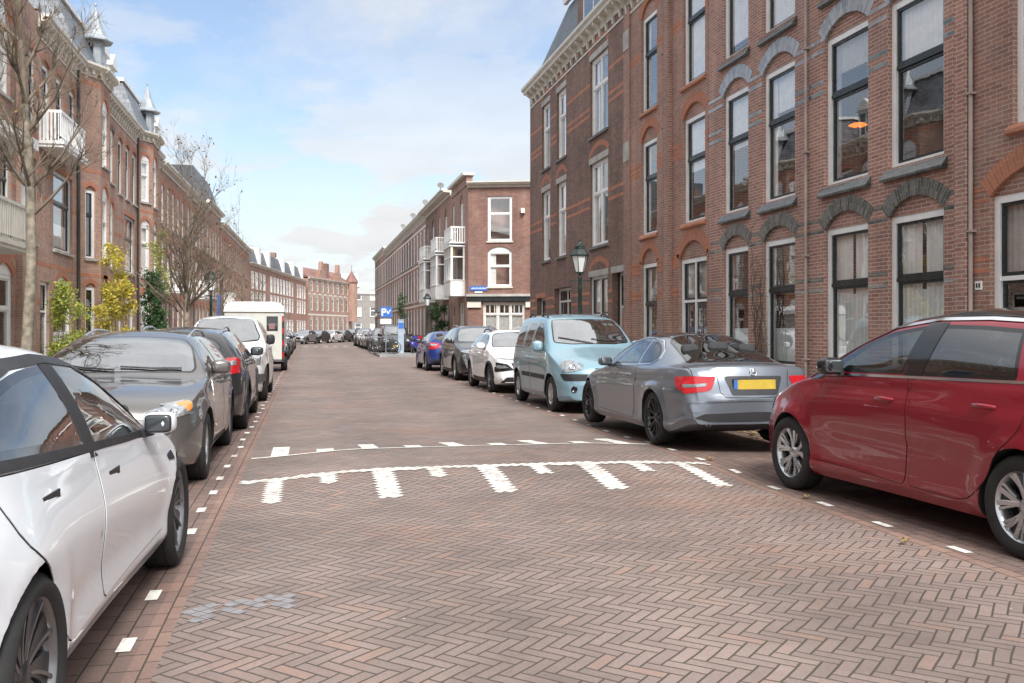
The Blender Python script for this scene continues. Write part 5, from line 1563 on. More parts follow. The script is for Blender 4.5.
def handle(c, u, z, mat, parent, w=.2, sides=(1,), style='bar'):
    for sd, par in zip(sides, parent):
        h, n = c.hit((sd*3, c.L/2-u, z), (-sd, 0, 0))
        if not h: continue
        b = MB(); x = h.x
        if style == 'flush':
            b.box(x-.004*sd, x+.006*sd, h.y-w/2, h.y+w/2, z-.014, z+.014); b.box(x, x+.007*sd, h.y+w/2-.05, h.y+w/2, z-.032, z-.01)
        else:
            b.tube([(x-.006*sd, h.y-w/2, z), (x+.03*sd, h.y-w/2+.03, z+.004), (x+.034*sd, h.y, z+.006), (x+.03*sd, h.y+w/2-.03, z+.004), (x-.006*sd, h.y+w/2, z)], [.012, .015, .016, .015, .012], 8)
        b.build('handle', mat, par)
def cabin(c, u_front, u_rear, z=.5, wheel_side=-1, mat=CABIN, seat_mat=None, white_seats=False, hz=0.0):
    S = c.S; sm_ = seat_mat or plain('seat_fabric', (.035, .035, .038), .85)
    def seat(u, x, w, name='seat'):
        b = MB(); y = c.L/2-u
        ellipsoid(b, (x, y, z+.08), w, .26, .09, 0, 4, 16); T = Matrix.Rotation(-.25, 3, 'X')
        ellipsoid(b, (x, y-.30, z+.40+hz), w, .08, .34, 0, 4, 16, T); ellipsoid(b, (x, y-.42, z+.78+hz), min(w*.5, .14), .05, .09, 0, 3.5, 12, T)
        if w > .4:
            b.v and None
            for q in (-.38, .38): ellipsoid(b, (x+q, y-.42, z+.76+hz), .12, .05, .08, 0, 3.5, 12, T)
        b.build(name, sm_, c.root)
    seat(u_front, .36, .23); seat(u_front, -.36, .23); seat(u_rear, 0, .58)
    b = MB(); u0 = S['cabin'][0]; y = c.L/2-(u_front-.80)
    b.box(-.66, .66, y-.02, y+.38, z+.1, z+.36+hz*.5); ellipsoid(b, (wheel_side*.36, y, z+.37+hz*.5), .18, .12, .05)
    b.build('dashboard', mat, c.root)
    b = MB(); T = Matrix.Translation((wheel_side*.36, y-.14, z+.36+hz*.5)) @ Matrix.Rotation(R(65), 4, 'X')
    pts = [T @ Vector((.185*math.cos(2*math.pi*k/20), .185*math.sin(2*math.pi*k/20), 0)) for k in range(21)]
    b.tube(pts, .016, 8, 0, False)
    for a in (0, math.pi, -math.pi/2): b.tube([T @ Vector((.18*math.cos(a), .18*math.sin(a), 0)), T @ Vector((0, 0, -.02))], .014, 6)
    b.build('steering_wheel', mat, c.root)
def wiper(c, pts, name='wiper'):
    b = MB(); P = []
    for x, u in pts:
        h, n = c.hit((x, c.L/2-u, 3), (0, 0, -1)); 
        if h: P.append(h+Vector((0, 0, .018)))
    if len(P) > 1: b.tube(P, .009, 6); b.build(name, PLAST, c.root)
def plate_part(c, kind, z, w=.52, h=.11, off=.012, name='number_plate', mat=PLATE, x=0):
    b = MB(); y = (-c.L/2 if kind == 'rear' else c.L/2); d = 1 if kind == 'rear' else -1
    hh, n = c.hit((x, y-d*2, z), (0, d, 0)); yy = hh.y-d*off
    b.box(x-w/2, x+w/2, yy-.006, yy+.006, z-h/2, z+h/2, 0); b.box(x-w/2-.01, x+w/2+.01, yy+d*.007, yy+d*.018, z-h/2-.01, z+h/2+.01, 1)
    b.box(x-w/2, x-w/2+.045, yy-d*.0061-.001, yy-d*.0061+.001, z-h/2, z+h/2, 2)
    b.build(name, [mat, PLAST, BLUE], c.root)
def doors(c, polys, body_mat, handles=(), hmat=None, sides=(1, -1), hstyle='bar', gap=.006, label=None):
    for i, poly in enumerate(polys):
        for sd in sides:
            g = MB(); c.patch(shrink(poly, -gap), 'side', .0012, None, joinwith=g, sides=(sd,), skirt=0)
            d = MB(); c.patch(poly, 'side', .0042, None, joinwith=d, sides=(sd,), skirt=.004)
            o = d.build('door', body_mat, c.root); weld(o)
            q = g.build('door_gap', SEAM, o); weld(q)
            if i < len(handles): handle(c, handles[i][0], handles[i][1], hmat or body_mat, [o], sides=(sd,), style=hstyle)
def glaze(c, mats=None, border=.03, off=.001):
    for spec in c.S['glass']:
        poly, kind = spec[0], spec[1]
        name = {'side': 'side_window', 'top': 'windscreen', 'front': 'rear_window'}[kind]
        if kind == 'top' and cen(poly)[1] > c.L*.5: name = 'rear_window'
        if name == 'windscreen' and isinstance(spec[-1], (int, float)): spec = (*spec, WSGLASS)
        mt = [spec[-1] if not isinstance(spec[-1], (int, float, str)) else CGLASS, FRIT]
        if kind == 'side':
            for sd in (1, -1): c.patch(poly, 'side', off, mt, name, border=border, sides=(sd,), skirt=.0)
        elif kind == 'front': c.patch(poly, 'rear' if spec[2] > c.L/2 else 'front', off, mt, name, border=border, skirt=.0)
        else: c.patch(poly, 'top', off, mt, name, border=border, skirt=.0)
def sym(half):
    """half outline x>=0 from bottom centre to top centre -> closed symmetric outline"""
    return half + [(-x, *r) for x, *r in half[::-1] if x > 1e-6]
# ---------------------------------------------------------------- white electric saloon
def car_white():
    S = dict(L=4.69, W=.925, axles=(.845, 3.72), r=.337, arch=1.075, flare=.012, nose=.30, tail=.2,
        top=[(0, .52), (.04, .60), (.15, .67), (.45, .765), (.9, .86), (1.2, .905), (1.32, .925), (1.75, 1.15), (2.1, 1.31), (2.4, 1.40), (2.75, 1.442), (3.2, 1.41), (3.7, 1.30), (4.1, 1.18), (4.4, 1.10), (4.6, 1.07), (4.66, .98), (4.69, .85)],
        crown=[(0, .03), (1.2, .05), (1.5, .05), (2.3, .07), (3.5, .07), (4.2, .05), (4.69, .03)],
        rw=[(0, .5), (.2, .62), (1.2, .76), (1.5, .76), (2.1, .695), (2.7, .65), (3.4, .63), (4.1, .65), (4.4, .68), (4.69, .6)],
        belt=[(0, .5), (.05, .56), (.4, .70), (.9, .81), (1.3, .875), (1.8, .915), (2.8, .965), (3.5, 1.01), (4, 1.045), (4.4, 1.045), (4.6, .98), (4.69, .8)],
        bw=[(0, .66), (.15, .78), (.6, .85), (1.2, .865), (2.5, .865), (3.6, .86), (4.3, .80), (4.69, .70)],
        mw=[(0, .70), (.1, .80), (.4, .90), (.85, .922), (2.3, .905), (3.7, .925), (4.4, .86), (4.69, .74)],
        bot=[(0, .26), (.3, .19), (.8, .17), (3.8, .17), (4.4, .24), (4.69, .34)],
        side=[(0, .93), (.1, .965), (.25, .968), (.45, .985), (.7, 1.0), (.88, .99), (1, .955)],
        creases=[(lambda u: .42+.03*(u-1.4), -.007, .09, 1.2, 3.3)], cabin=(1.6, 4.0))
    fw = rnd([(1.50, .925, .02), (1.80, 1.07, .1), (2.12, 1.205, .15), (2.45, 1.295, .1), (2.74, 1.325, .02), (2.80, .99, .02), (2.2, .955, .02)], .03)
    rwn = rnd([(2.90, .995, .02), (2.84, 1.325, .02), (3.15, 1.31, .2), (3.5, 1.245, .2), (3.83, 1.145, .08), (3.98, 1.08, .05), (3.9, 1.055, .03), (3.3, 1.02, .02)], .03)
    ws = sym([(0, 1.30), (.3, 1.31), (.60, 1.37), (.68, 1.45), (.60, 1.9), (.53, 2.28), (.3, 2.25), (0, 2.24)])
    rg_ = sym([(0, 2.95), (.46, 3.0), (.50, 3.6), (.53, 4.1), (.45, 4.25), (0, 4.3)])
    S['glass'] = [(fw, 'side'), (rwn, 'side', CGLASSD), (rnd(ws, .05), 'top', .86), (rnd(rg_, .05), 'top', 1.0, CGLASSD)]
    c = Car(S); root = thing('parked_car', 'white electric saloon with dark bladed wheels parked nearest on the left', 'car')
    M = paint('white_car_paint', (.84, .89, .94), 0, .28, dirt=.015)
    c.build_body(root, M); glaze(c, border=.032)
    d1 = rnd([(1.42, .875, .03), (1.36, .72, .1), (1.26, .50, .1), (1.30, .33, .05), (2.66, .30, .04), (2.76, .55, .1), (2.80, .955, .01), (2.1, .925, .01)], .02)
    d2 = rnd([(2.87, .96, .01), (2.83, .55, .1), (2.74, .30, .04), (3.28, .29, .12), (3.45, .45, .15), (3.62, .66, .12), (3.86, .80, .12), (4.0, 1.02, .03), (3.4, .985, .01)], .02)
    doors(c, [d1, d2], M, [(2.52, .83), (3.50, .885)], PLAST, hstyle='flush')
    # black window surround
    for sd in (1, -1):
        b = MB()
        c.patch(line_poly([(1.45, .91), (2.2, .94), (2.8, .975), (3.4, 1.01), (3.9, 1.04), (4.02, 1.075)], .034), 'side', .006, joinwith=b, sides=(sd,))
        c.patch(line_poly([(1.47, .92), (1.80, 1.085), (2.12, 1.225), (2.45, 1.318), (2.8, 1.348), (3.15, 1.333), (3.5, 1.268), (3.83, 1.17), (4.01, 1.08)], .036), 'side', .006, joinwith=b, sides=(sd,))
        c.patch([(2.74, .93), (2.90, .94), (2.86, 1.36), (2.72, 1.36)], 'side', .004, joinwith=b, sides=(sd,))
        o = b.build('window_trim', PLAST, root); weld(o)
        b = MB(); c.patch(rnd([(1.05, .69), (1.19, .70), (1.22, .735), (1.05, .745)], .015), 'side', .005, joinwith=b, sides=(sd,)); o = b.build('indicator', PLAST, root)
    mirrors(c, 1.74, .975, M, (.082, .07, .058), gap=.012)
    add_wheels(c, 'turbine', ALUG, ALUD, .235, .262, .0)
    cabin(c, 2.35, 3.3, .42, -1, seat_mat=CABIN)
    b = MB(); c.patch(rnd([(.5, .62), (.85, .62), (.8, .5), (.45, .56)], .03), 'front', .004, joinwith=b, sides=(1, -1)); o = b.build('headlight', LAMPW, root)
    b = MB(); c.patch(rnd([(.45, .95), (.86, .97), (.84, .86), (.5, .84)], .03), 'rear', .004, joinwith=b, sides=(1, -1)); o = b.build('tail_light', LAMPR, root)
    return root, c
def side_strip(c, pts, w, mat, name, off=.006, sides=(1, -1), parent=None):
    for sd in sides:
        b = MB(); c.patch(line_poly(pts, w), 'side', off, joinwith=b, sides=(sd,), grid=.04)
        o = b.build(name, mat, parent or c.root); weld(o)
def duo(c, poly, kind, mat, name, off=.006, grid=.022, extra=None, skirt=.012):
    """the same part left and right, each its own mesh; extra: (poly, kind) joined to it"""
    for sd in (1, -1):
        b = MB(); c.patch(poly, kind, off, joinwith=b, sides=(sd,), grid=grid, skirt=0, steep=.25)
        for p2, k2 in (extra or ()): c.patch(p2, k2, off, joinwith=b, sides=(sd,), grid=grid, skirt=0, steep=.2)
        o = b.build(name, mat, c.root); weld(o)
def one(c, poly, kind, mat, name, off=.005, grid=.03, parent=None):
    b = MB(); c.patch(poly, kind, off, joinwith=b, grid=grid); o = b.build(name, mat, parent or c.root); weld(o); return o
def lamp_disc(c, x, z, r, kind, mat, name, off=.01):
    for sd in (1, -1):
        b = MB(); d = 1 if kind == 'rear' else -1
        h, n = c.hit((x*sd, -d*(c.L/2+2), z), (0, d, 0))
        if h is None: continue
        T = Matrix.Translation(h+n*off*.3) @ n.to_track_quat('Z', 'Y').to_matrix().to_4x4()
        b.lathe([(r, -.02), (r, .008), (r*.86, .010), (r*.8, .002), (r*.3, -.004), (0, -.004)], 20, 0, T)
        b.build(name, mat, c.root)
def rails(c, u0, u1, x, mat=ALU, hgt=.05):
    for sd in (1, -1):
        b = MB(); P = []
        n = 10
        for k in range(n+1):
            u = u0+(u1-u0)*k/n; h, nn = c.hit((x*sd, c.L/2-u, 3), (0, 0, -1)); P.append(h+Vector((0, 0, hgt*min(1, 3.5*min(k, n-k)/n+.02))))
        b.tube(P, .017, 8); b.build('roof_rail', mat, c.root)

# ---------------------------------------------------------------- red MPV
def car_red():
    S = dict(L=4.43, W=.915, axles=(.87, 3.655), r=.336, arch=1.09, flare=.022, nose=.34, tail=.15,
        top=[(0, .50), (.04, .72), (.15, .86), (.4, .965), (.75, 1.045), (1.0, 1.095), (1.15, 1.15), (1.55, 1.34), (1.9, 1.49), (2.25, 1.60), (2.8, 1.64), (3.4, 1.615), (3.9, 1.56), (4.12, 1.48), (4.28, 1.26), (4.38, 1.02), (4.43, .8)],
        crown=[(0, .03), (1.0, .06), (1.4, .06), (2.3, .07), (3.9, .07), (4.43, .03)],
        rw=[(0, .5), (.15, .64), (.9, .76), (1.2, .79), (1.6, .745), (2.2, .665), (3.2, .64), (3.9, .635), (4.2, .66), (4.43, .6)],
        belt=[(0, .48), (.04, .66), (.3, .83), (.8, .97), (1.2, 1.03), (1.8, 1.055), (2.8, 1.075), (3.6, 1.085), (4.1, 1.11), (4.3, 1.05), (4.43, .7)],
        bw=[(0, .64), (.15, .76), (.5, .83), (1.1, .865), (2.5, .87), (3.8, .85), (4.2, .81), (4.43, .72)],
        mw=[(0, .70), (.1, .80), (.4, .89), (.87, .913), (2.3, .897), (3.65, .915), (4.2, .875), (4.43, .78)],
        bot=[(0, .27), (.3, .2), (.8, .18), (3.7, .18), (4.2, .24), (4.43, .34)],
        side=[(0, .945), (.08, .98), (.2, .972), (.32, .972), (.52, .995), (.75, 1.0), (.9, .985), (1, .955)],
        creases=[(lambda u: .62-.02*(u-1.3), -.016, .045, 1.35, 3.1), (lambda u: .88, .006, .05, .9, 4.0)], cabin=(1.35, 4.1))
    q0 = rnd([(1.18, 1.03, .02), (1.30, 1.10, .03), (1.41, 1.16, .02), (1.38, 1.05, .02)], .02)
    fw = rnd([(1.48, 1.115, .02), (1.50, 1.205, .03), (1.78, 1.345, .08), (2.08, 1.45, .08), (2.50, 1.505, .02), (2.42, 1.13, .02)], .03)
    rwn = rnd([(2.62, 1.13, .02), (2.70, 1.51, .02), (3.1, 1.50, .1), (3.46, 1.475, .03), (3.55, 1.14, .03)], .03)
    qr = rnd([(3.66, 1.15, .02), (3.58, 1.46, .03), (3.85, 1.42, .05), (4.02, 1.24, .03), (4.0, 1.17, .02)], .03)
    ws = sym([(0, 1.12), (.35, 1.14), (.66, 1.22), (.70, 1.30), (.64, 1.7), (.60, 2.2), (.3, 2.16), (0, 2.15)])
    S['glass'] = [(fw, 'side'), (rwn, 'side', CGLASSD), (rnd(ws, .05), 'top', .95)]
    c = Car(S); root = thing('parked_car', 'shiny dark red people carrier with black roof and chrome window strip', 'car')
    M = paint('red_car_paint', (.24, .003, .016), .0, .3, dirt=.01)
    c.build_body(root, M); glaze(c, border=.03)
    for q in (q0, qr):
        for sd in (1, -1): c.patch(q, 'side', .003, [CGLASSD, FRIT], 'quarter_window', border=.02, sides=(sd,))
    one(c, rnd(sym([(0, 2.17), (.35, 2.18), (.60, 2.24), (.615, 3.0), (.60, 4.02), (.3, 4.1), (0, 4.12)]), .04), 'top', PLASTG, 'black_roof', .003, .06)
    d1 = rnd([(1.40, 1.06, .02), (1.28, .90, .1), (1.22, .62, .1), (1.27, .34, .06), (2.48, .30, .05), (2.52, .7, .1), (2.50, 1.105, .01), (2.0, 1.095, .01)], .02)
    d2 = rnd([(2.55, 1.105, .01), (2.57, .7, .1), (2.53, .30, .05), (3.15, .29, .12), (3.32, .42, .15), (3.46, .66, .12), (3.66, .82, .12), (3.70, 1.12, .02), (3.2, 1.11, .01)], .02)
    doors(c, [d1, d2], M, [(2.26, .93), (3.32, .955)], M)
    side_strip(c, [(1.40, 1.085), (1.8, 1.098), (2.6, 1.112), (3.3, 1.122), (3.72, 1.13)], .020, CHROME, 'chrome_strip', .008)
    side_strip(c, [(1.14, 1.05), (1.40, 1.175), (1.75, 1.355), (2.1, 1.485), (2.6, 1.548), (3.1, 1.548), (3.5, 1.525), (3.72, 1.43), (3.84, 1.22), (3.80, 1.13)], .022, CHROME, 'chrome_arch', .008)
    side_strip(c, [(1.44, 1.09), (1.45, 1.19)], .05, FRIT, 'pillar_cover', .004)
    for sd in (1, -1):
        b = MB(); c.patch([(2.43, 1.12), (2.64, 1.12), (2.72, 1.525), (2.50, 1.525)], 'side', .004, joinwith=b, sides=(sd,)); o = b.build('pillar_cover', FRIT, root); weld(o)
    mirrors(c, 1.62, 1.165, PLASTG, (.11, .075, .075), PLAST)
    add_wheels(c, 'twin5', ALU, PLASTG, .215, .240, .005)
    cabin(c, 2.2, 3.2, .52, -1, hz=.06)
    duo(c, rnd([(.40, .72), (.80, .70), (.80, .86), (.45, .82)], .04), 'front', LAMPW, 'headlight')
    duo(c, rnd([(.5, .98), (.84, 1.0), (.84, .80), (.55, .80)], .04), 'rear', LAMPR, 'tail_light')
    return root, c

# ---------------------------------------------------------------- grey coupe
def car_coupe():
    S = dict(L=4.59, W=.885, axles=(.80, 3.56), r=.327, arch=1.085, flare=.024, nose=.26, tail=.17, cutz=.8,
        top=[(0, .48), (.05, .62), (.2, .70), (.6, .80), (1.1, .89), (1.32, .925), (1.42, .955), (1.85, 1.20), (2.15, 1.325), (2.5, 1.382), (2.9, 1.375), (3.3, 1.29), (3.7, 1.155), (4.0, 1.04), (4.08, 1.022), (4.3, 1.015), (4.46, 1.0), (4.50, .965), (4.55, .80), (4.59, .62)],
        crown=[(0, .03), (1.2, .05), (1.6, .05), (2.4, .065), (3.4, .07), (4.0, .04), (4.5, .03), (4.59, .02)],
        rw=[(0, .5), (.2, .62), (1.2, .73), (1.5, .72), (2.1, .60), (2.6, .555), (3.2, .55), (3.8, .60), (4.1, .66), (4.4, .68), (4.59, .58)],
        belt=[(0, .46), (.1, .60), (.5, .72), (1.1, .825), (1.5, .87), (2.5, .915), (3.4, .945), (4.0, .965), (4.4, .955), (4.52, .86), (4.59, .56)],
        bw=[(0, .62), (.2, .76), (.7, .82), (1.3, .835), (2.5, .83), (3.5, .825), (4.1, .79), (4.45, .745), (4.59, .66)],
        mw=[(0, .66), (.1, .77), (.4, .86), (.8, .88), (2.2, .868), (3.55, .885), (4.2, .855), (4.5, .81), (4.59, .74)],
        bot=[(0, .24), (.3, .17), (.8, .15), (3.7, .16), (4.2, .22), (4.59, .33)],
        side=[(0, .94), (.1, .975), (.22, .972), (.42, .985), (.6, .995), (.74, 1.0), (.85, .985), (1, .955)],
        creases=[(lambda u: .72+.035*(u-1.5), -.010, .03, 1.0, 3.9), (lambda u: .80+.03*(u-1.5), .010, .03, .6, 4.4), (lambda u: .30, .008, .04, 1.2, 3.2)], cabin=(1.6, 3.95))
    fw = rnd([(1.66, .945, .02), (1.92, 1.115, .15), (2.2, 1.235, .12), (2.5, 1.285, .1), (2.76, 1.29, .02), (2.82, .975, .02), (2.2, .955, .02)], .03)
    rq = rnd([(2.90, .98, .02), (2.84, 1.288, .02), (3.08, 1.25, .1), (3.30, 1.14, .1), (3.38, 1.05, .05), (3.30, 1.0, .03)], .03)
    ws = sym([(0, 1.38), (.35, 1.39), (.62, 1.46), (.67, 1.52), (.57, 2.0), (.50, 2.24), (.3, 2.2), (0, 2.19)])
    rs = sym([(0, 3.04), (.40, 3.07), (.50, 3.2), (.555, 3.7), (.585, 3.97), (.3, 4.03), (0, 4.04)])
    S['glass'] = [(fw, 'side'), (rq, 'side', CGLASSD), (rnd(ws, .05), 'top', .86), (rnd(rs, .05), 'top', .95, CGLASSD)]
    c = Car(S); root = thing('parked_car', 'silver grey coupe seen from behind with yellow plate and red tail light', 'car')
    M = paint('steel_grey_paint', (.21, .24, .28), .6, .3, dirt=.02)
    c.build_body(root, M); glaze(c, border=.028)
    one(c, rnd(sym([(0, 2.30), (.40, 2.32), (.49, 2.42), (.49, 2.9), (.42, 3.0), (0, 3.0)]), .04), 'top', PLASTG, 'glass_roof', .003, .05)
    d1 = rnd([(1.52, .885, .03), (1.42, .70, .1), (1.30, .48, .1), (1.30, .29, .05), (2.80, .27, .04), (2.88, .55, .1), (2.87, .95, .02), (2.2, .925, .02)], .02)
    doors(c, [d1], M, [(2.62, .82)], M)
    side_strip(c, [(1.60, .925), (2.2, .94), (2.8, .96), (3.3, .985), (3.42, 1.05)], .014, CHROME, 'chrome_strip', .007)
    side_strip(c, [(1.62, .94), (1.9, 1.125), (2.2, 1.252), (2.5, 1.302), (2.8, 1.306), (3.1, 1.27), (3.33, 1.155), (3.42, 1.05)], .012, CHROME, 'chrome_arch', .006)
    mirrors(c, 1.80, .975, M, (.10, .07, .065))
    add_wheels(c, 'thin10', PLASTG, ALUD, .235, .245, .005)
    cabin(c, 2.3, 3.15, .40, -1)
    # rear end
    L = c.L
    duo(c, rnd([(.455, .88, .03), (.90, .875, .02), (.90, .665, .02), (.52, .715, .05)], .03), 'rear', LAMPR, 'tail_light', .007, extra=[(rnd([(4.12, .86, .04), (4.44, .88, .01), (4.44, .70, .01), (4.26, .715, .08)], .02), 'side')])
    duo(c, rnd([(.56, .80), (.84, .78), (.84, .74), (.58, .765)], .02), 'rear', LAMPW, 'reverse_lamp', .012)
    one(c, rnd(sym([(0, .66), (.28, .66), (.36, .86), (.34, .88), (0, .88)]), .02), 'rear', plain('dark_recess', (.035, .037, .042), .4), 'plate_recess', .004)
    plate_part(c, 'rear', .785, .52, .11, .012)
    one(c, rnd(line_poly([(-.8, .575), (-.4, .60), (0, .605), (.4, .60), (.8, .575)], .02), .01), 'rear', M, 'bumper_crease', .010)
    one(c, rnd(sym([(0, .36), (.55, .36), (.72, .40), (.6, .45), (0, .47)]), .02), 'rear', PLAST, 'diffuser', .006)
    side_strip(c, [(3.98, .58), (4.3, .585), (4.5, .58)], .02, M, 'bumper_edge', .008)
    for x in (-.55, .55):
        b = MB(); h, n = c.hit((x, -L/2-2, .40), (0, 1, 0)); y = h.y
        b.lathe([(.036, .02), (.039, .01), (.039, .12), (.033, .12), (.033, .02)], 20, 0, Matrix.Translation((x, y, .345)) @ Matrix.Rotation(R(90), 4, 'X') @ Matrix.Scale(-1, 4, (0, 0, 1)), True, False); b.build('exhaust_pipe', CHROME, root)
    for sd in (1,):   # boot lid gap
        b = MB(); c.patch(line_poly([(-.70, 4.10), (-.72, 4.3), (-.70, 4.46)], .007), 'top', .003, joinwith=b); c.patch(line_poly([(.70, 4.10), (.72, 4.3), (.70, 4.46)], .007), 'top', .003, joinwith=b)
        c.patch(line_poly([(-.46, .94), (-.44, .86), (-.42, .70), (-.36, .64), (0, .63), (.36, .64), (.42, .70), (.44, .86), (.46, .94)], .007), 'rear', .003, joinwith=b); o = b.build('boot_gap', SEAM, root); weld(o)
    h, n = c.hit((0, -L/2-2, .925), (0, 1, 0)); b = MB(); T = Matrix.Translation(h+n*.008) @ n.to_track_quat('Z', 'Y').to_matrix().to_4x4()
    pts = [T @ Vector((.042*math.cos(2*math.pi*k/20), .042*math.sin(2*math.pi*k/20), 0)) for k in range(21)]; b.tube(pts, .004, 6, 0, False)
    for k in range(3): a = math.pi/2+2*math.pi*k/3; b.tube([T @ Vector((0, 0, .002)), T @ Vector((.04*math.cos(a), .04*math.sin(a), 0))], [.007, .002], 5)
    b.build('emblem', CHROME, root)
    b = MB(); ellipsoid(b, (0, L/2-2.98, 1.395), .012, .06, .03); b.build('antenna', M, root)
    return root, c

# ---------------------------------------------------------------- pale blue high-roofed van-car
def car_blue_van():
    S = dict(L=4.21, W=.915, axles=(.87, 3.56), r=.322, arch=1.12, flare=.018, nose=.30, tail=.08,
        top=[(0, .52), (.03, .70), (.12, .84), (.35, .955), (.7, 1.05), (1.0, 1.13), (1.08, 1.155), (1.2, 1.235), (1.55, 1.50), (1.78, 1.655), (2.0, 1.735), (2.5, 1.79), (3.2, 1.80), (3.9, 1.785), (4.05, 1.75), (4.12, 1.60), (4.19, 1.1), (4.21, .8)],
        crown=[(0, .03), (.9, .07), (1.3, .06), (2.3, .06), (4.0, .06), (4.21, .03)],
        rw=[(0, .55), (.15, .68), (.9, .78), (1.1, .80), (1.4, .775), (1.9, .70), (2.3, .68), (3.9, .665), (4.21, .62)],
        belt=[(0, .50), (.03, .64), (.3, .82), (.8, .97), (1.15, 1.05), (2, 1.09), (3, 1.10), (4.0, 1.12), (4.15, 1.1), (4.21, .75)],
        bw=[(0, .66), (.12, .79), (.5, .85), (1.1, .88), (2.5, .885), (3.8, .87), (4.1, .85), (4.21, .78)],
        mw=[(0, .72), (.1, .82), (.4, .895), (.87, .915), (2.3, .905), (3.6, .912), (4.1, .895), (4.21, .82)],
        bot=[(0, .25), (.3, .2), (.8, .2), (3.7, .21), (4.1, .26), (4.21, .36)],
        side=[(0, .955), (.1, .985), (.35, .99), (.6, 1.0), (.8, 1.0), (.9, .99), (1, .97)],
        creases=[(lambda u: .93, .008, .04, .9, 4.0)], cabin=(1.3, 4.0))
    fw = rnd([(1.46, 1.13, .03), (1.60, 1.30, .05), (1.88, 1.52, .12), (2.05, 1.60, .08), (2.36, 1.62, .06), (2.40, 1.14, .04)], .05)
    rwn = rnd([(2.54, 1.14, .04), (2.52, 1.60, .06), (3.02, 1.60, .08), (3.10, 1.15, .04)], .05)
    qw = rnd([(3.28, 1.15, .04), (3.26, 1.56, .08), (3.80, 1.54, .1), (3.95, 1.17, .05)], .05)
    ws = sym([(0, 1.16), (.4, 1.17), (.70, 1.25), (.73, 1.32), (.67, 1.68), (.61, 1.90), (.3, 1.84), (0, 1.83)])
    S['glass'] = [(fw, 'side'), (rwn, 'side', CGLASSD), (qw, 'side', CGLASSD), (rnd(ws, .05), 'top', 1.05)]
    c = Car(S); root = thing('parked_car', 'pale blue high-roofed family van with roof bars facing the camera', 'car')
    M = paint('pale_blue_paint', (.22, .36, .43), .25, .32, dirt=.05)
    c.build_body(root, M); glaze(c, border=.025)
    d1 = rnd([(1.30, 1.08, .03), (1.22, .9, .1), (1.22, .5, .1), (1.28, .32, .05), (2.40, .30, .04), (2.46, .7, .1), (2.45, 1.11, .02)], .03)
    d2 = rnd([(2.49, 1.11, .02), (2.50, .7, .1), (2.46, .30, .04), (3.15, .30, .1), (3.22, .6, .1), (3.20, 1.12, .03)], .03)
    doors(c, [d1, d2], M, [(2.28, .93), (2.66, .94)], M)
    side_strip(c, [(1.27, .60), (2.4, .60)], .085, PLAST, 'side_moulding', .012); side_strip(c, [(2.50, .60), (3.12, .60)], .085, PLAST, 'side_moulding', .012)
    side_strip(c, [(3.05, 1.115), (4.0, 1.125)], .012, SEAM, 'slide_rail', .004)
    mirrors(c, 1.52, 1.17, M, (.105, .07, .10))
    rails(c, 2.15, 2.62, .60, PLAST, .05); rails(c, 3.2, 3.7, .60, PLAST, .05)
    add_wheels(c, 'cap6', ALU, ALUG, .195, .205, .01)
    cabin(c, 2.15, 3.1, .62, 1, hz=.05)
    duo(c, rnd([(.46, .80, .05), (.56, .88, .08), (.72, .93, .08), (.86, .92, .04), (.87, .74, .05), (.70, .725, .06)], .04), 'front', LAMPW, 'headlight', .008, extra=[(rnd([(.20, .88, .03), (.56, .95, .05), (.52, .84, .05), (.24, .75, .04)], .03), 'side')])
    lamp_disc(c, .66, .82, .065, 'front', CHROME, 'headlamp_bowl', .03)
    one(c, rnd(sym([(0, .60), (.80, .58), (.84, .70), (.5, .70), (0, .705)]), .03), 'front', PLAST, 'bumper_strip', .008)
    one(c, rnd(sym([(0, .745), (.28, .75), (.30, .80), (0, .81)]), .02), 'front', PLAST, 'upper_grille', .007)
    one(c, rnd(sym([(0, .32), (.42, .32), (.48, .46), (0, .50)]), .03), 'front', PLAST, 'lower_grille', .007)
    lamp_disc(c, .66, .44, .055, 'front', PLASTG, 'fog_lamp', .02)
    h, n = c.hit((0, c.L/2+2, .865), (0, -1, 0)); b = MB(); T = Matrix.Translation(h+n*.01) @ n.to_track_quat('Z', 'Y').to_matrix().to_4x4()
    b.prism([T @ Vector(p) for p in ((-.045, 0, 0), (0, .06, 0), (.045, 0, 0), (0, -.06, 0))], [T @ Vector(p) for p in ((-.03, 0, .01), (0, .042, .01), (.03, 0, .01), (0, -.042, .01))]); b.build('emblem', CHROME, root)
    plate_part(c, 'front', .50); wiper(c, [(.0, 1.17), (.30, 1.25), (.62, 1.36)]); wiper(c, [(-.62, 1.28), (-.3, 1.24), (.0, 1.28)])
    b = MB(); h, n = c.hit((0, c.L/2-2.05, 3), (0, 0, -1)); b.tube([h, h+Vector((0, -.05, .14))], [.008, .003], 5); b.build('antenna', PLAST, root)
    duo(c, rnd([(.70, 1.45), (.83, 1.42), (.87, .85), (.74, .85)], .04), 'rear', LAMPR, 'tail_light')
    return root, c

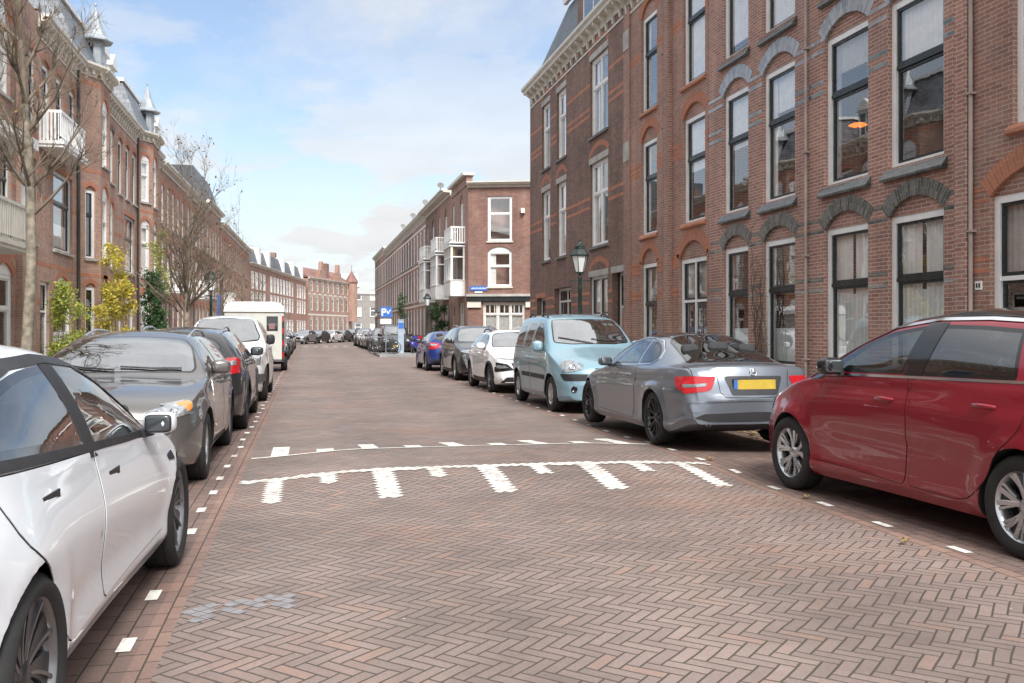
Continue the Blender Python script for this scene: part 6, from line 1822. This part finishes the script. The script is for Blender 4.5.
# ---------------------------------------------------------------- a maker for the other cars
def std_car(label, L, W, H, axles, r, M, kind='hatch', bonnet=.98, belt=.98, front='slim', rear='slim', wheel='five', wm=(ALU, ALUD), rail=None, cladding=False, cowl=1.25, roof0=2.15, roof_drop=.0, wheel_side=1, plates=True, wst=None, glassd=CGLASSD, wsglass=None, interior=True, name='parked_car'):
    wf, wr = axles; k = H/1.5; e = L-4.2
    rr = {'hatch': (L-.75, L-.30, L-.12), 'estate': (L-.42, L-.22, L-.10), 'suv': (L-.62, L-.28, L-.12)}[kind]
    S = dict(L=L, W=W, axles=axles, r=r, arch=1.10, flare=.022, nose=.26, tail=.14,
        top=[(0, .48*k), (.04, bonnet-.28), (.14, bonnet-.17), (.4, bonnet-.09), (.8, bonnet-.03), (cowl-.12, bonnet+.02), (cowl, bonnet+.05), (cowl+(roof0-cowl)*.5, bonnet+.05+(H-bonnet-.05)*.57), (roof0-.12, H-.075), (roof0+.25, H-.012), (roof0+.8, H), (rr[0], H-.06-roof_drop), (rr[0]+.12, H-.11-roof_drop), (rr[1], belt+.22), (rr[2], belt+.02), (L-.03, belt-.1), (L, belt-.3)],
        crown=[(0, .03), (cowl, .06), (roof0, .065), (rr[0], .065), (L, .03)],
        rw=[(0, .5), (.15, W*.72), (cowl-.2, W*.86), (cowl+.1, W*.85), (roof0-.1, W*.70), (roof0+.3, W*.675), (rr[0], W*.66), (rr[2], W*.72), (L, W*.64)],
        belt=[(0, .46*k), (.04, bonnet-.31), (.3, bonnet-.17), (.8, bonnet-.08), (cowl, bonnet-.01), (roof0, (bonnet+belt)/2), (L-1.2, belt-.0), (L-.4, belt+.04), (L-.12, belt-.0), (L, belt-.36)],
        bw=[(0, W*.72), (.12, W*.85), (.5, W*.92), (1.1, W*.945), (L-1, W*.945), (L-.3, W*.90), (L, W*.80)],
        mw=[(0, W*.78), (.1, W*.88), (.4, W*.965), (wf, W), (L/2, W*.982), (wr, W), (L-.3, W*.965), (L, W*.86)],
        bot=[(0, .26), (.3, .2), (.8, .19), (L-.7, .19), (L-.2, .26), (L, .36)],
        creases=[(lambda u: belt-.16, .010, .04, .6, L-.4), (lambda u: .42, -.010, .06, 1.4, L-1.2)], cabin=(cowl+.3, rr[0]+.1))
    A = cowl+.25; zb = belt+.035
    def zf(u): # front pillar line
        return min(H-.135, bonnet+.03+(u-cowl-.1)*(H-bonnet-.08)/(roof0-cowl)*.93)
    B = roof0+.42*1.0+.05*(L-4.2); Cc = B+1.02
    fw = rnd([(A+.12, zb-.005, .02), (A+.16, zf(A+.12), .03), (min(A+.45, roof0-.08), zf(min(A+.45, roof0-.08))-.005, .1), (roof0+.06, H-.14, .08), (B-.02, H-.128, .02), (B+.02, zb, .02)], .03)
    rwn = rnd([(B+.12, zb, .02), (B+.08, H-.128, .02), (Cc-.3, H-.135, .05), (Cc-.08, H-.16-roof_drop*.5, .05), (Cc+.05, zb+.02, .04)], .03)
    G = [(fw, 'side'), (rwn, 'side', glassd)]
    if kind in ('estate', 'suv') or L > 4.3:
        D1 = rr[0]-.02 if kind == 'estate' else rr[0]-.08
        G.append((rnd([(Cc+.15, zb+.02, .03), (Cc+.03, H-.17-roof_drop*.5, .04), (D1-.1, H-.19-roof_drop, .06), (D1+.12, zb+.10, .05), (D1+.05, zb+.045, .03)], .03), 'side', glassd))
    x1 = W*.80; x2 = W*.66
    G.append((rnd(sym([(0, cowl+.04), (x1*.5, cowl+.05), (x1-.03, cowl+.11), (x1, cowl+.2), (x2+.05, roof0-.28), (x2-.05, roof0-.05), (x2*.5, roof0-.10), (0, roof0-.11)]), .05), 'top', bonnet-.05) + ((wsglass,) if wsglass else ()))
    G.append((rnd(sym([(0, belt+.10), (W*.60, belt+.11), (W*.66, belt+.20), (W*.57, H-.21-roof_drop), (W*.5, H-.16-roof_drop), (0, H-.14-roof_drop)]), .05), 'front', L-.9, L+1, glassd))
    S['glass'] = G; c = Car(S); root = thing(name, label, 'car')
    c.build_body(root, M); glaze(c, border=.026)
    for sd in (1, -1):
        b = MB(); c.patch([(B+.01, zb-.01), (B+.13, zb-.01), (B+.09, H-.115), (B-.03, H-.115)], 'side', .004, joinwith=b, sides=(sd,)); o = b.build('pillar_cover', FRIT, root); weld(o)
    ra = r*1.16
    d1 = rnd([(A+.05, zb-.05, .03), (A-.05, .75, .1), (A-.10, .5, .1), (A-.04, .33, .05), (B+.02, .31, .04), (B+.06, .7, .1), (B+.05, zb-.02, .01)], .02)
    d2x = min(Cc+.12, wr+.1)
    d2 = rnd([(B+.09, zb-.02, .01), (B+.10, .7, .1), (B+.06, .31, .04), (wr-ra-.06, .31, .1), (wr-ra+.02, .5, .1), (wr-ra*.62, r+ra*.78, .1), (d2x, r+ra+.10, .05), (Cc+.13, zb-.01, .02)], .02)
    doors(c, [d1, d2], M, [(B-.18, belt-.10), (Cc-.12, belt-.08)], M)
    mirrors(c, A+.22, zb+.05, M if front != 'jeep' else PLAST, (.105, .07, .075) if front != 'jeep' else (.09, .06, .11))
    add_wheels(c, wheel, wm[0], wm[1], .215, r-.11, .008)
    if interior: cabin(c, B-.25, B+.75, .30+.22*k, wheel_side, hz=(H-1.45)*.5)
    if rail: rails(c, roof0+.25, rr[0]-.1, W*.60, rail, .055)
    if cladding:
        side_strip(c, [(A-.05, .27), (L/2, .25), (wr-ra-.08, .27)], .11, PLAST, 'sill_cladding', .012)
        for wu in (wf, wr):
            pts = [(wu+math.cos(a)*r*1.16, r+math.sin(a)*r*1.16) for a in [R(q) for q in range(-5, 190, 13)]]
            side_strip(c, pts, .055, PLAST, 'arch_cladding', .010)
    else: side_strip(c, [(A-.05, .235), (L/2, .225), (wr-ra-.08, .235)], .03, PLAST, 'sill_trim', .005)
    b0 = bonnet
    if front == 'slim':
        duo(c, rnd([(.42, b0-.22, .02), (.50, b0-.15, .03), (.86, b0-.09, .03), (.86, b0-.20, .03), (.60, b0-.26, .03)], .02), 'front', LAMPW, 'headlight', .008, extra=[(rnd([(.30, b0-.12), (.52, b0-.10), (.42, b0-.22), (.28, b0-.24)], .02), 'side')])
        g = one(c, rnd(sym([(0, .46), (.30, .46), (.42, b0-.22), (.38, b0-.19), (0, b0-.19)]), .03), 'front', PLASTG, 'grille', .006)
        b = MB()
        for q in range(5):
            z = .50+q*(b0-.72)/5; c.patch(line_poly([(-.34, z), (0, z), (.34, z)], .010), 'front', .012, joinwith=b)
        o = b.build('grille_bar', CHROME, g); weld(o)
        one(c, rnd(sym([(0, .27), (.55, .27), (.62, .40), (0, .42)]), .03), 'front', PLAST, 'lower_grille', .007)
    elif front == 'arrow':
        duo(c, rnd([(.20, b0-.235), (.30, b0-.205), (.84, b0-.15), (.84, b0-.185), (.30, b0-.235)], .01), 'front', LAMPW, 'running_light', .010)
        duo(c, rnd([(.42, .55, .03), (.58, b0-.30, .03), (.86, b0-.26, .03), (.84, .50, .04)], .02), 'front', PLASTG, 'lamp_surround', .006)
        duo(c, rnd([(.54, .60, .02), (.62, b0-.34, .02), (.80, b0-.33, .02), (.78, .58, .02)], .02), 'front', LAMPW, 'headlight', .011)
        one(c, rnd(sym([(0, .48), (.36, .48), (.44, .60), (.50, b0-.28), (0, b0-.25)]), .03), 'front', PLASTG, 'grille', .006)
        one(c, rnd(sym([(0, .24), (.72, .26), (.60, .38), (0, .42)]), .03), 'front', PLAST, 'lower_grille', .007)
    elif front == 'claw':
        duo(c, rnd([(.40, b0-.21, .02), (.50, b0-.15, .02), (.86, b0-.10, .02), (.86, b0-.20, .02), (.6, b0-.26, .02)], .02), 'front', LAMPW, 'headlight', .008)
        duo(c, rnd([(.70, b0-.28), (.80, b0-.28), (.66, .36), (.60, .36)], .01), 'front', LAMPW, 'running_light', .010)
        g = one(c, rnd(sym([(0, .40), (.46, .42), (.50, b0-.26), (.40, b0-.20), (0, b0-.19)]), .04), 'front', PLASTG, 'grille', .006)
        b = MB()
        for q in range(7):
            z = .46+q*(b0-.70)/7; c.patch(line_poly([(-.40, z), (0, z-.01), (.40, z)], .009), 'front', .012, joinwith=b)
        o = b.build('grille_bar', CHROME, g); weld(o)
        one(c, rnd(sym([(0, .23), (.62, .25), (.60, .34), (0, .35)]), .03), 'front', PLAST, 'lower_grille', .007)
        duo(c, rnd([(.62, .42), (.82, .5), (.82, .36), (.66, .32)], .02), 'front', PLASTG, 'air_intake', .006)
    elif front == 'estate':
        duo(c, rnd([(.40, b0-.30, .03), (.46, b0-.235, .04), (.66, b0-.185, .05), (.90, b0-.145, .03), (.90, b0-.25, .04), (.66, b0-.31, .04)], .03), 'front', LAMPW, 'headlight', .008, extra=[(rnd([(.22, b0-.18), (.46, b0-.15), (.43, b0-.225), (.26, b0-.28)], .03), 'side')])
        lamp_disc(c, .56, b0-.26, .042, 'front', CHROME, 'headlamp_bowl', .03); lamp_disc(c, .69, b0-.25, .038, 'front', CHROME, 'headlamp_bowl', .03)
        for sd in (1, -1):
            b = MB(); c.patch(rnd([(.31, b0-.18), (.43, b0-.165), (.40, b0-.225), (.31, b0-.255)], .02), 'side', .0125, joinwith=b, sides=(sd,), grid=.02); o = b.build('indicator', LAMPO, root); weld(o)
        g = one(c, rnd(sym([(0, .56), (.26, .57), (.34, b0-.22), (.30, b0-.17), (0, b0-.165)]), .04), 'front', PLASTG, 'grille', .007)
        b = MB()
        for q in range(6): z = .59+q*.037; c.patch(line_poly([(-.28, z), (0, z), (.28, z)], .008), 'front', .012, joinwith=b)
        c.patch(line_poly([(-.29, b0-.2), (0, b0-.34), (.25, .58)], .022), 'front', .016, joinwith=b); o = b.build('grille_bar', CHROME, g); weld(o)
        one(c, rnd(sym([(0, .28), (.5, .28), (.56, .40), (0, .43)]), .03), 'front', PLAST, 'lower_grille', .007)
        duo(c, rnd([(.55, .54), (.62, .565), (.69, .55), (.66, .53)], .008), 'front', PLAST, 'washer_cap', .012)
        wiper(c, [(.05, cowl+.06), (.35, cowl+.12), (.62, cowl+.22)]); wiper(c, [(-.60, cowl+.14), (-.3, cowl+.1), (.0, cowl+.12)])
    elif front == 'jeep':
        duo(c, rnd([(.56, b0-.36), (.56, b0-.18), (.78, b0-.18), (.78, b0-.36)], .02), 'front', LAMPW, 'headlight', .010)
        duo(c, rnd([(.80, b0-.36), (.80, b0-.18), (.86, b0-.19), (.86, b0-.35)], .01), 'front', LAMPO, 'indicator', .012)
        g = one(c, rnd(sym([(0, b0-.36), (.53, b0-.36), (.53, b0-.18), (0, b0-.18)]), .02), 'front', PLAST, 'grille', .008)
        one(c, rnd(sym([(0, .42), (.84, .42), (.86, .58), (0, .59)]), .03), 'front', ALUG, 'bumper', .03)
    if plates: plate_part(c, 'front', .44 if front != 'jeep' else .5, off=.016)
    # rear
    if rear == 'slim':
        duo(c, rnd([(.40, belt-.12, .02), (.42, belt-.02, .02), (.90, belt+.0, .02), (.90, belt-.16, .03), (.62, belt-.15, .03)], .02), 'rear', LAMPR, 'tail_light', .008, extra=[(rnd([(L-.42, belt-.02), (L-.16, belt), (L-.14, belt-.15), (L-.30, belt-.12)], .02), 'side')])
    elif rear == 'block':
        duo(c, rnd([(.44, belt-.12, .02), (.46, belt+.03, .02), (.92, belt+.05, .02), (.92, belt-.16, .03), (.66, belt-.19, .03)], .02), 'rear', LAMPR, 'tail_light', .010, extra=[(rnd([(L-.40, belt+.02), (L-.14, belt+.05), (L-.14, belt-.17), (L-.30, belt-.13)], .02), 'side')])
        duo(c, rnd([(.52, belt-.06), (.54, belt-.015), (.80, belt+.0), (.80, belt-.06)], .015), 'rear', LAMPW, 'reverse_lamp', .016)
    elif rear == 'tall':
        duo(c, rnd([(W*.60, H-.25), (W*.80, H-.30), (W*.97, belt), (W*.97, belt-.15), (W*.8, belt-.1), (W*.72, belt+.1)], .03), 'rear', LAMPR, 'tail_light', .008)
    one(c, rnd(sym([(0, .30), (.62, .30), (.70, .44), (0, .46)]), .03), 'rear', PLAST, 'rear_bumper_insert', .008)
    if plates: plate_part(c, 'rear', belt-.20, off=.016)
    b = MB(); c.patch(line_poly([(-W*.8, .60), (-W*.72, belt-.02)], .008), 'rear', .004, joinwith=b); c.patch(line_poly([(W*.8, .60), (W*.72, belt-.02)], .008), 'rear', .004, joinwith=b); c.patch(line_poly([(-W*.8, .60), (0, .58), (W*.8, .60)], .008), 'rear', .004, joinwith=b)
    o = b.build('tailgate_gap', SEAM, root); weld(o)
    return root, c
def car_estate():
    return std_car('brownish grey estate car with roof rails and amber indicator facing the camera', 4.82, .93, 1.47, (.96, 3.775), .335, paint('brown_grey_paint', (.16, .15, .143), .6, .3, dirt=.03), 'estate', .97, .985, 'estate', 'tall', 'five', (ALU, ALUD), ALU, cowl=1.42, roof0=2.32)
def car_suv_dark():
    return std_car('dark off-road car seen from behind with silver roof rails and red tail light', 4.65, .93, 1.52, (.90, 3.70), .36, paint('black_brown_paint', (.030, .028, .030), .4, .3, dirt=.05), 'suv', 1.0, 1.03, 'claw', 'block', 'ten', (ALUG, ALUD), ALU, cladding=True, cowl=1.3, roof0=2.15)
def car_jeep():
    return std_car('white old off-road car with rectangular headlights and black mirrors facing the camera', 4.6, .90, 1.80, (.80, 3.72), .37, paint('old_white_paint', (.66, .66, .64), 0, .4, dirt=.08), 'suv', 1.13, 1.18, 'jeep', 'block', 'five', (ALUG, ALUD), None, cowl=1.38, roof0=1.95)
def car_cross():
    return std_car('white compact crossover with black arrow-shaped lamp surrounds facing the camera', 4.18, .888, 1.49, (.83, 3.41), .333, paint('pearl_white_paint', (.85, .86, .87), 0, .28, dirt=.04), 'hatch', .99, 1.0, 'arrow', 'slim', 'ten', (ALUG, ALUD), PLAST, cladding=True, cowl=1.15, roof0=1.98)
def car_suv_grey():
    return std_car('dark grey crossover with chrome grille and slanted running lights facing the camera', 4.45, .92, 1.61, (.92, 3.595), .355, paint('dark_grey_paint', (.075, .075, .08), .7, .3, dirt=.03), 'suv', 1.05, 1.07, 'claw', 'slim', 'ten', (ALU, ALUD), ALU, cladding=True, cowl=1.25, roof0=2.1)
def car_hatch():
    return std_car('bright blue hatchback seen from behind with red tail light', 4.2, .885, 1.44, (.80, 3.45), .325, paint('bright_blue_paint', (.010, .03, .19), .3, .3, dirt=.02), 'hatch', .95, .97, 'slim', 'block', 'five', (ALU, ALUD), None, cowl=1.2, roof0=2.05)
# PLACEMENT ======================================================= STREET FURNITURE AND CARS
def lantern(x, y, label, ht=3.65, grp=None):
    o = thing('street_lamp', label, 'street lamp', (x, y, .1), 0, grp); s = ht/3.65
    b = MB(); b.lathe([(.11, 0), (.11, .12), (.085, .16), (.08, .9), (.09, .93), (.09, .97), (.055, 1.05), (.048, 2.35), (.06, 2.38), (.05, 2.42), (.04, 2.62), (.055, 2.66), (.035, 2.7), (.03, 2.80)], 14)
    b.tube([(-.22, 0, 2.60), (.22, 0, 2.60)], .014, 6)
    for q in (-.22, .22): ellipsoid(b, (q, 0, 2.60), .025, .025, .025, 0, 2, 8)
    b.build('pole', IRON, o)
    g = MB(); g.lathe([(.10, 2.80), (.205, 3.2)], 6, 0, None, False, False); f = MB()
    for k in range(6):
        a = 2*math.pi*k/6; f.tube([(.10*math.cos(a), .10*math.sin(a), 2.79), (.208*math.cos(a), .208*math.sin(a), 3.2)], .010, 4)
    f.lathe([(.02, 2.76), (.11, 2.78), (.11, 2.81), (.02, 2.82)], 6, 0, None, False)
    f.lathe([(.24, 3.2), (.25, 3.23), (.15, 3.36), (.13, 3.37), (.12, 3.46), (.09, 3.48), (.04, 3.52), (.02, 3.56), (.03, 3.59), (.0, 3.62)], 6, 0, None, False)
    fr = f.build('lantern', IRON, o); g.build('lamp_shade', plain('opal_glass', (.75, .76, .74), .3, var=.03), fr)
    return o
LG = None
lantern(6.62, 22.45, 'green-capped lantern on the right pavement in front of the brown corner house')
lantern(-3.4, 35.6, 'green-capped lantern on the left pavement behind the second bare tree')
lantern(6.9, 55.0, 'lantern on the far corner beside the white bays, behind the blue car')
lantern(7.2, 101, 'small lantern at the far end of the row, left of the parking sign')
def sign_P(x, y):
    o = thing('parking_sign', 'blue square parking sign with white plate beneath on a thin post at the far corner', 'road sign', (x, y, .1))
    MB().tube([(0, .03, 0), (0, .03, 2.8)], .03, 8).build('post', ZINC, o)
    b = MB(); b.box(-.33, .36, -.02, 0, 2.12, 2.72, 0)
    for q in ((-.25, -.17, 2.2, 2.62), (-.17, -.04, 2.54, 2.62), (-.17, -.04, 2.38, 2.46), (-.06, .02, 2.4, 2.6)): b.box(q[0], q[1], -.026, -.019, q[2], q[3], 1)
    b.prism([Vector(p) for p in ((.08, -.026, 2.3), (.14, -.026, 2.3), (.30, -.026, 2.56), (.24, -.026, 2.56))], [Vector(p) for p in ((.08, -.019, 2.3), (.14, -.019, 2.3), (.30, -.019, 2.56), (.24, -.019, 2.56))], 1)
    b.box(.06, .12, -.026, -.019, 2.36, 2.5, 1); b.build('sign_panel', [BLUE, WHITE], o)
    MB().box(-.32, .32, -.02, 0, 1.72, 2.02).build('sub_plate', WHITE, o)
sign_P(4.5, 55.2)
o = thing('parking_machine', 'tall pale blue grey service column standing right of the parking sign', 'service column', (5.35, 55.0, .1))
MB().box(-.17, .17, -.13, .13, 0, 1.95).build('casing', plain('column_grey_blue', (.36, .43, .52), .45), o); MB().box(-.15, .15, -.135, -.129, 1.45, 1.8).build('screen', BLUE, o); MB().box(-.19, .19, -.15, .15, 1.95, 2.0).build('cap', ZINC, o)
o = thing('information_sign', 'narrow blue sign seen edge-on behind the left lantern', 'road sign', (-3.3, 37.2, .1))
MB().tube([(0, 0, 0), (0, 0, 2.75)], .03, 8).build('post', ZINC, o); MB().box(.03, .05, -.5, .5, 1.9, 2.72).build('sign_panel', BLUE, o)

def bicycle(x, y, rz, label, mat):
    o = thing('bicycle', label, 'bicycle', (x, y, .115), rz); r = .34
    for wx in (-.53, .53):
        b = MB(); pts = [(wx+r*math.cos(2*math.pi*k/20), 0, r+r*math.sin(2*math.pi*k/20)) for k in range(21)]; b.tube(pts, .018, 6, 0, False)
        for k in range(10): a = math.pi*k/10; b.tube([(wx+r*math.cos(a), 0, r+r*math.sin(a)), (wx-r*math.cos(a), 0, r-r*math.sin(a))], .002, 3, 1, False)
        b.build('wheel', [RUBBER, CHROME], o)
    b = MB()
    for p in (((-.53, 0, r), (-.12, 0, .3)), ((-.12, 0, .3), (-.22, 0, .85)), ((-.53, 0, r), (-.2, 0, .75)), ((-.12, 0, .3), (.36, 0, .75)), ((-.2, 0, .72), (.34, 0, .82)), ((.53, 0, r), (.33, 0, .98))): b.tube(p, .016, 6)
    b.build('frame', mat, o)
    b = MB(); b.tube([(.33, 0, .98), (.30, 0, 1.08), (.25, -.25, 1.1), (.12, -.3, 1.08)], .012, 6); b.tube([(.30, 0, 1.08), (.25, .25, 1.1), (.12, .3, 1.08)], .012, 6); b.build('handlebar', CHROME, o)
    b = MB(); ellipsoid(b, (-.24, 0, .9), .13, .08, .035); b.build('saddle', PLAST, o); return o
bicycle(4.45, 54.2, .25, 'black bicycle leaning near the post of the parking sign', IRON)
bicycle(4.2, 53.3, .1, 'second dark bicycle in front of the black van', PLAST)
def scooter(x, y, rz, mat, label):
    o = thing('scooter', label, 'scooter', (x, y, .115), rz)
    for wx in (-.5, .5):
        b = MB(); b.lathe([(.10, -.05), (.2, -.05), (.22, 0), (.2, .05), (.10, .05)], 20, 0, Matrix.Translation((wx, 0, .22)) @ Matrix.Rotation(R(90), 4, 'X')); b.build('wheel', RUBBER, o)
    b = MB(); ellipsoid(b, (-.38, 0, .52), .42, .16, .2); ellipsoid(b, (.1, 0, .3), .35, .15, .05, 0, 4); b.prism([Vector(p) for p in ((.38, -.18, .3), (.46, -.18, .3), (.36, -.14, 1.0), (.28, -.14, 1.0))], [Vector(p) for p in ((.38, .18, .3), (.46, .18, .3), (.36, .14, 1.0), (.28, .14, 1.0))]); b.build('body', mat, o)
    b = MB(); ellipsoid(b, (-.32, 0, .76), .36, .13, .07, 0, 3.5); b.build('seat', PLAST, o)
    b = MB(); b.tube([(.30, -.32, 1.05), (.34, 0, 1.0), (.30, .32, 1.05)], .02, 6); b.build('handlebar', PLAST, o)
scooter(6.2, 55.6, 1.3, plain('violet_blue_paint', (.06, .07, .35), .3, coat=.6), 'violet blue scooter parked right of the service column')
scooter(6.75, 57.4, 1.5, plain('scarlet_paint', (.45, .03, .04), .3, coat=.6), 'red scooter parked behind the violet blue one')

# horse trailer
def horse_trailer(x, y):
    o = thing('horse_trailer', 'cream horse trailer with rounded roof, small dark window and red-white edge marks', 'trailer', (x, y, 0))
    W2, Lh = 1.0, 1.7; z0, z1 = .38, 2.46
    def prof(w, top): return [(-w, z0), (w, z0), (w, top-.35), (w*.97, top-.18), (w*.85, top-.05), (w*.6, top), (-w*.6, top), (-w*.85, top-.05), (-w*.97, top-.18), (-w, top-.35)]
    b = MB(); b.prism([Vector((px, -Lh, pz)) for px, pz in prof(W2, z1-.05)], [Vector((px, Lh, pz)) for px, pz in prof(W2, z1-.05)])
    CR = plain('cream_trailer', (.60, .60, .55), .4, var=.06)
    b.build('box_body', CR, o)
    b = MB(); A = [Vector((px, -Lh-.05, pz)) for px, pz in prof(W2+.03, z1) if pz > z1-.4]; B = [Vector((p.x, Lh+.03, p.z)) for p in A]; b.prism(A, B); b.build('roof', WHITE, o)
    b = MB(); b.box(.42, .80, -Lh-.02, -Lh+.0, 1.45, 1.95, 0); b.box(.45, .77, -Lh-.025, -Lh-.018, 1.48, 1.92, 1); b.box(.5, .7, -Lh-.028, -Lh-.024, 1.5, 1.7, 2); b.build('window', [PLAST, DARKGLASS, plain('red_grey_item', (.28, .16, .16), .6)], o)
    b = MB(); b.box(W2-.06, W2+.012, -Lh-.015, -Lh+.04, z0, z1-.5, 0)
    for k in range(4): b.box(W2-.05, W2+.015, -Lh-.02, -Lh+.05, .5+k*.42, .68+k*.42, 1)
    b.build('edge_marking', [PLAST, LAMPR], o)
    b = MB(); b.box(-W2, W2, -Lh-.01, -Lh+.02, z0-.02, z0+.06); b.build('rear_beam', ALUG, o)
    for sd in (-1, 1):
        for yy in (-.45, .35):
            b = MB(); b.lathe([(.18, -.1), (.31, -.1), (.325, -.05), (.325, .05), (.31, .1), (.18, .1)], 24, 0, Matrix.Translation((sd*(W2-.02), yy, .325)) @ Matrix.Rotation(R(90), 4, 'Y')); b.lathe([(0, -.06), (.19, -.06), (.19, .06), (0, .06)], 20, 1, Matrix.Translation((sd*(W2-.02), yy, .325)) @ Matrix.Rotation(R(90), 4, 'Y')); b.build('wheel', [RUBBER, ALUG], o)
        b = MB(); b.box(sd*W2-.12, sd*W2+.12, -.85, .75, .64, .70); b.build('mudguard', PLAST, o)
    b = MB(); b.tube([(0, Lh, .45), (0, Lh+1.2, .45)], .04, 6); b.tube([(0, Lh+.9, 0), (0, Lh+.9, .45)], .03, 6); b.build('drawbar', ALUG, o)
horse_trailer(-1.80, 35.7)

def place(cr, yc, side, facing, axx=0, dx=0, rz=0):
    """park a car: side 'L' or 'R', its street-side flank at the parking edge; facing +1 away, -1 towards the camera"""
    root, c = cr; w = c.S['W']
    x = (LP-.10-w+dx) if side == 'L' else (RP+.06+w+dx)
    root.location = (x, yc, gz(x, yc-1)*.6); root.rotation_euler = (0, 0, (0 if facing > 0 else math.pi)+rz)
    return root
def cy(c, yfront, facing):   # centre from the front axle position
    return yfront - facing*(c.L/2-c.wf)
CARS = {}
def put(fn, yfront, side, facing, **k):
    cr = fn(); CARS[fn.__name__] = cr; place(cr, cy(cr[1], yfront, facing), side, facing, **k); return cr
r = put(car_white, 6.24, 'L', 1, rz=R(-1.6), dx=.05)
put(car_estate, 9.75, 'L', -1, dx=-.09)
put(car_suv_dark, 17.4, 'L', 1)
put(car_jeep, 20.25, 'L', -1, dx=.06)
put(car_red, 7.99, 'R', 1, dx=.13, rz=R(2))
c_ = put(car_coupe, 13.8, 'R', 1, dx=-.08, rz=R(0.0)); c_[0].location.z = .055
put(car_blue_van, 16.45, 'R', -1, dx=.02)
put(car_cross, 21.8, 'R', -1, dx=-.08)
put(car_suv_grey, 27.3, 'R', -1, dx=-.05)
put(car_hatch, 36.45, 'R', 1, dx=-.1)
for nm, col, me in (('silver_paint', (.42, .43, .45), .7), ('black_paint', (.012, .012, .014), .3), ('mid_grey_paint', (.16, .165, .17), .7), ('navy_paint', (.02, .03, .07), .4), ('plain_white_paint', (.7, .7, .7), 0), ('graphite_paint', (.05, .052, .058), .6), ('sand_paint', (.3, .27, .22), .6)): paint(nm, col, me, .3)
def far_car(src, x, y, facing, newp, label, rz=0, z=0):
    root, c = CARS[src]; base = c.body.material_slots[0].material.name if c.body.material_slots[0].material else None
    names = [m.name for m in bpy.data.materials if m.name in ('white_car_paint', 'brown_grey_paint', 'black_brown_paint', 'old_white_paint', 'red_car_paint', 'steel_grey_paint', 'pale_blue_paint', 'pearl_white_paint', 'dark_grey_paint', 'bright_blue_paint')]
    o = copy_tree(root, (x, y, z), (0 if facing > 0 else math.pi)+rz, label, None, {n: newp for n in names})
    return o
XL, XR = LP-1.02, RP+1.05
for src, x, y, f, p, lb in (
    ('car_cross', XL, 43.6, -1, 'silver_paint', 'silver hatchback first behind the horse trailer, facing the camera'),
    ('car_suv_grey', XL, 48.9, -1, 'graphite_paint', 'graphite off-road car second behind the horse trailer'),
    ('car_hatch', XL, 54.0, -1, 'black_paint', 'black hatchback third behind the horse trailer'),
    ('car_estate', XL, 59.4, -1, 'navy_paint', 'navy estate car fourth behind the horse trailer'),
    ('car_cross', XL, 64.9, 1, 'mid_grey_paint', 'mid grey hatchback fifth behind the horse trailer'),
    ('car_hatch', XL, 70.2, -1, 'plain_white_paint', 'white hatchback sixth behind the horse trailer'),
    ('car_estate', XL, 76, -1, 'black_paint', 'black estate car at the far end of the left row'),
    ('car_blue_van', XR+.1, 59.2, -1, 'black_paint', 'black high-roofed van facing the camera behind the parking sign'),
    ('car_suv_grey', XR-.1, 65.0, -1, 'mid_grey_paint', 'mid grey crossover first behind the black van'),
    ('car_cross', XR-.1, 70.4, -1, 'graphite_paint', 'graphite hatchback second behind the black van'),
    ('car_estate', XR-.1, 76.0, -1, 'silver_paint', 'silver estate car third behind the black van'),
    ('car_cross', XR-.1, 81.4, -1, 'plain_white_paint', 'white crossover fourth behind the black van'),
    ('car_suv_grey', XR-.1, 87.0, -1, 'black_paint', 'black crossover last in the right row'),
    ): far_car(src, x, y, f, p, lb)
for k, (src, p, lb) in enumerate((('car_cross', 'silver_paint', 'pale silver car leftmost in the bend at the end of the street'), ('car_hatch', 'graphite_paint', 'dark graphite car second from left in the bend'),
        ('car_estate', 'plain_white_paint', 'white estate car in the middle of the cars in the bend'), ('car_cross', 'mid_grey_paint', 'mid grey car second from right in the bend'), ('car_suv_grey', 'navy_paint', 'navy crossover rightmost in the bend'))):
    far_car(src, -.3+k*1.45, 101+k*5.0, -1, p, lb, R(-22), -.0)
